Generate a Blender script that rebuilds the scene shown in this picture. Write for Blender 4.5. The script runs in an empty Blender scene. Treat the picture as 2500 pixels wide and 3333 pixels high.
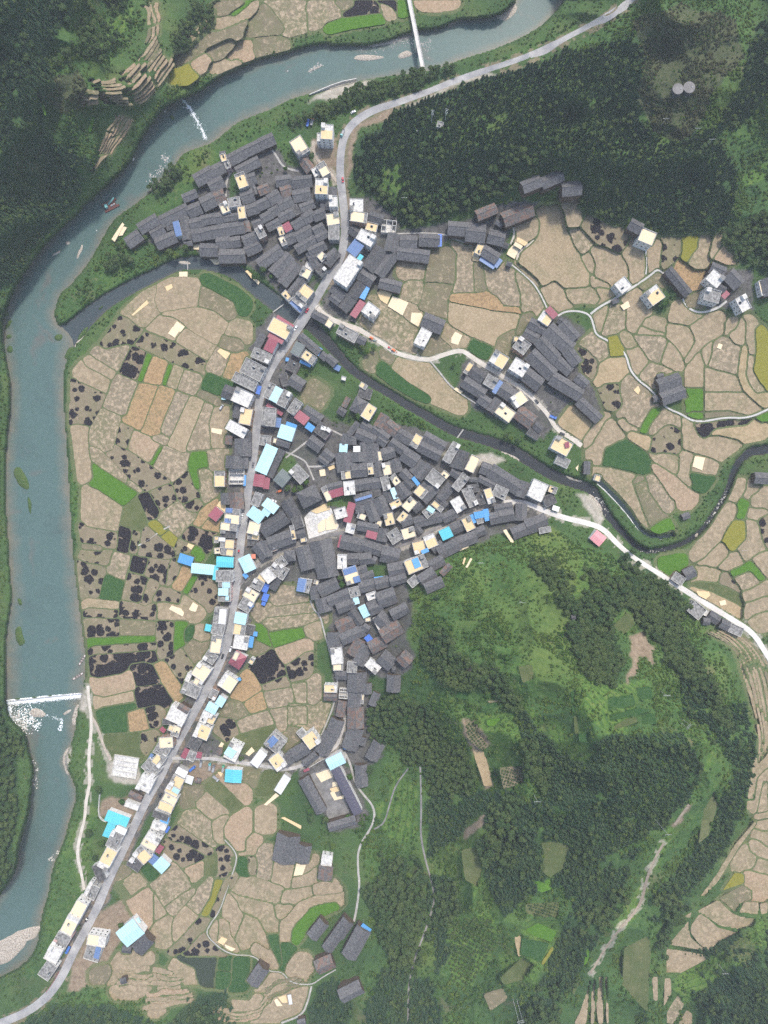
import bpy, bmesh, math, random
import numpy as np
from mathutils import Vector, Matrix

random.seed(7); RNG = np.random.default_rng(7)
S = bpy.context.scene
COL = S.collection

# ---------------------------------------------------------------- camera, sky, sun, exposure
CAM_H, FPX, CX, CY = 500.0, 1943.0, 1250.0, 1666.5      # drone straight above the village
cam = bpy.data.objects.new('camera', bpy.data.cameras.new('camera'))
cam.location = (0, 0, CAM_H); cam.rotation_euler = (0, 0, 0)
cam.data.sensor_fit = 'VERTICAL'
cam.data.angle = 2 * math.atan(CY / FPX)
cam.data.clip_start = 1.0; cam.data.clip_end = 6000
COL.objects.link(cam); S.camera = cam

SUN_EL, SUN_AZ = 56.0, 22.0                              # azimuth: clockwise from picture-up (+Y)
world = bpy.data.worlds.new('World'); S.world = world; world.use_nodes = True
wn = world.node_tree.nodes; wl = world.node_tree.links; wn.clear()
wo = wn.new('ShaderNodeOutputWorld'); wb = wn.new('ShaderNodeBackground'); sky = wn.new('ShaderNodeTexSky')
sky.sky_type = 'NISHITA'; sky.sun_disc = False
sky.sun_elevation = math.radians(SUN_EL); sky.sun_rotation = math.radians(SUN_AZ)
sky.air_density = 1.3; sky.dust_density = 3.0; sky.ozone_density = 1.5
wb.inputs['Strength'].default_value = 0.15
wl.new(sky.outputs[0], wb.inputs['Color']); wl.new(wb.outputs[0], wo.inputs['Surface'])
sd = bpy.data.lights.new('sun', 'SUN'); sd.energy = 2.0; sd.angle = math.radians(7.0); sd.color = (1.0, 0.95, 0.87)
sun = bpy.data.objects.new('sun', sd); COL.objects.link(sun)
_el, _az = math.radians(SUN_EL), math.radians(SUN_AZ)
SUN_DIR = Vector((math.sin(_az) * math.cos(_el), math.cos(_az) * math.cos(_el), math.sin(_el)))
sun.rotation_euler = (-SUN_DIR).to_track_quat('-Z', 'Y').to_euler(); sun.location = (0, 0, 450)
vs = S.view_settings
vs.view_transform = 'Standard'; vs.look = 'None'; vs.gamma = 1.0; vs.use_curve_mapping = False
vs.exposure = 0.72
HAZE = .00013                                            # thickness of the air between drone and ground
S.cycles.use_denoising = False
S.cycles.max_bounces = 5; S.cycles.diffuse_bounces = 3; S.cycles.transparent_max_bounces = 6

# ---------------------------------------------------------------- helpers
def unproj(px, py, z):
    """plan sheet position + height -> metres"""
    k = (CAM_H - z) / FPX
    return ((px - CX) * k, (CY - py) * k)

_h = np.random.default_rng(3).random((512, 512))
def vnoise(x, y):
    """smooth value noise 0..1"""
    x = np.asarray(x, float); y = np.asarray(y, float)
    ix = np.floor(x).astype(int); iy = np.floor(y).astype(int); fx = x - ix; fy = y - iy
    fx = fx*fx*(3-2*fx); fy = fy*fy*(3-2*fy)
    g = lambda a, b: _h[a & 511, b & 511]
    return (g(ix, iy)*(1-fx) + g(ix+1, iy)*fx)*(1-fy) + (g(ix, iy+1)*(1-fx) + g(ix+1, iy+1)*fx)*fy
HG = np.array([  # valley survey: ground height every 250 sheet units (rows top to bottom)
 [95,62,22,6,3,2,3,12,45,60,50],
 [85,55,24,4,2,2,8,30,48,60,50],
 [62,36,2,0,0,9,24,33,38,36,30],
 [34,6,0,0,0,3,6,8,12,16,22],
 [10,0,0,0,0,1,3,5,8,10,14],
 [6,0,0,0,0,1,2,4,7,9,12],
 [3,0,0,0,0,0,1,3,5,7,10],
 [2,0,0,0,0,1,4,10,8,8,10],
 [3,0,0,0,1,8,38,58,42,11,12],
 [6,0,0,0,1,6,40,66,74,48,15],
 [12,1,0,0,1,4,36,62,80,56,20],
 [20,2,0,1,2,8,30,54,58,30,22],
 [12,2,1,2,4,18,34,48,40,26,30],
 [4,9,4,9,12,25,38,40,30,30,45],
 [4,18,14,16,18,30,40,36,30,36,60]], float)
def _cr(p0, p1, p2, p3, t):
    return 0.5 * (2*p1 + (p2-p0)*t + (2*p0-5*p1+4*p2-p3)*t*t + (3*p1-p0-3*p2+p3)*t**3)
def base(px, py):
    px = np.asarray(px, float); py = np.asarray(py, float)
    gx = np.clip(px / 250.0, 0, 9.999); gy = np.clip(py / 250.0, 0, 13.999)
    ix = gx.astype(int); iy = gy.astype(int); fx = gx - ix; fy = gy - iy
    rows = []
    for dy in (-1, 0, 1, 2):
        y = np.clip(iy + dy, 0, 14)
        v = [HG[y, np.clip(ix + dx, 0, 10)] for dx in (-1, 0, 1, 2)]
        rows.append(_cr(*v, fx))
    h = np.maximum(_cr(*rows, fy), -0.2)
    k = np.clip((h - 14)/22, 0, 1)                      # ribs and gullies on the hills only
    rg = 1 - np.abs(2*vnoise(px/210 + 3.3, py/210 + 8.1) - 1); rg2 = 1 - np.abs(2*vnoise(px/95 + 13.3, py/95 + 4.1) - 1)
    return h + k*((rg - .55)*20 + (rg2 - .55)*8)
def base1(px, py): return float(base(px, py))
def P(px, py, dz=0.0):
    z = base1(px, py) + dz
    x, y = unproj(px, py, z)
    return Vector((x, y, z))

def in_poly(px, py, poly):
    px = np.asarray(px, float); py = np.asarray(py, float)
    r = np.zeros(px.shape, bool); n = len(poly); j = n - 1
    for i in range(n):
        xi, yi = poly[i]; xj, yj = poly[j]
        if yi != yj:
            c = ((yi > py) != (yj > py)) & (px < (xj - xi) * (py - yi) / (yj - yi) + xi)
            r ^= c
        j = i
    return r
def chaikin(pts, n=2, closed=True):
    for _ in range(n):
        out = []
        m = len(pts)
        rng = range(m) if closed else range(m - 1)
        if not closed: out.append(pts[0])
        for i in rng:
            a, b = pts[i], pts[(i + 1) % m]
            out.append((a[0]*.75+b[0]*.25, a[1]*.75+b[1]*.25)); out.append((a[0]*.25+b[0]*.75, a[1]*.25+b[1]*.75))
        if not closed: out.append(pts[-1])
        pts = out
    return pts
def area(p):
    return 0.5 * sum(p[i][0]*p[(i+1) % len(p)][1] - p[(i+1) % len(p)][0]*p[i][1] for i in range(len(p)))

def fbm(x, y, o=3):
    s = 0; a = .5; t = 0
    for k in range(o):
        s = s + a*vnoise(x*2**k + 17*k, y*2**k + 31*k); t += a; a *= .5
    return s / t

def mesh_of(name, verts, faces, mat=None, smooth=False, mats=None, fm=None):
    me = bpy.data.meshes.new(name)
    me.from_pydata([tuple(v) for v in verts], [], faces)
    for m in (mats or ([mat] if mat else [])): me.materials.append(m)
    if fm is not None: me.polygons.foreach_set('material_index', fm)
    if smooth: me.polygons.foreach_set('use_smooth', [True]*len(me.polygons))
    me.update()
    return me
def obj(name, me, parent=None, loc=None, rz=None):
    o = bpy.data.objects.new(name, me); COL.objects.link(o)
    if parent is not None: o.parent = parent
    if loc is not None: o.location = loc
    if rz is not None: o.rotation_euler = (0, 0, rz)
    return o
def empty(name, loc, rz=0.0):
    o = bpy.data.objects.new(name, None); COL.objects.link(o)
    o.empty_display_size = 1; o.location = loc; o.rotation_euler = (0, 0, rz)
    return o
def tag(o, label=None, cat=None, group=None, kind=None):
    if label: o['label'] = label
    if cat: o['category'] = cat
    if group: o['group'] = group
    if kind: o['kind'] = kind
    return o
class MB:
    """collects simple shapes into one mesh"""
    def __init__(s): s.v = []; s.f = []; s.m = []
    def add(s, v, f, m=0):
        b = len(s.v); s.v += [tuple(q) for q in v]; s.f += [tuple(b+i for i in q) for q in f]; s.m += [m]*len(f); return s
    def box(s, x0, x1, y0, y1, z0, z1, m=0):
        return s.add([(x0,y0,z0),(x1,y0,z0),(x1,y1,z0),(x0,y1,z0),(x0,y0,z1),(x1,y0,z1),(x1,y1,z1),(x0,y1,z1)],
                     [(3,2,1,0),(4,5,6,7),(0,1,5,4),(1,2,6,5),(2,3,7,6),(3,0,4,7)], m)
    def prism(s, poly, z0, z1, m=0):
        n = len(poly)
        return s.add([(x,y,z0) for x,y in poly] + [(x,y,z1) for x,y in poly],
                     [tuple(range(n-1,-1,-1)), tuple(range(n,2*n))] + [(i,(i+1)%n,n+(i+1)%n,n+i) for i in range(n)], m)
    def tube(s, a, b, ra, rb=None, n=6, m=0):
        a = Vector(a); b = Vector(b); rb = ra if rb is None else rb
        d = (b-a).normalized(); u = d.orthogonal().normalized(); w = d.cross(u)
        v = []
        for c, r in ((a, ra), (b, rb)):
            for i in range(n):
                t = 2*math.pi*i/n; v.append(c + (u*math.cos(t)+w*math.sin(t))*r)
        return s.add(v, [(i,(i+1)%n,n+(i+1)%n,n+i) for i in range(n)] + [tuple(range(n-1,-1,-1)), tuple(range(n,2*n))], m)
    def mesh(s, name, mats, smooth=False):
        return mesh_of(name, s.v, s.f, mats=mats if isinstance(mats, list) else [mats], fm=s.m, smooth=smooth)
def sheets(txt):
    ox = oy = 0; s = 1
    for ln in txt.strip().splitlines():
        if ln.startswith('@'):
            ox, oy, s = map(float, ln[1:].split()); continue
        for e in ln.split(';'):
            if e.strip(): yield ox, oy, s, e.split()
# ---------------------------------------------------------------- materials
class NT:
    def __init__(s, name, rough=.9, spec=.2):
        s.m = bpy.data.materials.new(name); s.m.use_nodes = True
        s.n = s.m.node_tree.nodes; s.l = s.m.node_tree.links; s.n.clear()
        s.out = s.n.new('ShaderNodeOutputMaterial'); s.b = s.n.new('ShaderNodeBsdfPrincipled')
        s.b.inputs['Roughness'].default_value = rough
        s.b.inputs['Specular IOR Level'].default_value = spec
        s.l.new(s.b.outputs[0], s.out.inputs['Surface'])
    def coord(s, kind='Object', scale=(1,1,1), rot=0):
        if kind == 'world': c = s.n.new('ShaderNodeNewGeometry').outputs['Position']
        else: c = s.n.new('ShaderNodeTexCoord').outputs[kind]
        mp = s.n.new('ShaderNodeMapping'); mp.inputs['Scale'].default_value = scale; mp.inputs['Rotation'].default_value = (0,0,rot)
        s.l.new(c, mp.inputs[0]); return mp.outputs[0]
    def noise(s, co, scale, detail=3, rough=.55, dist=0):
        t = s.n.new('ShaderNodeTexNoise'); t.inputs['Scale'].default_value = scale; t.inputs['Detail'].default_value = detail
        t.inputs['Roughness'].default_value = rough; t.inputs['Distortion'].default_value = dist
        s.l.new(co, t.inputs['Vector']); return t.outputs['Fac']
    def ramp(s, fac, stops, interp='LINEAR'):
        r = s.n.new('ShaderNodeValToRGB'); r.color_ramp.interpolation = interp; e = r.color_ramp.elements
        while len(e) < len(stops): e.new(.5)
        for k, (p, c) in zip(e, stops):
            k.position = p; k.color = (c if len(c) == 4 else (*c, 1)) if not isinstance(c, (int, float)) else (c, c, c, 1)
        s.l.new(fac, r.inputs[0]); return r.outputs[0]
    def mix(s, fac, a, b, mode='MIX'):
        x = s.n.new('ShaderNodeMix'); x.data_type = 'RGBA'; x.blend_type = mode
        for i, v in ((0, fac), (6, a), (7, b)):
            if isinstance(v, (int, float)): x.inputs[i].default_value = v
            elif isinstance(v, tuple): x.inputs[i].default_value = (*v, 1) if len(v) == 3 else v
            else: s.l.new(v, x.inputs[i])
        return x.outputs[2]
    def math(s, op, a, b=0.0, clamp=False):
        x = s.n.new('ShaderNodeMath'); x.operation = op; x.use_clamp = clamp
        for i, v in ((0, a), (1, b)):
            if isinstance(v, (int, float)): x.inputs[i].default_value = v
            else: s.l.new(v, x.inputs[i])
        return x.outputs[0]
    def rnd(s): return s.n.new('ShaderNodeObjectInfo').outputs['Random']
    def attr(s, name):
        a = s.n.new('ShaderNodeAttribute'); a.attribute_name = name; return a
    def sep(s, c):
        x = s.n.new('ShaderNodeSeparateColor'); s.l.new(c, x.inputs[0]); return x.outputs
    def shift(s, co):
        """offset a texture by the object's own random number"""
        a = s.n.new('ShaderNodeVectorMath'); a.operation = 'ADD'
        k = s.n.new('ShaderNodeVectorMath'); k.operation = 'SCALE'; k.inputs[0].default_value = (173, 91, 37)
        s.l.new(s.rnd(), k.inputs['Scale']); s.l.new(co, a.inputs[0]); s.l.new(k.outputs[0], a.inputs[1]); return a.outputs[0]
    def col(s, c):
        if isinstance(c, tuple): s.b.inputs['Base Color'].default_value = (*c, 1)
        else: s.l.new(c, s.b.inputs['Base Color'])
        return s
    def bump(s, h, strength=.5, dist=.2):
        b = s.n.new('ShaderNodeBump'); b.inputs['Strength'].default_value = strength; b.inputs['Distance'].default_value = dist
        s.l.new(h, b.inputs['Height']); s.l.new(b.outputs[0], s.b.inputs['Normal']); return s
def rgb(r, g, b):
    f = lambda c: ((c/255+.055)/1.055)**2.4 if c > 10 else c/255/12.92
    return (f(r), f(g), f(b))
M = {}
def tiles(name, a, b, c, red=None):
    t = NT(name, .85, .25); co = t.shift(t.coord('Object'))
    st = t.noise(t.coord('Object', (3.2, .35, .35)), 1.0, 4, .65)          # courses running down the slope
    sp = t.noise(co, 2.6, 4, .75); pt = t.noise(co, .22, 3, .6)
    x = t.ramp(st, [(.3, a), (.55, b), (.75, c)])
    x = t.mix(t.ramp(sp, [(.40, 0), (.60, .7)]), x, c); x = t.mix(t.ramp(t.noise(co, 1.1, 4, .7), [(.5, 0), (.68, .6)]), x, a)
    x = t.mix(t.ramp(pt, [(.45, 0), (.7, .5)]), x, tuple(v*.62 for v in b))
    rr = t.rnd(); x = t.mix(t.math('MULTIPLY', rr, .5), x, tuple(v*1.5 for v in (b[0]*1.05, b[1]*.99, b[2]*.88))); x = t.mix(t.ramp(t.math('FRACT', t.math('MULTIPLY', rr, 23.0)), [(.5, 0), (1, .4)]), x, tuple(v*.62 for v in b))
    x = t.mix(t.ramp(t.noise(co, .75, 5, .78), [(.46, 0), (.60, .6)]), x, tuple(v*1.25 for v in (c[0]*1.03, c[1], c[2]*.94))); x = t.mix(t.ramp(t.noise(t.shift(t.coord('Object', (1.2, .5, 1))), .9, 4, .7), [(.52, 0), (.64, .65)]), x, tuple(v*.7 for v in a))
    if red:
        x = t.mix(t.ramp(t.noise(co, .35, 2, .5), [(.46, 0), (.62, .75)]), x, red)
    t.col(x).bump(t.noise(t.coord('Object', (6, .6, .6)), 1.0, 2), .5, .08); return t.m
M['tile'] = tiles('grey_roof_tiles', (.044, .046, .052), (.077, .079, .088), (.150, .149, .155))
M['tile_dark'] = tiles('dark_roof_tiles', (.034, .036, .041), (.058, .060, .068), (.116, .116, .121))
M['tile_rust'] = tiles('rusty_roof_tiles', (.052, .051, .055), (.092, .087, .09), (.17, .158, .152), red=(.19, .11, .08))
t = NT('timber_wall', .9); co = t.coord('Object', (.6, .6, 4)); t.col(t.ramp(t.noise(co, 1.2, 3), [(.3, (.05, .038, .03)), (.7, (.13, .095, .07))])); M['timber'] = t.m
t = NT('ridge_tile', .85); t.col((.10, .10, .105)); M['ridge'] = t.m
def plaster(name, a, b, blue=None):
    t = NT(name, .85); co = t.shift(t.coord('Object')); n = t.noise(co, .5, 4, .7)
    t.col(t.ramp(n, [(.3, a), (.65, b)])); return t.m
M['wall_white'] = plaster('white_rendered_wall', (.54, .54, .53), (.70, .70, .69))
M['wall_grey'] = plaster('bare_cement_wall', (.30, .29, .275), (.42, .41, .39))
M['wall_brick'] = plaster('brick_wall', (.26, .15, .11), (.36, .24, .18))
M['wall_pink'] = plaster('pink_tiled_wall', (.55, .36, .34), (.64, .45, .42))
def roofcrete(name, a, b, c, lo=.35, hi=.68):
    t = NT(name, .85); co = t.shift(t.coord('Object'))
    x = t.ramp(t.noise(co, .55, 5, .72), [(lo, a), (.5, b), (hi, c)])
    x = t.mix(t.ramp(t.noise(co, 2.3, 3, .7), [(.5, 0), (.7, .6)]), x, tuple(v*.45 for v in b)); t.col(x); return t.m
M['roof_grey'] = roofcrete('weathered_concrete_roof', (.10, .098, .095), (.22, .215, .205), (.40, .39, .37))
M['roof_white'] = roofcrete('pale_concrete_roof', (.32, .31, .295), (.52, .505, .475), (.64, .62, .585), .25, .5)
M['roof_dark'] = roofcrete('dark_flat_roof', (.045, .045, .048), (.085, .083, .083), (.16, .155, .15))
M['roof_red'] = roofcrete('red_tiled_terrace', (.17, .07, .06), (.26, .12, .10), (.34, .2, .17))
M['parapet'] = plaster('parapet_render', (.42, .41, .385), (.62, .60, .565))
t = NT('drying_grain', .95); co = t.shift(t.coord('Object')); t.col(t.mix(t.ramp(t.noise(co, .9, 4, .7), [(.35, 0), (.75, .8)]), (.68, .535, .32), (.55, .39, .20))).bump(t.noise(co, 5, 2), .4, .03); M['grain'] = t.m
t = NT('pale_grain', .95); co = t.shift(t.coord('Object')); t.col(t.mix(t.ramp(t.noise(co, .7, 3), [(.35, 0), (.75, .6)]), (.71, .60, .42), (.63, .495, .31))); M['grain_pale'] = t.m
def metal(name, c, rough=.45):
    t = NT(name, rough, .4); co = t.shift(t.coord('Object'))
    x = t.mix(t.ramp(t.noise(co, .6, 4, .65), [(.4, 0), (.75, .45)]), c, tuple(v*.72 for v in c)); x = t.mix(t.ramp(t.noise(t.coord('Object', (2.5, .3, 1)), 1.0, 4, .7), [(.52, 0), (.75, .5)]), x, (.30, .28, .26))
    x = t.mix(t.math('MULTIPLY', t.rnd(), .25), x, tuple(min(1, v*1.15+.02) for v in c))
    sm = t.n.new('ShaderNodeTexWave'); sm.inputs['Scale'].default_value = .17; sm.inputs['Distortion'].default_value = .4; t.l.new(t.coord('Object'), sm.inputs['Vector']); x = t.mix(t.ramp(sm.outputs['Fac'], [(.02, .45), (.18, 0)]), x, tuple(v*.55 for v in c))
    w = t.n.new('ShaderNodeTexWave'); w.inputs['Scale'].default_value = 1.6; w.bands_direction = 'X'; t.l.new(t.coord('Object'), w.inputs['Vector'])
    t.col(x).bump(w.outputs['Fac'], .35, .05); return t.m
M['m_c'] = metal('pale_cyan_sheet', (.42, .65, .69)); M['m_k'] = metal('turquoise_sheet', (.10, .50, .58)); M['m_b'] = metal('bright_blue_sheet', (.09, .31, .62))
M['m_B'] = metal('deep_blue_sheet', (.06, .16, .52)); M['m_n'] = metal('steel_blue_sheet', (.12, .20, .38)); M['m_N'] = metal('slate_violet_sheet', (.075, .07, .10), .6)
M['m_r'] = metal('maroon_sheet', (.28, .07, .095)); M['m_w'] = metal('white_sheet', (.64, .64, .62)); M['m_e'] = metal('grey_green_sheet', (.13, .155, .15), .6)
M['m_q'] = metal('pink_sheet', (.62, .27, .29)); M['m_o'] = metal('orange_sheet', (.62, .2, .12))
t = NT('dark_window_glass', .12, .5); t.col((.03, .04, .05)); M['glass'] = t.m
t = NT('window_frame_white', .6); t.col((.7, .7, .69)); M['frame'] = t.m
t = NT('steel_grey', .5); t.col((.30, .31, .32)); M['steel'] = t.m
t = NT('galvanised_white', .5); t.col((.46, .47, .47)); M['galv'] = t.m
t = NT('black_rubber', .8); t.col((.02, .02, .02)); M['rubber'] = t.m
# roads
def surf(name, a, b, sc=.25, fine=3.0, sp=.3):
    t = NT(name, .92); co = t.coord('world')
    x = t.mix(t.ramp(t.noise(co, sc, 4, .6), [(.3, 0), (.7, 1)]), a, b)
    x = t.mix(t.ramp(t.noise(co, fine, 3, .7), [(.5, 0), (.8, sp)]), x, tuple(v*.5 for v in a)); t.col(x); return t.m
M['asphalt'] = surf('worn_road', (.215, .215, .225), (.41, .40, .385), .10, 1.2, .35)
M['yard'] = surf('school_yard', (.13, .125, .12), (.26, .25, .24), .2)
M['concrete'] = surf('pale_concrete_road', (.50, .475, .44), (.62, .595, .56), .1, 2.0, .25)
M['pale'] = surf('dusty_track', (.45, .405, .34), (.58, .535, .475), .2, 2.0, .3)
M['pale2'] = surf('grey_lane', (.34, .32, .30), (.52, .49, .46), .2)
M['street'] = surf('dark_village_street', (.12, .115, .112), (.27, .255, .245), .15)
M['pathc'] = surf('cement_path', (.27, .255, .235), (.43, .41, .38), .3)
M['pathw'] = surf('white_cement_path', (.40, .385, .36), (.53, .51, .48), .3)
M['gully'] = surf('gully_soil', (.20, .165, .125), (.33, .275, .215), .3)
M['dirt'] = surf('dirt_track', (.30, .25, .20), (.46, .40, .33), .3)
# ground: land cover comes in as two colour attributes (what grows or lies there)
t = NT('ground_cover', .95, .1); co = t.coord('world')
A = t.sep(t.attr('cover_a').outputs['Color']); B = t.sep(t.attr('cover_b').outputs['Color'])
n1 = t.noise(co, .035, 4, .6); n2 = t.noise(co, .28, 4, .65); n3 = t.noise(co, 1.3, 3, .7)
g = t.ramp(n1, [(.3, (.044, .088, .030)), (.5, (.066, .122, .036)), (.72, (.115, .145, .050))])
g = t.mix(t.ramp(n2, [(.35, .0), (.7, .75)]), g, (.036, .074, .028))
g = t.mix(t.ramp(n3, [(.5, 0), (.75, .4)]), g, (.13, .145, .06))
u = t.ramp(n2, [(.3, (.040, .088, .026)), (.5, (.064, .128, .034)), (.75, (.120, .172, .048))])
u = t.mix(t.ramp(n3, [(.4, 0), (.7, .6)]), u, (.040, .082, .028))
n4 = t.noise(co, .011, 4, .6, .5); u = t.mix(t.ramp(n4, [(.42, .75), (.56, 0)]), u, (.040, .080, .034)); u = t.mix(t.ramp(n4, [(.56, 0), (.7, .6)]), u, (.135, .165, .045)); u = t.mix(t.ramp(n1, [(.62, 0), (.72, .7)]), u, (.15, .125, .075))
g = t.mix(t.ramp(n4, [(.44, .5), (.56, 0)]), g, (.034, .07, .028)); g = t.mix(t.ramp(n2, [(.62, 0), (.75, .55)]), g, (.17, .15, .085))
v = t.mix(t.ramp(n2, [(.3, 0), (.7, 1)]), (.062, .060, .060), (.145, .138, .130))
v = t.mix(t.ramp(n1, [(.5, 0), (.75, .55)]), v, (.045, .06, .03))
d = t.mix(t.ramp(n2, [(.3, 0), (.7, 1)]), (.17, .125, .088), (.30, .235, .17)); d = t.mix(t.ramp(n3, [(.5, 0), (.7, .5)]), d, (.09, .085, .05))
sd_ = t.mix(t.ramp(n2, [(.3, 0), (.7, 1)]), (.27, .245, .20), (.46, .42, .36)); sd_ = t.mix(t.ramp(n3, [(.55, 0), (.7, .7)]), sd_, (.10, .12, .06))
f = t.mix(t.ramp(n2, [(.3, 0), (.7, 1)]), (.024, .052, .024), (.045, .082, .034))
bs = t.mix(t.ramp(n2, [(.3, 0), (.7, 1)]), (.045, .062, .030), (.092, .098, .050))
l_ = t.ramp(n2, [(.28, (.056, .118, .026)), (.5, (.094, .168, .034)), (.74, (.165, .20, .054))])
l_ = t.mix(t.ramp(n3, [(.45, 0), (.7, .5)]), l_, (.035, .078, .024)); l_ = t.mix(t.ramp(n1, [(.60, 0), (.70, .6)]), l_, (.165, .14, .08))
pz = t.n.new('ShaderNodeSeparateXYZ'); t.l.new(t.n.new('ShaderNodeNewGeometry').outputs['Position'], pz.inputs[0])
rows = t.math('FRACT', t.math('ADD', t.math('DIVIDE', pz.outputs[2], 2.1), t.math('MULTIPLY', n2, .25)))
l_ = t.mix(t.ramp(rows, [(.60, 0), (.72, .6), (.95, .6), (1.0, 0)]), l_, (.032, .075, .024))      # rank grass on the terrace banks
g = t.mix(t.math('SUBTRACT', 1.0, t.attr('cover_a').outputs['Alpha'], True), g, l_)
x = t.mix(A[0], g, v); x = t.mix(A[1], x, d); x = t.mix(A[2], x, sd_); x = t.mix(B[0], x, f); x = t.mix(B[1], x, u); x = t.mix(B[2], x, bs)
bd = t.mix(t.ramp(n3, [(.35, 0), (.65, 1)]), (.070, .112, .040), (.165, .160, .085)); x = t.mix(t.attr('cover_b').outputs['Alpha'], x, bd)
t.col(x).bump(t.noise(co, .9, 4, .7), .6, .5); M['ground'] = t.m
# paddies
def paddy(name, soil, straw, lo, hi, sc, dark=None, dlo=.5, dhi=.56, dsc=.13, row=None, green=.0):
    t = NT(name, .95, .1); co = t.shift(t.coord('Object')); r = t.rnd()
    x = t.mix(t.ramp(t.noise(co, .16, 4, .6), [(.35, 0), (.7, .8)]), soil, tuple(v*.72 for v in soil))
    x = t.mix(t.math('MULTIPLY', r, .35), x, (soil[0]*1.16, soil[1]*1.08, soil[2]*.96))
    x = t.mix(t.ramp(t.math('ADD', t.noise(co, .09, 3, .5), t.math('MULTIPLY', t.math('SUBTRACT', t.math('FRACT', t.math('MULTIPLY', r, 37.0)), .5), .3)), [(.48, 0), (.74, .55 + green)]), x, (.15, .155, .075))
    x = t.mix(t.ramp(t.noise(co, sc, 4, .62, .4), [(lo, 0), (hi, .85)]), x, straw)
    x = t.mix(t.ramp(t.noise(co, 1.4, 3, .7), [(.4, .0), (.75, .45)]), x, tuple(v*.55 for v in soil))
    w = t.n.new('ShaderNodeTexWave'); w.bands_direction = 'Y'; w.inputs['Scale'].default_value = row or .22; w.inputs['Distortion'].default_value = 2.5; w.inputs['Detail'].default_value = 3; t.l.new(t.coord('Object'), w.inputs['Vector'])
    x = t.mix(t.math('MULTIPLY', w.outputs['Fac'], .38 if row else .2), x, tuple(v*.6 for v in soil))
    if dark:
        wv = t.n.new('ShaderNodeTexNoise'); wv.inputs['Scale'].default_value = .42; wv.inputs['Detail'].default_value = 6; wv.inputs['Roughness'].default_value = .68; t.l.new(co, wv.inputs['Vector'])
        off = t.n.new('ShaderNodeVectorMath'); off.operation = 'MULTIPLY_ADD'; off.inputs[1].default_value = (4.6, 4.6, 0); t.l.new(wv.outputs['Color'], off.inputs[0]); t.l.new(co, off.inputs[2])
        vo = t.n.new('ShaderNodeTexVoronoi'); vo.inputs['Scale'].default_value = dsc; vo.voronoi_dimensions = '2D'; t.l.new(off.outputs[0], vo.inputs['Vector'])
        cr = t.sep(vo.outputs['Color'])[0]                                   # every heap burnt out to its own size, some not at all
        lim = t.math('MULTIPLY', t.math('SUBTRACT', cr, dlo), dhi)
        k = t.ramp(t.math('ADD', t.math('SUBTRACT', vo.outputs['Distance'], lim), .5), [(.465, 1), (.525, 0)])
        k = t.mix(t.ramp(t.noise(co, 1.5, 3, .7), [(.28, .35), (.42, 1)]), (0, 0, 0), k)
        x = t.mix(k, x, dark)
    t.col(x).bump(t.noise(co, 1.8, 3, .7), .5, .15); return t.m
TAN, STRAW, DRAB = (.292, .236, .158), (.46, .362, .245), (.19, .168, .11)
M['p_t'] = paddy('stubble_tan', TAN, STRAW, .45, .7, .35)
M['p_r'] = paddy('stubble_pink', (.335, .248, .168), (.47, .355, .245), .42, .7, .5)
M['p_d'] = paddy('stubble_drab', DRAB, (.42, .325, .22), .54, .7, .3, green=.2)
M['p_s'] = paddy('stubble_straw', (.24, .202, .14), (.50, .39, .272), .46, .66, .34, green=.2)
M['p_o'] = paddy('golden_straw', (.27, .188, .108), (.44, .295, .155), .36, .6, .5)
M['p_q'] = paddy('pale_gold_stubble', (.38, .29, .175), (.48, .375, .235), .42, .7, .4, row=.35)
M['p_k'] = paddy('combed_stubble', (.345, .27, .175), (.49, .39, .265), .45, .7, .6, row=.45)
M['p_b'] = paddy('burnt_patch_stubble', (.235, .197, .134), (.36, .29, .197), .55, .7, .3, dark=(.016, .014, .018), dlo=.08, dhi=.72, dsc=.13)
M['p_B'] = paddy('burnt_stubble', (.22, .175, .125), (.36, .28, .2), .55, .7, .3, dark=(.016, .014, .018), dlo=-.45, dhi=.8, dsc=.12)
M['p_e'] = paddy('grassed_paddy', (.092, .118, .045), (.20, .185, .09), .56, .75, .3, green=.1)
def crop(name, a, b, sc=.8, row=None):
    t = NT(name, .9, .1); co = t.shift(t.coord('Object'))
    x = t.mix(t.ramp(t.noise(co, sc, 4, .65), [(.35, 0), (.7, 1)]), a, b); x = t.mix(t.math('MULTIPLY', t.rnd(), .4), x, a)
    if row:
        w = t.n.new('ShaderNodeTexWave'); w.inputs['Scale'].default_value = row; w.inputs['Distortion'].default_value = 1.2; w.bands_direction = 'Y'; t.l.new(t.coord('Object'), w.inputs['Vector'])
        x = t.mix(t.math('MULTIPLY', w.outputs['Fac'], .4), x, tuple(v*.5 for v in a))
    t.col(x).bump(t.noise(co, 2.2, 3, .7), .8, .3); return t.m
M['p_g'] = crop('bright_green_crop', (.062, .150, .018), (.120, .235, .035), .5, .35)
M['p_G'] = crop('dark_green_crop', (.028, .078, .024), (.075, .140, .042), .45, .3)
M['p_y'] = crop('ripening_rice', (.17, .165, .028), (.26, .235, .05), .9)
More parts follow.
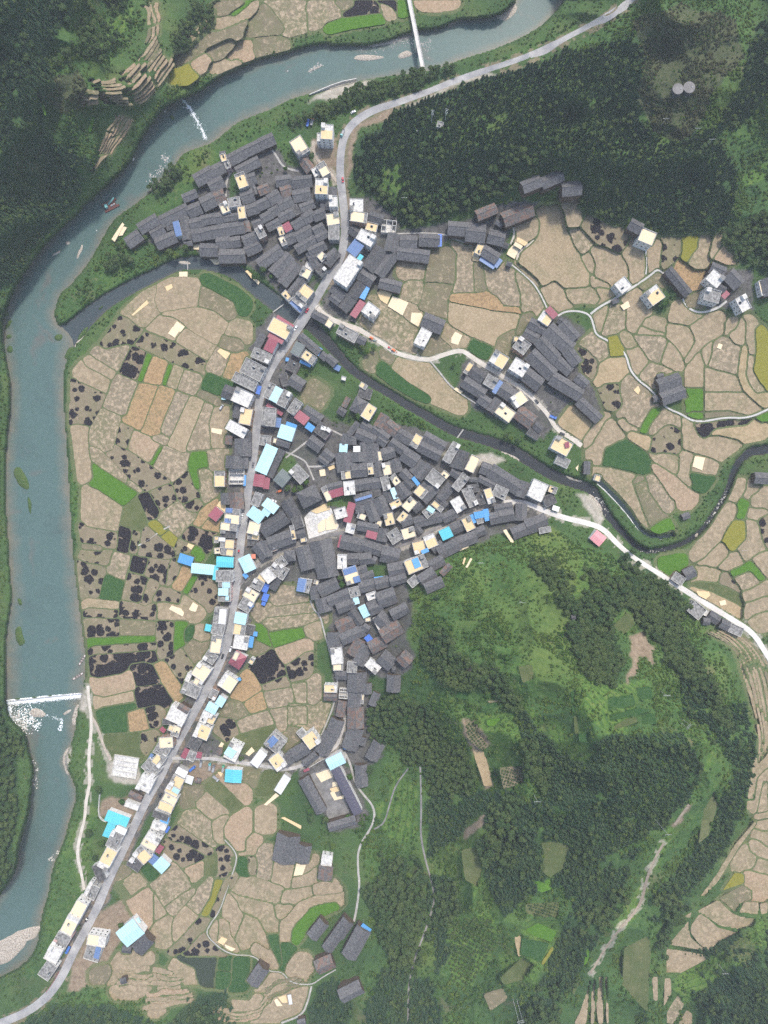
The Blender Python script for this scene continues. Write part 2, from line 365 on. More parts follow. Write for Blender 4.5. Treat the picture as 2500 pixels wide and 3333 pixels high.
# water
def water(name, c1, c2, c3):
    t = NT(name, .35, .10); co = t.coord('world')
    x = t.ramp(t.noise(co, .03, 4, .6, .6), [(.3, c1), (.5, c2), (.62, c2), (.74, c3)])
    e = t.math('MULTIPLY', t.attr('shallow').outputs['Fac'], t.noise(co, .07, 4, .65))
    x = t.mix(t.ramp(e, [(.10, 0), (.42, .85)]), x, (c3[0]*1.5, c3[1]*1.32, c3[2]*1.1))
    x = t.mix(t.ramp(t.noise(t.coord('world', (1, 1, 1), .6), .5, 4, .7), [(.35, 0), (.7, .30)]), x, tuple(v*.6 for v in c1)); t.col(x)
    t.bump(t.noise(co, .9, 3, .6), .12, .15); return t.m
def foamy(name):
    t = NT(name, .7); t.col((.85, .88, .89)); co = t.coord('world'); tp = t.n.new('ShaderNodeBsdfTransparent'); mx = t.n.new('ShaderNodeMixShader')
    k = t.math('SUBTRACT', t.math('ADD', t.noise(co, .8, 5, .75, .8), .25), t.math('MULTIPLY', t.attr('fade').outputs['Fac'], .62))
    t.l.new(t.ramp(k, [(.40, 0), (.62, 1)]), mx.inputs[0]); t.l.new(tp.outputs[0], mx.inputs[1]); t.l.new(t.b.outputs[0], mx.inputs[2]); t.l.new(mx.outputs[0], t.out.inputs[0]); return t.m
M['foam_sheet'] = foamy('broken_white_water')
M['river'] = water('river_water', (.078, .120, .114), (.086, .140, .130), (.130, .130, .118))
M['stream'] = water('stream_water', (.026, .030, .034), (.033, .037, .041), (.048, .047, .047))
M['mouth'] = water('stream_mouth_water', (.048, .064, .070), (.054, .070, .076), (.072, .074, .074))
M['murky'] = water('murky_pond_water', (.035, .048, .034), (.045, .058, .040), (.055, .066, .045))
M['pond'] = water('pond_water', (.020, .032, .036), (.026, .040, .044), (.030, .044, .044))
t = NT('white_water', .7); t.col((.82, .85, .86)); M['foam'] = t.m
t = NT('gravel', .95); co = t.coord('world'); t.col(t.mix(t.ramp(t.noise(co, 1.1, 4, .8), [(.42, 0), (.6, 1)]), (.24, .205, .165), (.56, .50, .43))).bump(t.noise(co, 2, 3), .9, .3); M['gravel'] = t.m
t = NT('river_stone', .9); t.col(t.mix(t.rnd(), (.55, .52, .48), (.34, .31, .28))); M['stone'] = t.m
# foliage
def leaf(name, a, b, c):
    t = NT(name, .8, .15); co = t.coord('Object'); r = t.rnd(); tr = t.n.new('ShaderNodeBsdfTranslucent'); mx = t.n.new('ShaderNodeMixShader'); mx.inputs[0].default_value = .36
    x = t.ramp(r, [(.0, a), (.5, b), (1., c)])
    x = t.mix(t.ramp(t.noise(t.coord('world'), .03, 3), [(.4, 0), (.68, .5)]), x, (c[0]*1.15, c[1]*1.05, c[2]*.9))
    x = t.mix(t.ramp(t.noise(co, 1.3, 2), [(.4, 0), (.7, .5)]), x, a); t.col(x)
    t.l.new(x, tr.inputs[0]); t.l.new(t.b.outputs[0], mx.inputs[1]); t.l.new(tr.outputs[0], mx.inputs[2]); t.l.new(mx.outputs[0], t.out.inputs[0]); return t.m
M['conifer'] = leaf('fir_needles', (.042, .092, .054), (.062, .122, .064), (.092, .150, .072))
M['broad'] = leaf('broadleaf_foliage', (.046, .090, .036), (.068, .122, .044), (.112, .155, .054))
M['shrub'] = leaf('shrub_foliage', (.038, .094, .024), (.068, .145, .032), (.132, .192, .044))
M['shrub_brown'] = leaf('dry_scrub_foliage', (.052, .072, .036), (.078, .094, .046), (.115, .115, .058))
t = NT('bark', .95); t.col((.06, .045, .033)); M['bark'] = t.m
# ---------------------------------------------------------------- survey data
# Measured plan of the village: "@ox oy s" starts a survey sheet, then entries
# "kind x1 y1 x2 y2 width [height]" = long axis of the roof and its width.
HOUSES = """
@400 400 .3014
g 1480 225 1625 160 125;g 1300 315 1487 225 120;g 1135 405 1300 320 125;Fy 1075 340 1100 415 62 7;F 1112 412 1142 488 55 7
g 1045 325 1105 315 42 3;g 785 620 960 520 140;g 975 520 1085 465 125;g 1235 520 1460 405 110;g 935 685 1075 615 140
Fy 1255 550 1308 695 105 9;g 1340 615 1432 585 120;g 1395 675 1432 765 55;gr 1465 735 1572 690 95;g 650 812 790 752 90
mB 722 842 772 825 26 3;g 855 880 985 812 150;gr 995 810 1095 775 130;F 1140 865 1265 843 95 8;Fy 1080 870 1118 967 88 8
Fy 1275 905 1292 1030 80 8;g 1280 810 1405 770 130;g 1335 945 1455 905 115;g 1455 895 1575 840 110;g 1580 830 1690 765 120
g 415 1060 690 925 125;g 705 960 835 905 130;g 180 1140 365 1030 120;g 305 1205 432 1130 110;g 365 1305 560 1220 125
mn 568 1060 605 1220 72 7;g 662 1025 692 1252 95;g 725 1090 858 1058 105;g 853 1050 992 1022 105;g 1000 1025 1078 1015 110
g 1090 1025 1240 1003 80;g 752 1215 890 1190 125;g 895 1190 1045 1160 130;g 1050 1155 1298 1120 125;gr 1325 1062 1350 1170 65
g 1012 1295 1150 1280 120;g 1155 1290 1265 1272 110;g 840 1365 1020 1370 130;g 1050 1437 1312 1430 140;g 1300 1275 1450 1215 115
g 1330 1385 1480 1315 110;Fs 1460 1130 1515 1235 85 9;g 1405 1100 1505 1065 85;g 1500 1035 1600 980 95;g 1590 975 1700 910 100
g 1560 1130 1690 1060 85;g 45 1295 180 1200 125;g 660 1300 745 1285 60 4;g 470 1130 540 1110 60 4
@900 400 .3014
Fwy 550 22 540 175 125 12;Fw 465 115 462 200 50 9;Fys 200 175 300 332 135 9;gr 285 385 370 510 105;Fy 470 440 540 560 95 8
Fw 400 490 440 570 60 6;Fwy 490 612 483 768 132 12;g 0 630 152 608 110;g 160 640 372 618 120;gr 50 745 155 710 110
g 182 790 360 755 130;g 30 895 165 830 105;g 35 1025 178 955 100;g 260 918 400 865 90;Fd 195 890 240 985 60 6
g 295 1040 400 975 115;g 400 1010 520 960 110;g 180 1115 300 1040 95;mr 95 1080 138 1165 85 7;Fy 33 1122 62 1210 60 7
g 210 1230 372 1135 110;g 100 1265 190 1225 110;Fy 50 1235 90 1320 60 8;g 400 1165 508 1112 90;g 435 1245 552 1185 75
Fws 612 795 615 905 90 11;Fy 545 1050 675 1030 120 8;F 620 1110 620 1255 110 8;g 600 695 605 790 90;g 480 880 572 890 85 4
g 218 1365 415 1250 100;g 355 1395 520 1315 95;g 350 1470 470 1430 110;Fy 465 1415 520 1475 80 7;g 545 1475 655 1390 105
Fw 865 825 862 955 140 9;Fy 805 1005 975 1030 105 9;gd 1000 1000 1145 1045 110;U 1135 1105 1292 1125 140 4;Fy 970 1110 1085 1140 85 5
gd 800 1140 885 1200 100;Fws 890 1195 1045 1285 120 10;mn 800 1310 900 1390 150 9;mk 885 1437 925 1465 60 10
@1250 650 .3014
g 115 375 68 555 135;g 178 445 350 450 125;g 158 570 475 612 130;g 388 430 592 437 128;mB 606 370 603 503 42 5
g -40 890 175 945 115;g 700 300 905 315 140;g 895 340 1087 360 190;gr 1010 165 1205 85 110;gr 1300 210 1590 95 150
g 1132 385 1297 425 145;Fy 1050 485 1003 585 70 5;g 1075 540 1225 635 120;mn 1040 630 1195 730 55 4;mn 1200 725 1265 640 50 4
g 1215 230 1280 265 60 4;g 428 1290 630 1375 150;Fw 462 1410 378 1570 125 7;H 1325 680 1385 700 52 4
gr 1230 470 1260 500 60 3;gd 1300 480 1345 500 55 3
@800 800 .3014
g 148 200 372 35 125;g 300 295 470 105 130;g 395 405 555 205 115;g 490 520 620 360 105;Fys 600 270 690 315 100 8
Fw 650 200 740 245 60 3;g 690 70 770 225 90;Fd 780 225 845 290 90 7;gd 880 200 985 65 85;Fys 590 470 690 550 150 9
F 525 560 630 655 75 8;mn 485 602 600 703 42 7;Fy 407 500 488 578 65 6;Fws 1190 145 1020 395 170 12;g 1240 295 1375 385 130
gd 1320 245 1467 40 150;g 1605 90 1440 310 110;g 930 452 1058 548 80;g 915 545 1008 615 65;gd 1150 550 1245 410 110
mb 1317 435 1255 572 62 5;gd 1040 680 1140 560 125;mr 1155 765 1265 597 80 5;Fws 1290 655 1410 745 130 9
g 722 725 805 770 80;g 787 760 870 805 85;Fy 860 810 928 860 75 5;F 1005 895 1195 1000 110 7;g 1215 1000 1290 1040 80
Fwy 270 840 465 945 150 9;mr 335 760 515 875 40 6;mr 250 950 408 1030 75 8;mr 220 1050 318 1100 140 9;g 185 955 120 1085 75
F 80 1145 265 1230 110 8;g 590 975 790 1145 85;mb 815 1105 770 1180 35 5;me 592 1050 525 1175 110 8;Fy 625 1165 740 1245 95 8
mb 585 1245 700 1300 30 4;g 815 1165 870 1215 75;g 878 1195 970 1275 80;mn 955 1300 1020 1330 60 3;mb 430 1225 465 1230 40 3
Fd 450 1270 560 1330 110 5;g 485 1435 615 1515 125;Fd 400 1380 430 1500 80 5;Fw 1035 1425 1080 1438 40 3
@600 1150 .3014
Fs 640 125 845 230 165 9;F 540 247 768 360 105 8;mB 815 350 790 440 45 5;Fws 540 435 715 515 155 9;gd 420 400 525 440 130
mc 430 430 425 500 50 4;Fys 680 600 648 765 125 8;g 580 565 545 690 65;Fws 472 765 660 870 110 8;gd 690 850 690 945 60
gr 480 890 470 980 70 4;g 632 930 630 1105 165;g 540 1115 530 1240 165;g 652 1130 648 1240 70;U 562 1250 562 1415 165 4
Fy 383 1275 380 1437 108 7;mb 655 1315 648 1432 28 3;F 957 332 888 482 75 9;mc 1030 372 952 518 92 9.6;F 1115 412 1040 565 98 9
Fs 1238 515 1150 645 95 9;mr 1212 650 1325 738 105 8;g 1300 610 1470 720 110;mb 1320 770 1395 825 72 7;Fd 1437 790 1555 880 125 7
mw 1475 800 1530 815 42 8;g 1350 930 1475 1025 115;g 1505 1060 1605 1135 85;g 1455 1120 1550 1190 60 4;Fs 922 592 905 780 140 8
mr 890 550 1060 660 45 4;mn 1015 695 1000 800 70 4;mc 1125 785 1078 930 170 7;mb 1100 755 1212 795 45 6;F 880 890 868 993 120 6
g 1000 950 1135 985 75;Fy 962 940 1000 945 52 5;mc 948 1000 822 1290 140 8;mr 815 1308 795 1440 115 7;mr 895 1335 880 1465 65 5
gd 1050 1045 990 1160 80;gd 985 1165 915 1325 85;Fs 1175 1238 1298 1368 125 8;me 1007 1305 1110 1390 165 7
@1000 1150 .3014
Fy 572 332 640 372 55 6;Fd 560 410 690 450 110 5;H 490 530 620 600 170 7;Fwy 705 567 622 700 105 9;gr 445 480 395 575 55 4
gd 335 605 408 650 75;g 545 750 455 870 60;g 590 762 700 825 80;gr 842 668 768 795 105;gr 860 760 965 845 120
Fy 825 830 930 895 28 4;g 535 860 725 940 110;g 715 805 870 920 90;g 765 910 855 975 95;g 955 845 1125 945 115
Fy 1212 888 1142 1010 85 7;g 1270 890 1480 1010 105;g 1215 1000 1430 1110 115;g 905 955 1040 1050 100;g 1040 1080 1180 1175 145
g 425 875 395 985 80;g 480 900 485 985 85;mc 395 978 387 1068 90 7;mw 498 1033 573 1033 65 7;g 597 965 602 1065 55
g 552 1072 555 1168 160;g 385 1080 410 1270 155;g 698 985 712 1175 135;Fy 783 1060 792 1155 45 5;g 815 1095 938 1055 120
g 935 1148 978 1280 110;g 485 1260 638 1250 150;Fy 678 1190 690 1305 60 7;g 755 1178 778 1325 95;Fy 845 1183 872 1310 85 7
Fy 372 1320 470 1310 82 7;Fw 448 1382 462 1527 117 8;g 520 1430 795 1390 115;Fy 175 1445 240 1585 60 6;g 210 1455 375 1415 75
mr 235 1530 398 1485 85 6;F 830 1335 865 1473 85 7;Fy 915 1320 980 1410 75 7;g 1025 1278 1105 1360 100;mb 1140 1340 1205 1420 42 7
g 1250 1170 1140 1290 90;g 1320 1210 1200 1350 80;Fs 1317 1300 1450 1405 140 8;g 990 1425 1075 1545 125;mc 915 1455 960 1570 55 7
gd 850 1490 900 1600 85;Fy 1182 1460 1270 1533 105 8;g 520 1590 700 1540 110;mn 520 1588 697 1535 30 8.2;Fd 700 1520 790 1490 80 4
gd 1060 1380 1130 1450 90;gd 1290 1390 1350 1440 70
@1250 1400 .3014
F 785 145 675 335 90 8;gd 850 230 790 410 150;Fy 992 288 918 440 100 8;g 1050 400 1165 440 120;g 1160 440 1460 630 150
g 1530 565 1480 720 110;g 1030 520 1210 610 70;g 905 525 1015 540 50;g 728 435 812 495 85;Fy 630 455 690 505 60 6
Fs 885 490 770 635 95 8;g 725 600 610 745 100;g 420 568 475 620 70;g 420 750 550 610 120;Fd 900 640 1020 620 85 7
F 885 630 970 815 100 8;Fd 1022 690 1065 800 70 6;Fwy 1115 635 1165 785 80 8;F 1190 640 1320 700 120 7;Fw 765 740 840 868 115 8
Fy 530 783 628 865 58 7;g 580 725 675 815 60;F 455 850 510 920 110 8;mc 470 835 540 880 55 9;Fys 238 768 312 833 140 7
Fy 235 895 162 985 70 7;Fys 40 900 70 1020 100 7;Fy 75 825 180 770 75 7;Fy 200 1130 330 1090 110 7;F 80 1090 150 1200 130 6
g 340 1000 620 930 110;g 640 960 780 890 100;g 340 1030 400 1110 60;g 190 1000 300 960 100;g 720 1085 880 1010 110
Fys 880 948 942 1075 100 8;mb 940 912 980 1005 45 7;mb 975 925 1078 905 75 8;mb 1095 852 1122 980 60 7;F 1005 990 1070 975 50 7
mk 645 1065 695 1170 125 9;Fwy 480 1140 530 1260 120 8;g 530 1300 630 1225 80;Fy 320 1280 440 1250 130 8;mb 405 1322 480 1290 45 9
g 600 1330 800 1230 130;g 800 1220 990 1150 120;g 980 1120 1090 1070 95;Fys 245 1490 450 1405 145 9;mb 330 1385 370 1485 75 10
g 500 1470 640 1400 110;gr 625 1555 715 1460 65;g 1200 850 1380 820 80;g 1145 960 1240 940 120;g 1250 935 1400 910 125
g 1488 800 1482 970 115;g 1395 1120 1625 1025 125;gd 320 860 400 800 90;gd 130 720 210 660 90
@850 1500 .3014
H 415 435 620 335 190 9;Fwr 800 580 918 545 110 6;mr 985 450 925 665 85 6;Fw 978 680 952 778 95 7;Fy 1045 585 1125 615 60 6
g 1065 485 1070 565 90;g 1165 460 1230 645 110;g 1262 402 1340 570 120;Fy 1235 665 1300 680 60 4;g 1045 700 1255 740 95
mr 1135 785 1250 815 80 7.5;g 1315 735 1300 865 110;mr 868 803 835 935 30 5;g 870 870 1095 920 140;g 1098 905 1290 970 120
g 1305 1000 1485 1040 160;g 640 870 700 1140 220;g 440 935 505 1165 140;g 705 1145 725 1255 210;H 245 1035 370 1020 120 7
F 190 1050 255 1135 85 7;gd 15 760 260 605 140;gd 270 430 370 615 130;Fd 372 610 410 725 105 8;g 90 900 345 810 140
Fy 330 700 360 845 45 7.6;Fr 110 900 135 975 80 5;g 385 790 475 770 95;Fy 428 860 488 848 42 4;g 35 870 65 1030 110
Fw 876 1015 875 1162 100 7;g 940 1060 1062 1060 115;g 1068 1065 1190 1050 115;g 1200 1060 1240 1080 70;Fy 905 1260 1045 1215 170 8
mn 890 1205 1025 1160 75 9;mn 1000 1290 1068 1270 70 9;g 1040 1190 1140 1160 80;g 1070 1270 1210 1215 70;g 1380 1190 1555 1155 140
g 1400 1310 1565 1260 90;g 1065 1370 1240 1325 115;g 1240 1330 1395 1295 115;F 995 1365 1022 1465 105 7;mc 1018 1475 1037 1548 62 6
Fw 1145 1475 1245 1440 75 6;g 1270 1510 1445 1450 160;mn 450 1272 425 1415 95 8;F 522 1287 488 1420 55 7;Fy 575 1303 620 1318 45 4
Fw 35 1185 120 1290 110 9;F 112 1138 222 1215 110 8;F 278 1162 210 1272 60 7;gd 187 1265 120 1385 80;mB 70 1330 30 1420 60 5
mB 60 1435 30 1515 65 4;mB 5 1535 45 1550 40 4;gd 1350 590 1420 540 80
@950 1800 .3014
F 1285 270 1345 340 110 6;g 835 610 965 560 140;g 300 415 490 320 130;g 400 525 630 430 110;g 497 607 670 540 105
g 230 360 252 495 85;g 325 490 365 630 150;mc 750 570 812 690 85 7;Fy 793 722 850 712 40 4;gd 640 628 750 765 95
gr 497 808 655 735 125;g 542 935 770 835 120;g 770 790 830 830 70;g 930 675 1030 780 140;Fw 895 700 957 820 48 5
g 1082 672 1245 590 115;gr 985 905 1168 790 150;mB 800 945 855 900 70 6;gr 850 1030 1000 950 130;g 460 860 475 1020 150
Fw 478 1025 495 1192 120 8;Fy 448 1232 550 1230 70 7;g 475 1320 588 1325 85;gr 740 940 650 1100 110;g 800 1000 720 1200 130
Fs 653 1178 648 1287 105 7;Fw 818 1175 933 1270 100 7;g 965 1110 1085 1210 150;gr 1175 1100 1268 1190 140;g 1080 1260 1120 1260 55 3
g 1395 305 1540 210 130;g 1450 385 1625 310 110;g 705 1295 700 1490 185;mb 885 268 985 255 14 6
@550 1600 .3014
g 605 20 605 135 90;gr 720 20 735 190 140;mr 460 208 548 278 130 6;Fy 690 190 675 345 155 8;mn 615 200 685 205 50 9
mn 600 312 668 318 52 9;Fy 563 370 728 392 80 9;Fd 562 455 720 468 75 8;Fy 562 560 700 570 95 9;mw 537 515 607 520 42 10
Fy 490 520 535 520 65 7;Fy 567 645 693 663 70 9;Fy 492 640 553 638 62 7;mk 512 757 697 765 115 8;mb 105 712 255 760 105 5
mc 240 825 495 850 110 6;mk 515 800 490 955 45 6.5;F 512 912 688 912 120 8;F 605 980 600 1180 130 7;mc 572 1010 658 1010 62 8
mc 532 1083 640 1085 80 8.4;mc 610 1150 645 1152 50 8;F 568 1260 545 1425 135 8;mw 585 1270 570 1430 75 9;F 545 1430 520 1540 130 8
mk 390 1465 455 1478 75 4;mc 870 200 1005 305 130 9;mc 1030 105 1160 205 105 9;mc 1010 195 1085 250 70 8.5;F 975 20 925 150 85 8
Fwy 860 380 975 410 130 8;Fy 855 480 970 495 60 5;Fd 850 545 950 550 70 4;g 950 570 1055 700 130;mc 805 700 880 860 135 7
mb 805 885 845 930 45 5;mo 890 700 935 700 50 4;Fy 965 910 1045 965 55 8;Fs 905 980 1005 1035 100 8;Fy 825 1075 945 1150 110 8
Fs 775 1195 885 1260 120 8;mn 860 1240 905 1215 60 8.8;mc 783 1310 760 1430 130 9;Fy 770 1437 752 1545 125 8;Fd 880 1445 862 1540 90 5
mb 905 1535 955 1540 50 4
@500 2050 .3014
Fws 955 65 932 205 150 8;mb 1060 72 1040 192 55 5;Fy 690 65 660 245 110 8;F 565 260 665 330 110 7;Hr 860 400 950 260 140 8
Fy 907 245 870 320 50 10;Fy 1040 325 1080 348 65 5;Fwys 450 410 580 500 150 9;Fy 440 540 525 590 70 8;Fw 355 500 400 520 90 7
Fs 322 612 488 685 125 8;Fwy 735 525 870 615 155 8;mb 895 545 942 530 35 6;mc 750 730 695 820 90 8;F 670 650 630 740 80 7
mc 575 818 682 875 105 8;Fw 575 885 525 1000 75 8;Fy 652 918 605 1008 75 7;Fwys 457 1070 598 1130 140 9;Fd 385 1205 490 1260 115 6
mr 365 1285 315 1385 58 4;F 375 1345 450 1375 100 4;mr 498 1320 485 1388 55 4;Fws 170 880 345 960 170 8;gr 270 825 370 885 65 8.5
Fy 165 1050 225 1075 60 7;mr 75 1060 122 1100 50 4;Fy 260 1040 225 1145 85 7;Fd 100 990 245 1000 60 6;Fw 900 1230 820 1395 140 8
mc 855 1285 800 1365 105 9;F 1250 1160 1380 1270 170 7;mn 1250 1180 1310 1235 120 8.5;mw 1188 1320 1080 1465 100 7;Fwy 1295 1365 1388 1490 130 8
mk 865 1510 855 1650 180 7;gr 715 1280 705 1350 55 3
@850 2200 .3014
Fwy 685 135 818 138 80 8;gr 682 220 810 225 90;U 892 140 885 248 95 5;gr 880 280 850 435 85;g 1020 175 1005 335 135
g 1142 85 1140 192 95;Fy 1100 190 1090 300 32 4;g 1250 190 1198 318 80;g 1435 0 1428 168 135;gr 1018 350 1020 560 160
g 1025 575 950 785 155;mb 890 780 998 803 25 3;g 828 480 770 635 140;g 755 635 650 835 150;Fwy 497 630 585 750 140 9
g 350 860 500 770 130;g 250 940 340 860 120;g 470 950 595 850 80;F 410 590 460 650 75 4;mc 720 965 890 880 130 9
mN 800 1000 1050 1490 105 9;g 462 1125 645 1460 115;g 740 1640 1010 1560 90 7;g 1075 975 1090 1190 120;g 1275 730 1190 900 130
g 1110 670 1085 750 60 4;mw 285 1085 175 1260 90 7;mr 460 1030 520 1005 30 4
@300 2400 .3014
Fy 730 60 870 50 110 8;Fs 690 105 815 180 120 7;Fys 672 220 762 285 100 8;mn 650 180 612 245 35 5;F 575 270 705 390 130 7
Fws 512 465 645 530 160 9;U 225 300 488 340 225 1.4;gr 400 612 522 670 65 4;Fw 360 710 500 760 60 4;mk 150 840 385 928 115 6
mk 215 930 150 1080 90 6;mw 255 980 365 1030 65 9;F 282 1030 205 1190 130 8;Fwy 215 1215 110 1410 125 9;Fd 40 1380 110 1540 90 6
mw 910 352 1018 410 75 7;Fy 860 450 975 505 110 8;mw 1060 415 1035 500 85 5;Fwy 805 540 930 608 85 8;mc 865 558 935 595 55 9
Fy 772 635 905 700 90 8;Fy 720 725 865 780 90 8;Fd 660 820 815 875 70 7;mb 735 885 825 905 75 6;Fw 650 935 790 990 85 8
mB 835 965 795 1030 25 4;Fws 592 1045 728 1128 95 9;Fy 545 1120 685 1200 75 8;mr 755 1170 700 1250 60 5;Fys 490 1210 600 1330 120 8
Fd 400 1330 520 1410 110 7;mc 697 1335 797 1428 140 6;mn 690 1275 630 1365 80 5;gr 1110 470 1170 480 50 3
@0 2833 .3014
Fw 992 125 912 280 40 6;F 1040 170 978 300 85 5;Fwy 888 350 805 505 125 8;Fwy 802 500 712 675 130 8;F 705 690 630 820 150 7
Fw 615 830 542 972 145 8;F 565 1010 465 1155 130 6;Fwy 950 740 1140 770 110 7;F 1025 820 980 965 155 6;mn 1065 830 1035 955 60 7
mc 1310 755 1500 600 205 7;mc 1460 560 1510 535 55 5;gd 1480 870 1600 740 140;gd 1320 860 1410 870 70;gd 1300 1210 1360 1195 60 3
@500 2733 .3617
g 1215 -30 1170 195 190;g 1362 60 1335 205 110;Fw 1565 140 1550 250 95 5;gr 1552 245 1540 360 115;g 985 1160 890 1300 110
mw 1220 1397 1235 1485 32 3
@900 2833 .3014
g 385 725 510 570 120;mn 340 685 475 550 28 4;g 665 710 775 555 130;g 545 860 655 710 115;g 785 930 940 650 155
mb 920 590 1015 660 50 4;gr 440 1060 605 985 145;g 700 1370 910 1265 145;g 230 1659 310 1640 60 4
@2000 700 .3014
g 172 85 295 150 120;Fwy 280 205 425 265 140 8;Fw 40 800 145 715 130 8;Fwy 385 800 480 930 160 8;gd 592 592 797 840 100
g 1050 560 1190 620 120;Fws 1030 640 1145 735 135 8;g 1240 628 1352 750 150;Fs 975 850 1130 890 130 8;gd 1130 770 1200 810 70
mr 1180 840 1222 880 80 6;Fw 1350 885 1425 1025 110 8;Fwy 1590 710 1625 860 80 5;g 1640 690 1680 860 110
@1900 850 .3617
g 680 1120 865 1060 110;g 710 1240 900 1170 110;g 630 1240 690 1230 55 3;g 260 362 318 350 40 3;g 665 1040 720 1025 40 3
@1500 950 .3014
mr 937 175 1025 270 75 9;Fwy 865 250 970 320 120 8;g 745 325 835 375 110;g 832 385 908 420 85;g 692 435 830 512 105
Fs 600 540 715 625 140 8;Fy 575 510 622 512 50 5;Fwy 342 688 482 775 140 8;Fws 560 770 700 860 145 9;g 950 400 1180 610 160
g 1100 335 1245 495 115;g 850 520 1030 715 130;g 1030 725 1180 860 110;g 1155 630 1260 770 120;g 760 675 990 890 150
g 690 875 855 1005 150;g 995 930 1290 1110 140;g 1255 915 1360 1005 100;g 1285 1180 1490 1370 110;Fy 115 775 50 880 55 5
gd 112 840 245 935 120;Fs 270 938 375 1000 120 7;mn 440 962 355 1090 50 7.5;g 40 965 250 1100 125;g 205 1140 305 1210 110
g 430 1035 570 1130 140;Fwy 570 1200 690 1115 130 8;g 405 1165 320 1290 90;Fys 405 1250 553 1358 130 8;gr 615 1290 775 1405 150
gd 800 1430 870 1490 80;Fd 730 1500 840 1570 75 5;gd 1060 300 1150 350 70
@1700 1350 .4822
Fwy 215 182 318 238 95 8;mr 288 206 318 200 38 9;F 232 297 312 335 60 5;g 442 318 438 398 40;Fy 485 420 525 432 40 4
Fws 128 455 78 565 105 8;Fd 150 590 220 560 70 5;Fy 180 497 230 515 45 6;mw 205 625 250 640 35 3;mq 480 805 545 860 80 6
F 1020 1085 1085 1130 60 5;g 1100 1085 1165 1055 70;F 1140 1290 1212 1350 85 6;Fw 1228 1332 1258 1345 40 4;g 1265 1350 1328 1392 60
g 1225 1395 1268 1400 45 4;g 1345 1405 1398 1432 62;F 1400 1435 1480 1470 60 5;g 1575 425 1665 430 70;g 1085 692 1130 675 40 3
g 30 760 85 740 95;g 85 735 160 705 80;F 115 785 190 770 38 4;gd 335 1370 362 1368 28 3
@1500 0 .6028
g 337 1010 428 972 62;g 440 988 545 943 60;g 550 1020 648 1010 72
@1000 0 .3014
F 1405 1340 1466 1355 60 4
"""
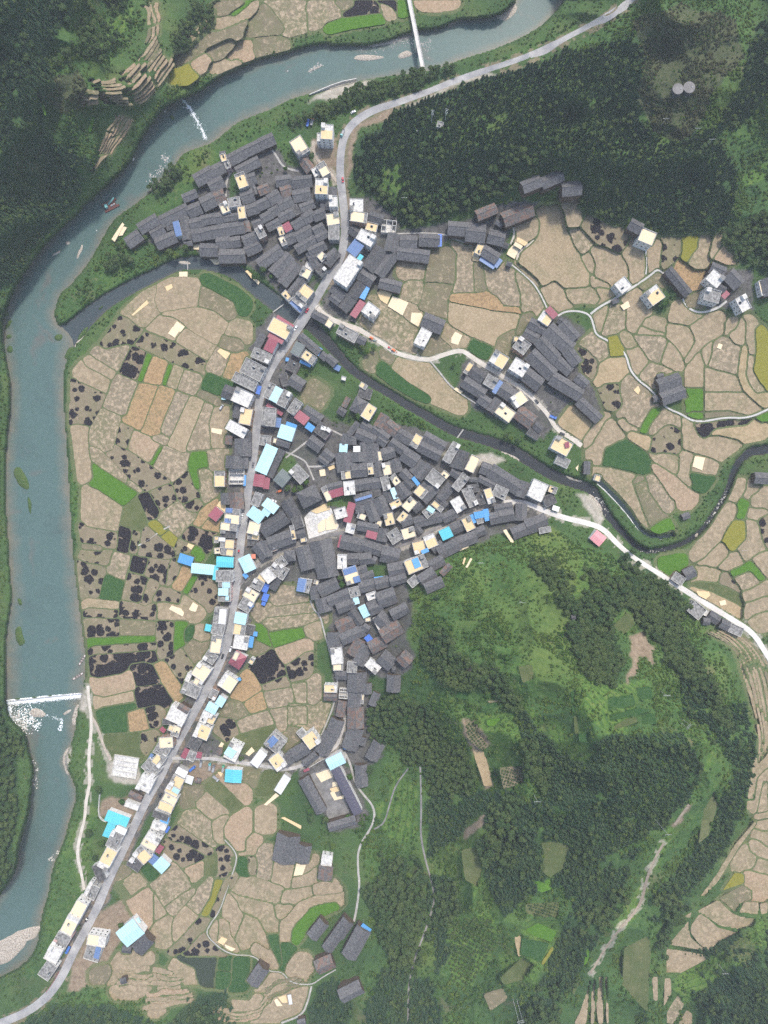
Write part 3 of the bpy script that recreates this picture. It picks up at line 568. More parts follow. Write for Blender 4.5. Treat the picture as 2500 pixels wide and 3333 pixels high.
# paddies: "kind x y x y ..." outlines per survey sheet
FIELDS = """
@200 850 .3617
t 835 345 895 260 1010 200 1230 215 1250 240 1220 405 880 445;d 1250 230 1300 235 1550 370 1500 520 1380 430 1225 405
t 910 470 1180 415 1290 430 1400 490 1480 570 1380 740 1190 640 1110 560 1010 500;t 780 630 880 500 1000 505 1060 540 1110 590 1020 700
t 1030 700 1110 605 1380 760 1310 890;b 670 750 780 635 1300 895 1270 1010 970 890;t 590 490 830 270 840 400 870 460 700 590
b 395 780 590 510 715 605 640 740;G 1300 170 1560 300 1659 380 1640 430 1530 350 1280 215;s 310 870 330 830 600 720 610 770 500 990
t 225 940 300 885 490 1000 450 1060;t 155 1010 210 945 440 1060 400 1190 160 1080;B 630 780 760 820 680 1060 530 1000
g 770 830 815 850 720 1090 680 1070;o 820 860 950 920 890 1110 740 1080;g 960 930 1000 940 940 1120 905 1110
t 1010 940 1095 980 1030 1145 945 1110;s 1105 985 1250 1020 1190 1210 1040 1150;s 1395 780 1520 830 1440 1020 1300 960
o 1520 830 1650 880 1590 1080 1450 1030;t 1530 570 1659 600 1659 690 1490 650;d 1450 680 1600 710 1560 810 1430 770
G 1330 1020 1560 1110 1500 1230 1280 1140;s 490 1010 680 1090 580 1390 380 1290;b 145 1090 400 1200 260 1470 130 1450
o 700 1100 870 1120 730 1510 540 1440;o 880 1120 1020 1160 870 1560 720 1510;s 1030 1170 1150 1210 980 1580 880 1510
k 1160 1220 1280 1260 1100 1710 960 1640;s 1290 1270 1370 1300 1330 1450 1340 1659 1120 1680;t 1380 1310 1450 1340 1440 1659 1350 1650 1330 1450
d 1220 1200 1280 1170 1450 1250 1400 1310;s 250 1560 350 1340 530 1420 460 1700 390 1710 260 1640;t 140 1470 240 1490 240 1700 280 1950 200 1950
b 530 1450 640 1520 580 1690 480 1640;r 640 1530 890 1650 800 1810 590 1690;s 860 1560 970 1600 930 1650 830 1600
@200 1400 .3617
g 275 300 680 560 560 690 285 500;s 260 155 330 170 600 420 580 470 330 300 265 240;s 600 440 730 540 700 560 580 480
b 470 120 600 190 980 450 760 540 590 420 410 210;g 880 140 910 150 820 320 795 300;s 920 150 1140 230 1110 380 1000 460 830 330
g 1150 250 1200 215 1310 220 1320 330 1220 345 1245 510 1200 520 1140 310;s 1315 220 1440 190 1470 330 1330 350
s 1225 350 1320 350 1390 580 1290 620 1250 500;b 1010 470 1130 370 1220 600 1080 660;b 1090 670 1210 610 1240 660 1140 740
t 245 540 300 535 550 690 500 900 235 860;e 560 690 680 600 760 800 730 890 520 850;B 690 600 780 565 860 770 790 800
b 800 550 980 490 1035 630 900 700;s 870 790 1050 640 1190 780 1050 950;y 780 840 830 815 950 910 890 960;y 960 910 1045 980 1000 1050 890 960
B 1090 950 1160 870 1370 920 1280 1060 1090 980;b 1040 980 1180 1040 1130 1110 1020 1060;g 1200 1040 1255 1060 1220 1140 1160 1110
b 710 1100 740 880 780 880 1000 1060 950 1150 690 1130;b 215 870 505 920 490 1050 240 1020;B 520 860 630 900 600 1100 510 1070
b 640 890 710 930 670 1110 600 1100;d 240 1030 360 1050 355 1080 240 1065;b 240 1085 460 1095 430 1220 200 1180
b 200 1195 400 1240 340 1500 210 1490;s 440 1100 620 1130 560 1350 400 1260;G 370 1310 560 1360 520 1530 335 1500
B 650 1130 790 1150 740 1290 620 1260;b 790 1150 960 1180 940 1390 750 1290;b 980 1190 1070 1200 1060 1290 950 1400 920 1380
o 1080 1240 1190 1270 1080 1460 1010 1420;g 1190 1280 1230 1310 1140 1480 1080 1460;b 1240 1310 1400 1520 1290 1590 1140 1480
b 600 1280 780 1340 720 1550 540 1520;b 790 1340 870 1370 760 1590 690 1560;b 900 1420 1090 1460 1060 1570 830 1520
k 235 1520 515 1550 510 1610 235 1590;b 235 1600 510 1610 500 1690 240 1690;b 530 1540 850 1590 840 1680 520 1680
t 870 1570 1100 1480 1280 1590 1200 1690 860 1690
@0 1950 .3617
b 790 170 1070 180 1065 330 810 340;b 1085 100 1410 110 1400 190 1080 170;d 1085 190 1390 210 1390 330 1080 310
g 810 350 1395 325 1400 375 820 415;b 835 430 1410 400 1420 440 840 480;B 850 510 1390 470 1410 550 1180 570 1090 670 880 700
r 865 730 1180 655 1215 800 930 870;k 900 900 1190 830 1210 920 910 970;B 1180 600 1290 570 1390 640 1440 750 1240 780
o 1400 590 1490 570 1640 800 1550 890 1450 720;B 1220 800 1450 770 1540 900 1240 980;G 920 980 1210 930 1230 990 1140 1020 1150 1200 960 1200
e 965 1220 1250 1200 1250 1390 965 1370;o 1140 1010 1290 980 1340 1170 1160 1200;b 1310 980 1410 960 1450 1130 1350 1150
b 1270 1190 1390 1180 1350 1360 1260 1350;b 1420 210 1560 220 1550 500 1440 520 1410 400;g 1570 220 1659 210 1659 400 1560 460
@500 2050 .3014
b 130 330 310 210 400 320 300 580;G 220 0 320 0 310 150 220 210;G 330 0 430 0 420 70 320 130;d 320 210 440 100 530 140 490 260 410 330
t 430 90 460 0 540 0 520 130;g 1230 30 1610 0 1640 80 1300 190;g 1130 0 1230 20 1270 180 1130 110;d 1080 110 1270 190 1200 240 1090 200
B 1090 440 1250 210 1310 230 1420 410 1420 480 1170 580;b 1170 600 1420 500 1480 600 1190 640;r 1310 210 1659 90 1659 190 1420 370 1330 280
b 1420 390 1659 260 1659 520 1490 550;o 880 640 1060 480 1160 620 950 760;o 990 800 1170 680 1230 850 1050 890;s 1200 690 1490 640 1510 760 1240 850
s 1500 590 1659 560 1659 790 1530 780;d 790 900 930 790 1010 890 880 970;s 890 1000 1230 870 1300 1010 930 1110;e 860 1170 1300 1040 1310 1080 1000 1240
s 1250 860 1440 850 1430 1080 1340 1050;s 1470 830 1659 820 1659 1020 1460 1010;b 700 1050 860 940 930 1100 850 1170;d 1460 1060 1560 1090 1600 1160 1490 1250 1420 1130
d 1000 1500 1190 1490 1120 1640 970 1650
@850 2200 .3014
s 350 90 580 40 580 300 360 280;s 310 310 760 330 690 560 300 510;d 280 600 330 570 450 680 330 750;e 0 1010 200 1040 140 1200 0 1230
t 0 1480 90 1450 90 1630 0 1640
@550 1600 .3014
s 1140 1080 1500 1100 1520 1190 1150 1230;s 950 1280 1540 1200 1600 1290 1000 1340;s 1060 1380 1640 1310 1659 1370 1090 1500;t 1470 1480 1650 1390 1659 1500 1480 1560
o 270 350 520 90 560 140 460 240 350 380;o 350 390 420 290 500 340 490 420
@300 2400 .3014
e 1250 580 1380 490 1590 690 1480 770;r 1390 460 1659 500 1659 650 1590 680;t 1110 700 1240 590 1460 780 1280 880;d 1020 700 1060 560 1200 600 1080 740
s 990 960 1090 780 1280 900 1310 1160 1200 1110;b 880 1100 980 990 1250 1190 1290 1270 1200 1230;b 840 1150 1000 1130 1210 1300 980 1400 850 1260
r 1000 1430 1200 1350 1190 1500 1090 1560;s 620 1580 880 1370 1030 1500 1060 1659 640 1659;t 1300 930 1430 860 1380 960 1400 1080 1310 1100
r 1440 1020 1480 930 1659 820 1659 1230 1560 1240 1450 1090;e 1230 1310 1330 1270 1340 1480 1230 1470;b 1370 1220 1500 1260 1480 1450 1350 1500
G 530 1400 600 1360 740 1480 640 1570;t 330 1550 460 1460 600 1580 460 1659;d 340 1440 420 1450 320 1530
@500 2733 .3617
r 660 0 930 0 930 110 750 120;G 760 180 840 180 840 310 770 260;b 850 170 930 180 930 300 850 290;s 940 90 1080 110 1040 360 940 330
t 1090 170 1270 200 1230 420 1060 380;t 1250 350 1480 270 1470 380 1240 420;t 1290 210 1450 190 1370 320 1260 330;b 590 130 700 150 670 330 590 350
y 570 370 620 360 540 560 480 680 440 690 520 540;b 640 370 720 300 600 600 560 690 520 690;b 180 990 440 700 500 720 370 850 300 1010
b 270 1000 460 880 650 1050 290 1040;t 5 740 120 690 160 700 150 930 50 920 0 860;t 170 770 290 610 380 680 190 890;t 0 480 120 650 20 740 0 740
s 100 620 330 440 350 480 170 670;s 310 590 440 440 520 330 500 500 390 660;s 0 450 280 300 340 420 90 600;r 270 280 450 210 450 330 370 390
t 750 490 820 370 960 360 1150 430 1100 570;t 740 500 1070 580 1130 830 1020 840 950 720 780 630;t 690 540 740 560 770 640 810 680 720 890 690 850 680 650
t 820 670 930 710 1010 860 1040 1000 920 880 780 940 730 900;t 610 780 680 760 700 880 740 940 700 1000 570 910;t 490 850 570 780 590 900 620 980 530 920
t 930 960 1050 1000 1110 1110 1060 1150 1000 1090;t 1180 480 1410 430 1430 490 1160 570;t 1450 410 1590 390 1650 470 1450 480;t 1090 590 1220 600 1190 690 1100 700
t 1140 800 1200 700 1300 650 1350 570 1480 520 1659 500 1659 550 1480 570 1400 600 1290 730 1240 800 1220 920 1140 920
G 1030 860 1120 850 1150 1110 1120 1100;G 1150 930 1230 930 1230 1060 1170 1160;g 1240 870 1260 790 1420 620 1600 560 1640 570 1400 680 1330 800 1240 920
t 1200 1130 1250 1070 1370 1080 1390 1140 1310 1260 1240 1260;p 250 1060 570 1060 530 1280 380 1230 370 1160 240 1100;t 170 1230 230 1100 390 1150 370 1250
G 580 1070 700 1070 690 1180 580 1170;G 580 1190 690 1200 680 1290 570 1280;G 710 1080 800 1090 800 1310 700 1320;t 1000 1440 1080 1320 1200 1290 1190 1330 1020 1450
t 930 1640 1000 1500 1150 1400 1400 1320 1390 1400 1300 1500 1000 1650;t 930 1330 1160 1220 1100 1270 1000 1340;t 720 1500 900 1520 960 1420 980 1440 930 1540 740 1530
t 0 1550 20 1480 150 1430 180 1450;t 70 1300 200 1330 100 1340
@0 2833 .3014
t 1320 140 1490 20 1600 130 1420 270;r 1430 290 1659 160 1659 560 1570 610 1550 500 1480 400;t 1200 1190 1240 1080 1340 930 1440 900 1600 950 1480 990 1330 1020 1260 1150
d 1040 1120 1190 1090 1180 1150 1040 1170;t 1250 1290 1480 1250 1640 1140 1659 1180 1450 1330 1280 1340
@1250 650 .3014
d 490 560 770 580 740 910 450 890;d 430 1100 470 880 740 920 690 1060 670 1290 480 1230 370 1180;s 200 740 440 720 420 870 230 860;s 260 880 420 870 350 1110 250 1050
s 790 480 950 500 960 660 970 1000 740 1000 800 880 790 620;d 970 680 1060 690 1100 960 980 1000
s 1070 700 1190 760 1300 720 1400 820 1450 1000 1450 1140 1300 1140 1230 1050 1120 960 1090 880;o 730 1020 1120 1010 1230 1070 1280 1150 1440 1170 1440 1200 1200 1200 700 1090
k 700 1100 1430 1240 1400 1380 1230 1480 1200 1580 960 1490 740 1370 690 1280;t 640 1330 740 1380 930 1480 890 1600 740 1590 650 1460;G 960 1490 1180 1600 1100 1650 890 1620
d 1220 1500 1390 1400 1340 1659 1200 1640;s -110 1090 0 1180 240 1300 380 1390 280 1630 0 1530 -190 1310;t 230 1260 270 1130 340 1150 430 1230 380 1380 280 1330
t 1390 290 1600 210 1659 260 1659 380 1560 460 1440 400;t 1420 720 1500 730 1659 870 1659 950 1560 850;s 1430 820 1520 850 1640 960 1659 1240 1600 1200 1500 1170 1490 1000
d 510 1500 720 1590 640 1640 450 1659;d 1500 1300 1600 1210 1620 1280 1450 1440
@1000 1150 .3014
k 900 160 960 60 1340 130 1590 400 1659 450 1659 590 1300 440 1090 310;d 810 60 850 0 960 60 900 140;d 670 110 720 50 760 80 710 140;d 0 400 60 350 180 420 90 570 0 500
G 760 130 830 90 1230 380 1330 470 1200 420 950 280
@1500 0 .6028
k 440 1150 550 1140 575 1250 640 1380 695 1480 680 1550 560 1555 510 1510 450 1535 330 1430 330 1370 400 1300 435 1240;t 560 1130 600 1110 670 1145 640 1220 575 1225
b 650 1220 680 1150 820 1220 890 1320 850 1370 720 1290;s 585 1240 640 1235 710 1310 660 1370 610 1330;t 710 1340 790 1340 860 1370 905 1450 900 1500 820 1540 730 1500 730 1400
t 645 1390 680 1370 720 1420 710 1475 660 1450;t 870 1370 920 1320 980 1360 1000 1450 960 1530 920 1520 900 1430;t 1000 1340 1080 1320 1070 1440 1010 1470
b 1110 1285 1185 1285 1190 1360 1120 1450 1080 1430;y 1200 1280 1280 1275 1280 1340 1220 1410 1190 1400;t 1290 1280 1360 1265 1330 1380 1270 1450 1230 1420
t 1370 1265 1420 1260 1400 1340 1350 1380;r 1400 1330 1440 1350 1490 1390 1380 1400;o 1130 1470 1180 1400 1290 1480 1300 1520 1240 1590 1200 1570;d 985 1525 1060 1465 1090 1510 1030 1550
t 560 1560 690 1550 750 1610 660 1600 580 1610;t 700 1490 800 1530 800 1560 710 1540;t 440 1560 510 1515 560 1570 570 1640 480 1659;t 740 1550 800 1560 800 1620 760 1620
@1900 850 .3617
t 80 480 170 420 200 470 150 640 110 620;s 215 500 330 370 380 430 370 590 270 660 160 660;t 340 350 420 280 500 310 560 400 560 470 490 600 430 640 380 580 390 450
s 20 760 110 690 210 730 220 850 140 900;y 215 690 300 660 380 850 240 860;q 150 920 240 870 390 860 400 990 300 1090 170 1100 140 1050;b 0 810 110 880 120 940 70 1020
b 180 1110 300 1100 340 1300 240 1280;t 320 680 340 630 430 670 480 760 400 790 330 710;t 390 800 490 770 580 890 480 1030 430 980;s 450 680 700 670 750 720 680 910 580 880 510 760
s 500 1030 600 910 800 990 660 1010 590 1110;s 340 1090 400 1030 560 1130 650 1250 500 1510 390 1450 350 1350;t 700 910 760 720 860 830 870 920 820 970
t 750 610 870 590 970 640 1000 720 910 860 840 760 750 680;t 550 530 700 570 740 640 610 620 530 570;t 500 590 720 650 720 670 500 650;t 850 410 910 400 980 470 1080 490 960 560 820 530
t 970 580 1110 480 1220 510 1250 600 1100 740 960 890 920 880 1000 720;t 1060 790 1150 730 1140 850 1100 940 1070 870;t 1000 840 1050 820 1080 940 1080 1130 970 1130 970 900
s 1180 740 1290 710 1400 790 1370 1020 1130 950;t 1090 960 1370 1030 1420 1160 1090 1170;t 1090 1180 1440 1190 1590 1350 1490 1390 1300 1340 1080 1350
q 1440 770 1470 760 1460 1040 1530 1180 1659 1250 1659 1300 1580 1270 1430 1140 1390 1010;t 1320 640 1450 560 1440 740 1360 730;t 1290 590 1360 560 1370 600 1300 640
t 1480 530 1530 600 1540 830 1490 820 1470 720;t 1490 850 1530 860 1520 1000 1600 1130 1560 1180 1490 1110 1460 1000;y 1550 620 1590 640 1640 800 1659 1120 1590 1090 1530 980 1560 830
g 970 1150 1080 1150 1080 1350 980 1340;g 990 1360 1080 1360 1080 1410 1000 1400;g 600 1310 650 1360 560 1540 500 1520;s 600 1470 750 1370 850 1390 860 1470 750 1460 640 1560 590 1540
b 620 1600 700 1490 800 1480 850 1560 850 1700 640 1730;B 1010 1460 1300 1430 1480 1430 1470 1470 1180 1510 1080 1590 1040 1560;q 1190 1500 1659 1460 1600 1550 1400 1590 1150 1560
d 1080 1360 1300 1350 1480 1400 1300 1400 1090 1420;g 1590 1390 1659 1350 1659 1440 1610 1440;d 920 300 1060 290 1000 420 940 430 900 350
@1700 1350 .4822
t 1090 10 1130 40 1190 150 1250 160 1330 140 1450 180 1300 290 1110 220;t 700 0 820 0 790 100 720 70 690 30;G 560 220 650 190 750 240 860 300 870 380 830 400 720 380 540 330
t 480 190 570 50 650 160 600 200 530 330 470 310;t 410 170 490 60 560 20 470 190;q 285 70 350 -20 420 0 475 60 400 165;t 870 280 950 255 1040 300 1040 370 900 310;q 750 130 870 160 840 210
r 860 340 900 340 1150 560 1110 610 1000 560;s 840 400 900 410 1020 580 960 640 900 560 850 480;t 480 370 600 360 760 400 740 450 790 580 850 750 800 740 620 450
d 750 480 830 440 850 540 950 690 860 750 790 600;g 870 770 950 710 990 790 930 810 880 800;d 740 450 800 410 830 440 760 480;G 1140 405 1260 415 1220 480 1160 470
t 1150 360 1180 280 1290 310 1260 400;t 1080 260 1140 270 1110 390 1140 460 1070 390;t 1170 950 1420 620 1435 650 1200 960;t 1540 550 1650 530 1659 600 1560 620;t 1530 630 1620 650 1590 710 1520 690
t 1500 540 1550 480 1570 510 1520 580;t 1420 540 1480 470 1490 520 1440 570;g 1480 570 1530 580 1500 690 1460 680;y 1390 840 1430 740 1500 730 1510 830 1430 910
t 1520 710 1580 720 1620 830 1600 920 1500 980 1450 910 1510 840;b 1600 700 1659 720 1659 860 1610 830;t 1320 1030 1460 920 1490 1000 1400 1040;t 1210 1010 1350 900 1370 950 1310 1020
k 1180 1070 1220 1020 1340 1060 1310 1130 1180 1110;b 1340 1070 1400 1080 1460 1190 1330 1140;g 1410 1060 1540 1000 1640 1100 1600 1120 1540 1050 1420 1090;s 1440 1100 1540 1060 1600 1130 1500 1180
t 1560 970 1610 940 1659 1020 1659 1100;t 1500 1200 1659 1120 1659 1200 1520 1260;t 1520 1270 1640 1240 1659 1310 1540 1350;t 1560 1370 1650 1330 1659 1420 1600 1430
q 1170 1190 1260 1190 1460 1290 1450 1330 1360 1320 1200 1230;g 960 1000 1080 980 1080 1030 960 1050;e 1180 1130 1320 1140 1440 1200 1480 1280 1380 1230 1260 1180
@1500 2333 .6028
t 1600 330 1650 280 1600 500 1580 480;t 1630 370 1659 350 1659 510 1600 520;t 1620 580 1659 570 1659 610 1640 610
t 1600 640 1659 620 1659 700 1620 660;t 1570 720 1600 680 1659 710 1659 770 1600 740;t 1490 800 1550 720 1590 760 1580 810 1500 820;t 1580 820 1610 770 1659 780 1659 850
y 1410 940 1480 840 1530 850 1530 900 1440 930;r 1540 890 1540 840 1659 860 1659 940 1590 980 1560 920;d 1390 980 1520 910 1570 940 1570 990 1520 1000 1480 1060 1430 1010
t 1500 1060 1530 1000 1610 1000 1610 1070;t 1612 1010 1659 1000 1659 1060 1620 1070;t 1270 1050 1390 990 1420 1020 1480 1070 1590 1090 1580 1130 1500 1150 1400 1130 1340 1090
t 1240 1130 1290 1060 1350 1100 1390 1140 1510 1165 1410 1210 1340 1265 1290 1230 1240 1170;t 1120 1230 1230 1100 1240 1190 1330 1265 1230 1250;t 1110 1250 1320 1285 1330 1310 1180 1390 1105 1390
t 1200 1080 1250 1050 1240 1090;t 1100 1410 1135 1410 1140 1490 1095 1570;s 1110 1600 1170 1500 1210 1550 1150 1659 1110 1659;t 1170 1659 1220 1580 1250 1600 1250 1659
t 640 1600 700 1420 690 1550 680 1659 610 1659;t 705 1480 730 1390 725 1590 720 1659 700 1659;t 745 1400 770 1400 770 1659 740 1659 730 1560;t 780 1400 795 1400 800 1659 785 1659
@0 0 .3014
t 960 880 1080 850 1090 870 1000 910;g 950 1410 990 1260 1020 1270 980 1430;g 400 1000 430 990 500 1240 480 1250
@0 500 .4219
t 690 140 760 30 840 0 780 60 720 150
@500 0 .3014
r 400 700 560 590 630 640 440 760;d 570 530 700 470 820 430 810 520 730 590 640 640;d 270 680 600 450 980 260 980 310 620 500 290 690
d 1000 330 1240 90 1330 190 1410 310 1300 290 1150 320;s 1260 50 1560 0 1659 170 1659 270 1430 340 1370 210;r 820 590 1000 510 1060 520 1050 560 830 640;t 640 700 900 650 800 700 650 730;d 1080 530 1160 470 1390 460 1400 500 1200 570
d 700 100 830 60 960 10 990 40 850 110 700 140;t 680 240 920 200 1060 40 1040 100 900 220 700 270;g 850 150 1000 60 1050 0 1000 0 960 50;y 230 850 320 740 380 700 430 780 330 850
@1000 0 .3014
s 0 100 280 0 300 40 370 110 360 180 0 270;d 290 30 490 0 490 60 380 120;B 380 150 500 60 510 0 720 0 800 130 400 180;B 760 0 950 0 960 110 900 70;t 800 40 880 50 940 130 820 170;g 230 270 400 200 800 150 810 180 430 240 240 290
g 970 0 1080 0 1090 100 990 130;r 1200 0 1590 0 1580 30 1380 60 1270 50
@1200 1700 .7836
G 870 880 915 870 920 910 875 915;G 990 730 1100 715 1110 760 990 790;G 1110 690 1170 680 1185 730 1120 745;G 1000 800 1120 770 1180 780 1100 810 1000 830;G 1130 800 1190 790 1195 840 1130 840
e 1020 840 1110 800 1120 830 1040 860 1010 880;G 370 700 420 700 410 740 360 730;G 470 760 540 745 545 765 470 790;g 490 820 560 810 520 850 490 845;g 700 1500 760 1480 740 1530 700 1535;e 1010 430 1080 370 1110 420 1060 470
e 620 600 680 590 690 650 640 670;G 840 700 860 700 860 790 845 790;e 850 800 870 800 875 880 855 880;d 400 820 430 810 500 930 470 950 410 900;q 430 940 480 950 520 1090 480 1100 440 980;d 540 1020 640 1010 650 1080 560 1110
d 490 740 560 735 550 750 495 750;t 1612 1010 1659 960 1640 1080 1612 1180 1600 1160;t 1620 1190 1659 1160 1659 1210 1630 1220
@1500 2333 .6028
g 345 1150 420 1110 520 1160 490 1220 360 1170;G 330 1190 480 1225 430 1330 320 1280;e 430 680 520 670 600 700 560 820 480 870 430 830 450 740;g 400 890 480 880 490 930 430 950;e 350 1010 530 1000 530 1085 400 1080 350 1060
q 285 1185 325 1180 330 1290 310 1300;y 430 1335 495 1235 507 1250 445 1345;e 210 1410 330 1300 400 1340 340 1420 230 1450;d 120 1500 230 1460 260 1520 160 1590;e 0 720 90 700 120 830 90 920 20 880
e 880 1250 1010 1180 1030 1230 1010 1600 960 1550 870 1450;t 1030 1400 1065 1400 1065 1540 1040 1530;e 1310 500 1370 400 1390 470 1340 640 1280 690;t 1290 970 1380 850 1480 690 1590 560 1600 572 1490 725 1390 890 1320 970
e 670 1080 720 1020 730 1060 690 1140;g 660 1350 680 1250 700 1245 690 1320;e 600 1480 640 1400 655 1410 610 1510
"""
MATS = """
@200 850 .3617
630 485 770 350 785 380 645 490;960 650 1000 590 1060 630 1020 690;1000 600 1040 540 1110 590 1070 640;1400 810 1430 785 1520 830 1480 885;1060 95 1135 95 1135 140 1060 140;1350 1500 1450 1515 1440 1560 1350 1540;930 230 990 205 1000 240 950 270
@0 500 .4219
860 660 945 530 960 545 885 680;915 635 950 560 980 570 945 630
@1250 650 .3014
1440 405 1480 420 1555 465 1520 500 1430 450;1420 455 1500 500 1475 535 1395 490;1345 540 1390 490 1460 530 1410 640 1325 590;955 560 970 560 1045 640 1020 670 955 655;730 1490 770 1425 845 1465 800 1570 725 1545;40 1150 95 1040 170 1070 265 1110 240 1160 200 1250;-75 1005 -30 970 85 1015 30 1130 -40 1080;300 1220 400 1225 420 1250 370 1370 285 1320
@850 2200 .3014
590 1060 745 1000 780 1090 650 1150;740 1220 830 1190 850 1240 770 1265;745 1260 790 1250 820 1310 890 1290 895 1320 790 1345;30 1390 160 1265 195 1295 60 1400;215 1535 250 1525 435 1620 430 1655;770 1150 810 1140 830 1180 770 1200
@500 2733 .3617
1260 325 1285 215 1370 230 1340 318;575 920 610 875 665 900 625 950;640 945 740 985 705 1005 650 975;1085 1445 1110 1430 1160 1495 1110 1500;1120 1420 1190 1400 1205 1465 1160 1470
@1250 1400 .3014
820 1285 910 1245 915 1265 820 1305;1285 1085 1320 1070 1405 1210 1375 1220;845 1440 865 1375 885 1380 860 1455;880 1480 935 1380 955 1390 900 1490
@1900 850 .3617
1200 780 1215 740 1250 750 1235 795;450 1160 490 1120 510 1160 490 1200;330 400 400 355 420 410 360 440
@1700 1350 .4822
1150 350 1165 280 1235 290 1215 375;1175 1190 1260 1195 1270 1220 1240 1245 1190 1220;1330 1260 1370 1250 1380 1280 1340 1290;360 360 380 335 375 380
@850 1500 .3014
530 540 740 440 745 525 600 570;610 690 650 650 700 620 690 750 620 775;700 640 780 560 830 700 810 735 700 750
@550 1600 .3014
515 150 550 100 615 150 610 230;0 1270 30 1230 130 1265 165 1310 150 1350;215 1270 260 1195 315 1230 290 1300 240 1290;190 590 210 560 275 580 240 630
@500 2050 .3014
990 1340 1060 1265 1090 1310 1030 1365;700 1260 730 1210 760 1230 740 1275;690 1540 760 1530 730 1590
@400 400 .3014
930 1465 1050 1465 1035 1525 990 1530;760 1320 830 1310 820 1370 765 1365;1320 1600 1345 1590 1420 1659 1390 1680
@800 800 .3014
0 280 20 275 150 390 135 420
@1000 1150 .3014
130 1260 190 1250 200 1320 140 1330;220 1230 290 1205 300 1240 240 1265;1585 390 1610 370 1680 410 1659 440
"""

# contour terraces: upper line, lower line, number of steps, pieces along each
TERRACES = [("2297 2056 2352 2084 2399 2139 2430 2233 2454 2327 2470 2421 2458 2490", "2360 2044 2440 2074 2500 2150 2530 2250 2535 2330 2530 2405 2500 2480", 7, 3),
 ("285 258 345 262 400 240 440 195 478 150 505 110", "325 335 405 345 455 348 500 312 540 262 572 205", 9, 3),
 ("378 368 345 430 308 500", "436 385 412 432 362 505", 6, 2), ("462 15 482 70 478 110 460 148", "520 0 524 60 520 110 500 140", 3, 2),
 ("250 300 290 285 320 290", "262 350 300 345 325 335", 3, 1), ("705 40 640 90 600 120", "690 75 650 110 625 140", 2, 1),
 ("700 3265 770 3290 840 3275 860 3240", "690 3315 760 3340 860 3320 900 3260", 4, 1), ("860 3220 900 3190 960 3175", "870 3260 930 3235 1000 3200", 3, 1),
 ("380 3160 440 3150 520 3140 600 3170", "370 3210 450 3215 540 3215 600 3200", 3, 2), ("470 3230 560 3220 620 3210", "460 3300 560 3280 640 3260", 3, 1)]
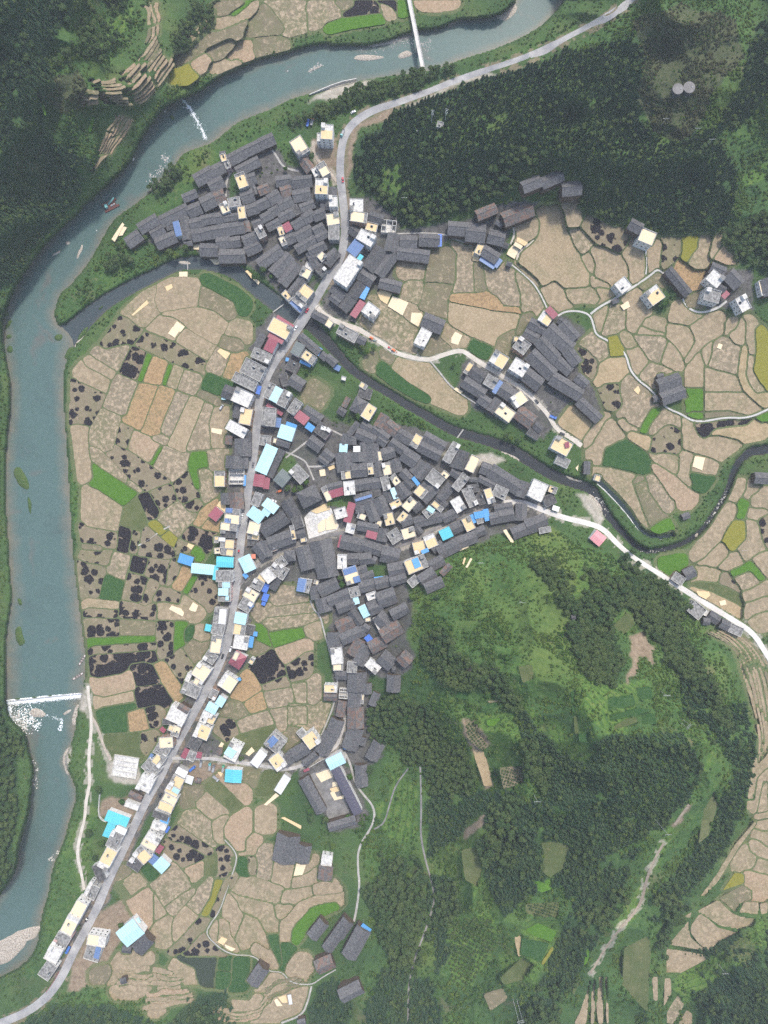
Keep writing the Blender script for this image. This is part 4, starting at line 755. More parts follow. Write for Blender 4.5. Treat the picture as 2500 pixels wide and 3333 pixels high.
# roads and paths: name, width, material, points (sheet units)
ROADS = [
 ('main_road', 27, 'asphalt', "2150 -60 2090 -20 2000 42 1900 100 1750 175 1650 212 1500 258 1400 300 1300 335 1220 357 1160 390 1125 432 1111 481 1107 560 1112 620 1122 700 1124 760 1111 843 1071 899 1038 957 993 1029 957 1086 926 1135 890 1183 859 1249 844 1301 838 1361 832 1436 821 1512 811 1572 803 1636 791 1705 782 1781 774 1871 767 1931 758 1977 749 2037 741 2089 726 2131 711 2170 687 2219 663 2261 636 2312 611 2357 578 2415 545 2481 518 2538 505 2556 469 2620 430 2704 399 2771 354 2861 325 2938 286 3014 241 3095 205 3174 169 3228 121 3273 60 3309 -60 3352"),
 ('stream_road', 15, 'pale', "1029 996 1056 1026 1101 1050 1162 1068 1201 1092 1252 1122 1292 1152 1362 1168 1401 1172 1450 1152 1500 1140 1518 1149 1560 1179 1620 1215 1657 1239 1711 1272 1753 1315 1786 1351 1810 1396 1862 1426 1893 1451"),
 ('village_street', 13, 'street', "779 1904 815 1865 851 1829 912 1793 964 1774 1007 1759 1109 1732 1160 1742 1242 1768 1296 1782 1370 1747 1437 1710 1506 1683 1575 1653 1654 1629"),
 ('valley_road', 17, 'concrete', "1640 1636 1700 1632 1772 1663 1845 1688 1912 1702 1965 1721 2004 1765 2038 1798 2086 1832 2158 1876 2279 1953 2375 2011 2452 2059 2491 2122 2540 2200"),
 ('river_track', 10, 'pale', "286 2232 289 2276 297 2330 297 2384 289 2456 291 2529 292 2555 280 2607 276 2667 259 2727 250 2781 265 2842 274 2896"),
 ('river_track', 9, 'dirt', "300 2335 318 2366 336 2427 360 2475"),
 ('school_lane', 11, 'pale2', "560 2468 642 2469 696 2469 756 2481 801 2484 877 2496 925 2507 986 2492 1031 2465 1091 2438 1109 2396 1124 2336"),
 ('school_path', 7, 'pathc', "1121 2447 1142 2489 1154 2547 1185 2589 1212 2619 1221 2652 1209 2694 1165 2760 1165 2830 1171 2878 1162 2954 1152 3000"),
 ('hill_path', 5, 'street', "1329 2501 1287 2556 1269 2616 1251 2682 1215 2700"),
 ('hill_path', 6, 'street', "1368 2491 1372 2640 1368 2719 1388 2813 1419 2915 1396 3000 1330 3170 1328 3330"),
 ('field_path', 5, 'pathw', "1660 858 1681 873 1732 915 1759 956 1780 1001"),
 ('field_path', 6, 'pathw', "1816 1028 1841 1013 1886 1012 1922 1025 1934 1065 1940 1089 1970 1104 2001 1121 2037 1150 2050 1204 2081 1241 2117 1266 2153 1309 2175 1331 2215 1346 2254 1371 2298 1371 2363 1358 2435 1362 2510 1328"),
 ('field_path', 7, 'pathw', "1922 1022 1952 998 2000 973 2063 933 2117 897 2142 873 2175 904 2218 962 2236 1002 2280 1020 2334 1005 2366 980"),
 ('field_path', 5, 'pathw', "2102 815 2108 857 2102 893"),
 ('field_path', 5, 'pathc', "1289 761 1370 758 1443 761 1479 777 1536 798"),
 ('field_path', 7, 'pale', "1672 734 1675 765 1663 795"),
 ('field_path', 8, 'pale', "1750 777 1725 792 1687 819 1684 846"),
 ('village_path', 7, 'pathc', "880 480 900 508 918 539 942 551 972 557"),
 ('village_path', 7, 'pathc', "735 641 736 593 747 563 800 520 880 482"),
 ('village_path', 9, 'dirt', "1021 460 1021 499 1039 527 1081 569 1096 593"),
 ('village_path', 6, 'pathc', "929 1470 992 1497 1006 1524 1022 1563"),
 ('village_path', 6, 'pathc', "1006 1519 1052 1518 1094 1506"),
 ('village_path', 5, 'pathc', "1010 1954 1019 1981 1043 2005 1053 2050 1068 2101 1080 2147 1095 2204 1101 2228 1085 2300 1067 2345 1046 2393"),
 ('field_path', 4, 'pathc', "731 2733 768 2773 771 2805 739 2892 717 2964 674 3022 674 3051 746 3109 825 3109 854 3138 876 3163 920 3163 945 3200 1014 3207 1043 3185 1093 3156"),
 ('field_path', 6, 'pathc', "1014 3210 1003 3257 985 3304 916 3330"),
 ('field_path', 5, 'pathc', "450 1776 480 1760 520 1730 553 1712"),
 ('garden_path', 6, 'pathc', "930 1490 970 1460 1060 1390 1120 1420"),
 ('gully_track', 9, 'gully', "2160 2745 2128 2800 2105 2860 2088 2940 2050 2990 2010 3030 1960 3100 1922 3168"),
 ('gully_track', 8, 'gully', "2244 2616 2220 2650 2196 2684"),
 ('stream_path', 5, 'pathc', "1401 1176 1430 1210 1460 1250 1490 1275 1560 1320"),
]
# water courses: left x y, right x y, level
RIVER_A = """1720 -60 1880 -60 -3|1650 45 1795 62 -3|1560 62 1700 125 -3|1500 60 1600 165 -3|1430 95 1500 195 -3|1340 100 1400 235 -3|1250 140 1300 245 -3|1180 150 1200 258 -3
1100 148 1120 275 -3|1050 142 1060 290 -3|980 155 1000 308 -3|930 175 950 320 -3|850 190 880 358 -3|780 222 830 375 -3|710 252 775 398 -3|650 300 740 425 -3|590 320 695 465 -3|530 350 640 482 -3
505 390 595 498 -3|465 440 565 545 -3|440 490 548 570 -3|425 525 530 590 -3|363 593 506 610 -3|295 648 443 665 -3|236 711 371 711 -3|177 762 333 778 -3|131 812 287 859 -3|70 900 236 922 -3
30 975 190 960 -3|5 1050 172 1045 -3|8 1105 240 1112 -3|15 1150 205 1205 -3|40 1280 206 1290 -3|20 1430 217 1430 -3|15 1600 227 1610 -3|25 1750 234 1740 -3|30 1850 242 1850 -3|40 1950 257 1970 -3|18 2060 268 2060 -3|20 2150 283 2160 -3|18 2278 268 2254 -3"""
RIVER_B = """18 2280 266 2256 -4.6|28 2340 250 2325 -4.6|85 2385 246 2380 -4.8|90 2440 225 2440 -4.8|108 2490 205 2480 -4.8|105 2540 240 2540 -4.8|100 2590 253 2590 -4.8|92 2660 228 2665 -4.8|60 2750 210 2740 -4.8
58 2815 172 2820 -4.8|25 2880 162 2900 -4.8|-20 2935 135 2985 -4.8|-60 3000 125 3080 -4.8|-120 3060 70 3152 -4.8|-260 3120 -60 3205 -4.8"""
# centre x y, width, level
STREAM = """2560 1462 34 6.5|2500 1464 31 6|2443 1468 29 5.6|2405 1500 23 5.2|2385 1538 19 4.8|2370 1591 15 4.4|2346 1634 14 4|2317 1678 14 3.7|2293 1716 15 3.4|2245 1760 17 3|2182 1784 17 2.6|2110 1798 17 2.3|2066 1779 19 2|2028 1736 19 1.7|1984 1687 23 1.4|1960 1649 24 1.2
1931 1591 31 .9|1845 1567 34 .6|1772 1533 36 .4|1700 1485 36 .1|1640 1452 34 -.2|1551 1424 30 -.5|1476 1405 29 -.8|1392 1355 27 -1|1325 1319 26 -1.2|1265 1280 24 -1.4|1196 1240 26 -1.6|1140 1200 27 -1.8|1089 1140 29 -1.9|1050 1095 35 -2|1011 1056 37 -2.1|969 1035 50 -2.2|921 1005 50 -2.3|875 969 52 -2.4|830 936 48 -2.5|762 878 46 -2.6|671 855 44 -2.7|581 857 42 -2.7|527 885 40 -2.8|443 926 42 -2.8|359 972 46 -2.9|295 1020 56 -2.9|253 1066 66 -3|200 1110 90 -3.02"""
POOL = "2310 1575 2330 1545 2375 1505 2420 1490 2410 1515 2370 1540 2340 1580"
CANAL = "1940 1560 1975 1590 2015 1632 2045 1668 2075 1712 2105 1742 2150 1750 2195 1740"
# land cover outlines: class, points
COVER = [
 ('V', "480 780 520 730 600 650 640 560 880 430 920 450 960 540 1040 560 1080 640 1090 760 1080 860 1010 960 960 1020 900 950 830 880 800 850 720 840 640 820 560 800"),
 ('V', "1130 640 1200 640 1290 700 1300 750 1420 760 1400 830 1300 900 1240 990 1180 1060 1120 1040 1050 1010 1070 900 1120 800"),
 ('V', "750 1150 900 1010 960 1080 1000 1100 980 1180 930 1260 1000 1320 1150 1390 1250 1350 1450 1440 1560 1500 1740 1600 1810 1640 1780 1700 1640 1730 1560 1760 1480 1800 1440 1900 1350 1960 1330 2100 1350 2180 1300 2200 1200 2200 1210 2420 1250 2460 1180 2520 1090 2450 900 2530 780 2480 640 2480 560 2600 470 2680 420 2800 330 2980 200 3180 130 3180 300 2880 400 2680 450 2560 570 2330 640 2200 700 2000 710 1800 730 1600 720 1400 740 1250"),
 ('V', "1500 1180 1620 1150 1700 1050 1800 1020 1870 1040 1960 1150 1950 1230 1980 1340 1930 1390 1880 1350 1800 1400 1760 1440 1680 1380 1560 1340 1490 1270"),
 ('V', "2280 850 2440 880 2460 1000 2370 1010 2280 1000"),
 ('V', "975 2500 1110 2440 1200 2650 1170 2700 1080 2700 980 2560"),
 ('V', "1340 750 1450 730 1560 700 1640 650 1760 650 1750 700 1660 740 1640 830 1540 800 1400 790"),
 ('g', "985 1180 1040 1140 1110 1190 1150 1230 1160 1290 1140 1360 1080 1370 1030 1330 985 1270"),
 ('g', "900 1990 1000 1930 1070 2000 1090 2240 1080 2340 1000 2400 900 2430 720 2470 740 2330 810 2190 870 2050"),
 ('g', "840 1480 935 1470 1000 1530 960 1560 900 1530"),
 ('g', "1430 1960 1340 1960 1330 1900 1250 1880 1240 1840 1310 1840"),
 ('g', "1110 1270 1300 1350 1280 1380 1190 1390 1140 1360"),
 ('g', "700 1400 745 1400 730 1800 690 2000 640 2190 560 2330 500 2340 600 2100 660 1900"),
 ('g', "742 575 790 540 815 560 775 640 742 655"), ('g', "905 485 950 450 978 500 962 550 925 542"), ('g', "985 880 1030 905 1000 935 968 920"), ('g', "1310 780 1345 800 1310 860 1290 840"),
 ('g', "1085 1570 1160 1600 1130 1650 1080 1640"), ('g', "1180 1600 1210 1590 1215 1640 1185 1645"), ('g', "1190 1830 1270 1830 1260 1880 1195 1890"), ('g', "770 2540 860 2600 800 2640 740 2600"), ('g', "960 2520 1010 2600 1060 2680 1000 2700 940 2600"), ('g', "1180 2500 1240 2480 1260 2620 1200 2600"),
 ('D', "1010 440 1090 450 1110 560 1090 600 1030 560 1015 500"),
 ('D', "640 2480 780 2490 740 2560 660 2570 600 2520"),
 ('D', "300 2980 420 2920 440 3010 350 3120 310 3200 220 3230 230 3130"),
 ('S', "258 2262 290 2240 302 2330 300 2400 285 2330 262 2320"),
 ('S', "205 2470 235 2430 240 2450 225 2500 215 2520"),
 ('S', "1400 1470 1600 1480 1660 1500 1600 1530 1500 1500"),
 ('S', "1870 1600 1930 1610 1975 1690 1950 1720 1910 1660"),
 ('S', "350 2440 440 2440 460 2560 360 2540"),
 ('S', "1000 330 1060 290 1160 260 1230 262 1180 285 1090 315"),
 ('D', "1130 400 1210 380 1280 350 1270 390 1180 420 1150 520 1125 620 1130 480"),
 ('S', "1500 262 1640 232 1620 245 1480 285 1330 350 1320 345"),
 ('D', "330 2600 430 2590 460 2640 420 2680 320 2660"),
 ('B', "2060 60 2200 20 2400 60 2420 180 2330 300 2250 460 2120 440 2070 330 2080 220"),
 ('B', "150 260 260 230 290 330 230 380 150 340"),
 ('B', "30 480 140 460 180 540 70 570"),
 ('U', "1440 1810 1640 1760 1790 1720 1900 1780 1880 1900 1830 2000 1880 2160 1870 2330 1760 2340 1680 2220 1620 2080 1500 2000 1440 1960 1340 2090 1340 2010"),
 ('U', "2380 640 2500 560 2700 600 2700 900 2480 880 2400 830 2380 740"),
 ('U', "1960 90 2120 -50 2200 -50 2100 80 1980 230 1900 230 1900 130"),
 ('U', "2000 2450 2200 2360 2330 2330 2350 2420 2260 2560 2180 2750 2110 2900 1980 3150 1950 3330 2080 3330 2130 3060 2300 2830 2390 2600 2400 2400 2300 2240 2120 2180"),
 ('U', "760 520 900 480 960 500 1010 440 1000 360 1060 330 900 390 700 480 560 600 480 700 380 760 300 880 180 1000 180 1050 230 1060 360 950 520 860 460 800"),
 ('U', "205 1220 250 1150 330 1110 270 1180 255 1300 250 1450 285 1700 275 1900 290 2050 300 2240 282 2180 250 1900 230 1650 215 1400"),
 ('U', "160 2840 200 2760 300 2600 320 2650 290 2800 280 2900 200 3120 120 3190 60 3200 130 3100 140 3000"),
 ('D', "2190 2680 2240 2610 2248 2622 2205 2690"),
 ('D', "1525 2420 1565 2445 1600 2520 1612 2560 1572 2565 1555 2480"),
 ('D', "1500 2330 1540 2335 1600 2420 1560 2445 1510 2400"),
 ('D', "2050 2060 2100 2055 2135 2110 2130 2170 2110 2140 2080 2140 2070 2200 2040 2230 2055 2150"),
 ('D', "1505 2700 1580 2640 1575 2690 1510 2740"),
 ('D', "1510 2180 1545 2150 1540 2190"),
]
# open grassy slopes
GRASS = [
 '1568 1801 1670 1825 1764 1880 1779 1958 1732 2029 1748 2107 1811 2138 1873 2185 1866 2248 1795 2295 1748 2248 1701 2170 1670 2076 1638 1997 1576 1935 1529 1856',
 '1670 2201 1795 2311 1881 2420 1952 2452 1905 2491 1826 2444 1748 2358 1685 2279',
 '2297 2342 2351 2405 2359 2522 2312 2640 2242 2742 2163 2836 2077 2953 2030 2999 2085 2875 2163 2718 2242 2601 2289 2483',
 '1772 2750 1842 2742 1850 2812 1795 2875 1764 2828',
 '1489 2750 1568 2765 1576 2859 1544 2922 1497 2836',
 '1881 2193 1983 2232 2124 2209 2132 2373 1983 2389 1889 2326',
 '1286 2522 1356 2561 1364 2718 1278 2750 1215 2640',
 '1552 2326 1670 2311 1701 2389 1623 2475 1568 2405',
 '1850 1833 1905 1825 1920 1919 1881 1958 1858 1903',
 '1983 2013 2054 1982 2077 2036 2030 2076',
 '1463 2984 1608 2984 1620 3086 1536 3207 1463 3201',
 '1620 3116 1710 2996 1825 2996 1813 3086 1741 3188 1650 3225',
 '2024 2935 2102 2893 2151 2935 2102 3044 2018 3134 1994 3086',
 '2181 3195 2283 3128 2404 3056 2500 2996 2500 3086 2343 3188 2223 3273',
 '330 60 440 20 430 90 380 130',
 '1230 560 1290 540 1330 600 1300 650 1240 620',
 '2420 560 2520 520 2520 700 2440 700',
]
# woods: kind (c conifer, b broadleaf, u shrubs), spacing, points
WOODS = [
 ('c', 9.5, "-400 -400 260 -400 230 60 150 160 180 300 130 380 200 480 300 510 310 560 250 660 120 800 40 930 -400 1050"),
 ('u', 10, "-300 -300 500 -300 500 0 440 130 330 230 300 260 330 480 330 560 230 690 100 830 30 960 -300 1000"),
 ('b', 21, "230 0 440 -20 420 120 360 190 290 230 200 250 190 120"),
 ('b', 14, "640 20 705 30 700 90 640 140 600 175 570 170 580 110"),
 ('u', 9, "780 140 850 105 920 95 930 130 860 145 790 160"),
 ('u', 9, "700 235 640 230 560 270 520 310 480 380 430 470 500 370 520 340 600 312 700 246 780 215 900 180 900 160"),
 ('c', 9, "1165 520 1160 470 1240 420 1290 350 1400 310 1500 278 1650 238 1760 205 1840 165 1900 170 1960 150 2040 130 2100 200 2070 330 2120 440 2200 470 2330 420 2420 240 2460 100 2800 -200 2800 300 2500 320 2400 420 2380 520 2400 610 2370 700 2320 760 2200 770 2090 770 2050 730 1960 745 1870 690 1900 640 1870 580 1760 560 1690 560 1660 640 1590 620 1500 690 1420 700 1350 735 1300 730 1230 640 1150 590"),
 ('b', 17, "1150 590 1180 560 1300 620 1420 640 1540 580 1640 530 1700 500 1780 520 1740 560 1660 640 1590 640 1500 690 1350 740 1300 730 1230 650"),
 ('u', 11, "2060 40 2200 -100 2500 -100 2430 200 2330 420 2200 470 2110 440 2060 330 2080 210"),
 ('u', 10, "1960 90 2120 -50 2200 -50 2100 80 1980 230 1900 230 1900 130"),
 ('u', 9, "1210 235 1500 235 1640 190 1600 205 1500 245 1400 285 1290 320 1200 340 1130 370 1090 400 1000 410 960 420 900 430 860 440 900 410 1000 390 1060 340 1100 300 1180 290 1240 260"),
 ('b', 15, "1130 300 1190 290 1250 275 1330 240 1390 235 1480 215 1500 232 1400 272 1290 310 1200 330 1140 350 1080 385 1010 400 940 410 900 415 990 380 1080 350"),
 ('u', 10, "1640 190 1850 80 1900 40 1900 70 1800 130 1650 205"),
 ('b', 17, "2300 760 2400 720 2480 700 2700 760 2700 900 2480 900 2440 860 2390 850 2360 800"),
 ('u', 10, "2390 640 2500 540 2700 560 2700 740 2480 720 2400 720"),
 ('c', 9, "1905 2450 1985 2380 2070 2385 2220 2380 2270 2450 2290 2520 2240 2600 2160 2680 2060 2740 1960 2800 1830 2880 1700 2920 1650 2980 1600 2900 1570 2840 1640 2700 1730 2600 1800 2560 1760 2460 1700 2380 1690 2330 1720 2300 1760 2380 1830 2450"),
 ('c', 9.5, "2370 2290 2420 2280 2455 2450 2430 2600 2370 2740 2280 2860 2180 2950 2140 2990 2090 3020 2150 2890 2240 2780 2330 2650 2390 2500"),
 ('c', 9, "1480 2590 1590 2560 1640 2600 1580 2700 1560 2820 1520 2700 1430 2760 1390 2800 1390 2600 1440 2570"),
 ('c', 9, "1950 2830 2080 2750 2040 2860 1980 2990 1900 3130 1830 3230 1740 3330 1680 3330 1780 3160 1830 3030 1880 2920"),
 ('c', 9.5, "1390 2830 1480 2860 1500 2960 1480 3100 1420 3180 1400 3000"),
 ('b', 13, "1380 2060 1450 2040 1480 2100 1540 2170 1560 2220 1510 2260 1440 2230 1380 2170 1360 2110"),
 ('b', 13, "1190 2270 1290 2255 1400 2300 1440 2360 1450 2430 1400 2490 1330 2490 1280 2420 1215 2420"),
 ('b', 13, "1400 2410 1470 2400 1540 2480 1540 2560 1480 2590 1400 2570 1380 2490"),
 ('b', 13, "1560 2150 1650 2200 1700 2300 1690 2340 1640 2300 1600 2230 1550 2230"),
 ('b', 14, "1700 2390 1790 2450 1810 2540 1760 2580 1700 2500"),
 ('b', 14, "1720 1820 1800 1810 1850 1880 1900 1840 2000 1860 2060 1900 2140 1960 2200 2050 2200 2120 2140 2090 2060 2010 1990 2060 2030 2160 1990 2230 1900 2200 1860 2090 1840 1990 1790 1920"),
 ('b', 15, "2020 1790 2060 1790 2090 1820 2060 1850 2020 1830"),
 ('u', 9, "1440 1810 1640 1760 1790 1720 1900 1780 1990 1800 2200 1960 2270 2060 2300 2200 2400 2330 2300 2380 2100 2370 2080 2250 1980 2260 1880 2330 1760 2340 1680 2220 1620 2080 1500 2000 1440 1960 1340 2090 1340 2010 1400 1930"),
 ('u', 10, "2250 2380 2360 2330 2420 2290 2390 2500 2300 2700 2200 2850 2120 2990 2000 3160 1960 3330 1900 3330 1960 3170 2060 3000 2150 2760 2260 2600 2290 2500"),
 ('b', 16, "1240 2830 1340 2800 1380 2860 1420 3000 1400 3060 1330 3000 1280 3100 1200 2950 1180 2880"),
 ('b', 15, "1280 2960 1360 3000 1380 3100 1340 3170 1270 3130 1260 3030"),
 ('u', 11, "1170 2640 1290 2680 1300 2800 1230 2830 1180 2790"),
 ('c', 10, "620 3250 740 3220 760 3300 800 3400 560 3500 540 3350"),
 ('b', 15, "640 3290 740 3270 740 3400 640 3400"),
 ('c', 10, "1030 3220 1100 3180 1150 3260 1120 3400 1010 3450 1000 3330"),
 ('u', 11, "170 3240 300 3220 420 3240 560 3280 560 3450 0 3450 0 3340"),
 ('c', 11, "60 3340 180 3270 350 3270 520 3330 540 3500 0 3500"),
 ('c', 10, "2200 3100 2330 3060 2500 3020 2700 3000 2700 3500 2280 3500 2330 3330 2250 3230 2300 3180"),
 ('b', 17, "-300 1000 10 1000 10 1180 -5 1300 -10 1500 -10 1900 -10 2250 20 2290 25 2350 80 2390 85 2440 50 2470 60 2560 70 2640 40 2750 40 2810 0 2900 -300 3000"),
 ('u', 9, "290 700 250 640 380 560 430 480 420 430 470 420 440 500 400 550 330 610"),
 ('u', 11, "480 790 560 810 540 850 440 910 330 960 260 1010 200 1000 230 960 300 900 340 800 400 760"),
 ('b', 15, "500 590 560 545 600 570 560 620 520 640 490 620"),
 ('u', 10, "560 540 640 490 700 490 640 560 560 600 500 650 420 700 450 670 520 610"),
 ('b', 16, "350 820 400 790 440 850 400 890 350 880"),
 ('u', 11, "1250 1330 1300 1310 1450 1410 1440 1440 1330 1390 1260 1350"),
 ('u', 12, "1900 2600 2000 2560 2200 2560 2190 2620 2100 2690 2000 2740 1850 2800"),
 ('u', 11, "1690 2000 1700 2100 1690 2150 1600 2150 1530 2080 1560 2000"),
 ('b', 13, '1834 2005 1905 2013 1999 2068 2030 2138 1991 2201 1928 2170 1873 2107 1842 2052'),
 ('b', 14, '2140 2044 2210 2036 2250 2107 2297 2170 2344 2264 2391 2366 2445 2436 2406 2452 2344 2350 2281 2264 2218 2201 2155 2138'),
 ('b', 14, '2061 1833 2140 1856 2242 1958 2218 2013 2124 2029 2046 1958 2030 1888'),
 ('b', 15, '1576 2585 1685 2585 1701 2718 1670 2812 1576 2859 1529 2797 1576 2679'),
 ('b', 14, '1239 2797 1364 2773 1395 2844 1294 2875 1223 2867'),
 ('b', 14, '1411 2844 1489 2859 1482 2999 1427 2999'),
 ('c', 10, '2210 2201 2281 2264 2344 2358 2406 2452 2445 2444 2453 2483 2406 2483 2359 2483 2297 2389 2218 2295'),
 ('c', 10, '1590 2574 1656 2574 1789 2634 1753 2718 1704 2791 1668 2911 1620 2935 1590 2875 1602 2754 1578 2670'),
 ('c', 10, '1825 2833 1921 2827 1958 2791 1921 2875 1885 2911 1837 2923'),
 ('b', 16, '1873 2935 2000 2875 2042 2887 2018 2965 1970 3032 1921 3086 1885 3044'),
 ('b', 18, '1741 3207 1837 3164 1885 3176 1837 3237 1813 3333 1729 3333 1717 3261'),
 ('b', 16, '2138 2905 2181 2893 2199 2923 2253 2929 2229 2977 2181 3002 2175 3056 2157 3116 2138 3056 2169 2984 2126 2941'),
 ('u', 13, '1340 1900 1480 1800 1640 1750 1900 1770 2060 1840 2280 1990 2350 2120 2440 2300 2470 2500 2430 2650 2330 2800 2200 2900 2130 3000 2150 3330 1400 3400 1150 3340 1180 3150 1210 2950 1160 2700 1230 2600 1240 2480 1330 2250 1370 2100'),
 ('u', 11, '2140 3330 2150 3230 2280 3130 2420 3050 2560 2980 2560 3400 2140 3400'),
 ('u', 12, '1200 600 1300 400 1500 290 1800 190 2100 60 2500 300 2500 650 2300 770 2000 770 1850 690 1600 650 1350 740'),
 ('c', 10, "1240 3160 1330 3140 1420 3200 1440 3330 1250 3400 1180 3300"),
]
ORCHARDS = [(13, .5, '1463 2990 1590 2984 1620 3056 1536 3201 1463 3195'), (9, .9, '1513 2358 1536 2350 1591 2428 1568 2444 1521 2405'), (9, .3, '1623 2499 1701 2491 1709 2546 1638 2569'), (9, .3, '1710 2941 1819 2935 1819 2987 1741 2984'), (14, .2, '1885 2984 1934 2947 1946 2971 1915 3032')]
# ---------------------------------------------------------------- read the plan
pts2 = lambda t: [(float(a), float(b)) for a, b in zip(t.split()[::2], t.split()[1::2])]
HS = []
for ox, oy, s, e in sheets(HOUSES):
    k = e[0]; v = list(map(float, e[1:]))
    p1 = (ox+s*v[0], oy+s*v[1]); p2 = (ox+s*v[2], oy+s*v[3]); w = v[4]*s
    h = v[5] if len(v) > 5 else {'g': 5.2, 'H': 6.0}.get(k[0], 6.0)
    if k[0] == 'g':                      # eaves overhang: roofs of the close-built rows all but touch
        dx, dy = p2[0]-p1[0], p2[1]-p1[1]; p1 = (p1[0]-dx*.055, p1[1]-dy*.055); p2 = (p2[0]+dx*.055, p2[1]+dy*.055); w *= 1.13
    if k[0] == 'F' and w > 12:
        dx, dy = p2[0]-p1[0], p2[1]-p1[1]; p1 = (p1[0]-dx*.03, p1[1]-dy*.03); p2 = (p2[0]+dx*.03, p2[1]+dy*.03); w *= 1.05
    HS.append((k, p1, p2, w, h))
FS = []
for ox, oy, s, e in sheets(FIELDS):
    v = list(map(float, e[1:])); FS.append((e[0], [(ox+s*v[i], oy+s*v[i+1]) for i in range(0, len(v)-1, 2)]))
MT = []
for ox, oy, s, e in sheets(MATS):
    v = list(map(float, e)); MT.append([(ox+s*v[i], oy+s*v[i+1]) for i in range(0, len(v)-1, 2)])
def at_line(pts, t):
    d = [0]
    for a, b in zip(pts[:-1], pts[1:]): d.append(d[-1]+math.hypot(b[0]-a[0], b[1]-a[1]))
    q = t*d[-1]
    for i in range(len(pts)-1):
        if q <= d[i+1] or i == len(pts)-2:
            k = (q-d[i])/((d[i+1]-d[i]) or 1); return (pts[i][0]+(pts[i+1][0]-pts[i][0])*k, pts[i][1]+(pts[i+1][1]-pts[i][1])*k)
NFS = len(FS)
for up, lo, n, pieces in TERRACES:
    up, lo = chaikin(pts2(up), 2, False), chaikin(pts2(lo), 2, False)
    for i in range(n):
        cut = 0.0
        for q in range(pieces):
            t0 = cut + random.uniform(.0, .05); t1 = min(1, (q+1)/pieces + random.uniform(-.08, .05)); cut = t1 + .02
            a_, b_ = [], []
            for k in range(9):
                t = t0+(t1-t0)*k/8; u, v = at_line(up, t), at_line(lo, t); wob = (vnoise(t*5, i*.7)-.5)*.9
                w2 = (vnoise(t*9+i*5.1, i*1.9)-.5)*.5; f0, f1 = (i+.06+wob)/n, (i+.80+wob+w2*.5)/n
                a_.append((u[0]+(v[0]-u[0])*f0, u[1]+(v[1]-u[1])*f0)); b_.append((u[0]+(v[0]-u[0])*f1, u[1]+(v[1]-u[1])*f1))
            FS.append((random.choice('ttttrd'), a_ + b_[::-1]))
RD = [(n, w, m, chaikin(pts2(t), 2, False)) for n, w, m, t in ROADS]
def bank(txt):
    r = [tuple(map(float, q.split())) for q in txt.replace('\n', '|').split('|')]
    return r
def smooth_ribbon(r, n=2):
    L = chaikin([(a[0], a[1]) for a in r], n, False); R = chaikin([(a[2], a[3]) for a in r], n, False)
    z = chaikin([(i, a[4]) for i, a in enumerate(r)], n, False)
    return [(l[0], l[1], q[0], q[1], c[1]) for l, q, c in zip(L, R, z)]
def ribbon_from_centre(c):
    out = []
    for i, (x, y, w, z) in enumerate(c):
        a = c[max(0, i-1)]; b = c[min(len(c)-1, i+1)]
        dx, dy = b[0]-a[0], b[1]-a[1]; l = math.hypot(dx, dy) or 1
        nx, ny = -dy/l, dx/l; out.append((x+nx*w/2, y+ny*w/2, x-nx*w/2, y-ny*w/2, z))
    return out
WATER = [('river', 'river', smooth_ribbon(bank(RIVER_A))), ('river_below_weir', 'river', smooth_ribbon(bank(RIVER_B))),
         ]
_st = smooth_ribbon(ribbon_from_centre(bank(STREAM))); _k = next(i for i, a in enumerate(_st) if (a[0]+a[2])/2 < 985)
WATER += [('stream', 'stream', _st[:_k+1]), ('stream_mouth', 'mouth', _st[_k:])]
_cz = lambda p: base1(*p) - 1.6
cpts = pts2(CANAL)
WATER.append(('canal', 'pond', smooth_ribbon(ribbon_from_centre([(x, y, 15, 3.6 - .12*i) for i, (x, y) in enumerate(cpts)]))))

# ---------------------------------------------------------------- field mosaic: neighbouring plots grow until only a bund is left between them
RS = 2.0; rw, rh = 1252, 1670
LAB = np.zeros((rh, rw), np.int16); BLK = np.zeros((rh, rw), bool)
rx = (np.arange(rw)+.5)*RS; ry = (np.arange(rh)+.5)*RS
def rwin(poly, pad=2):
    x0 = max(0, int((min(p[0] for p in poly)-pad)/RS)); x1 = min(rw, int((max(p[0] for p in poly)+pad)/RS)+2)
    y0 = max(0, int((min(p[1] for p in poly)-pad)/RS)); y1 = min(rh, int((max(p[1] for p in poly)+pad)/RS)+2)
    return (slice(y0, y1), slice(x0, x1)) if x1 > x0 and y1 > y0 else None
def rfill(poly):
    w = rwin(poly)
    if w is None: return None, None
    gx, gy = np.meshgrid(rx[w[1]], ry[w[0]]); return w, in_poly(gx, gy, poly)
def rect(p1, p2, w, grow=0):
    dx, dy = p2[0]-p1[0], p2[1]-p1[1]; l = math.hypot(dx, dy) or 1
    ux, uy = dx/l, dy/l; a = w/2+grow
    q1 = (p1[0]-ux*grow, p1[1]-uy*grow); q2 = (p2[0]+ux*grow, p2[1]+uy*grow)
    return [(q1[0]-uy*a, q1[1]+ux*a), (q2[0]-uy*a, q2[1]+ux*a), (q2[0]+uy*a, q2[1]-ux*a), (q1[0]+uy*a, q1[1]-ux*a)]
def blk(poly):
    w, m = rfill(poly)
    if w is not None: BLK[w] |= m
for k, p1, p2, w_, h in HS: blk(rect(p1, p2, w_, 3))
for n, w_, m_, pts in RD:
    for a, b in zip(pts[:-1], pts[1:]): blk(rect(a, b, w_, 2))
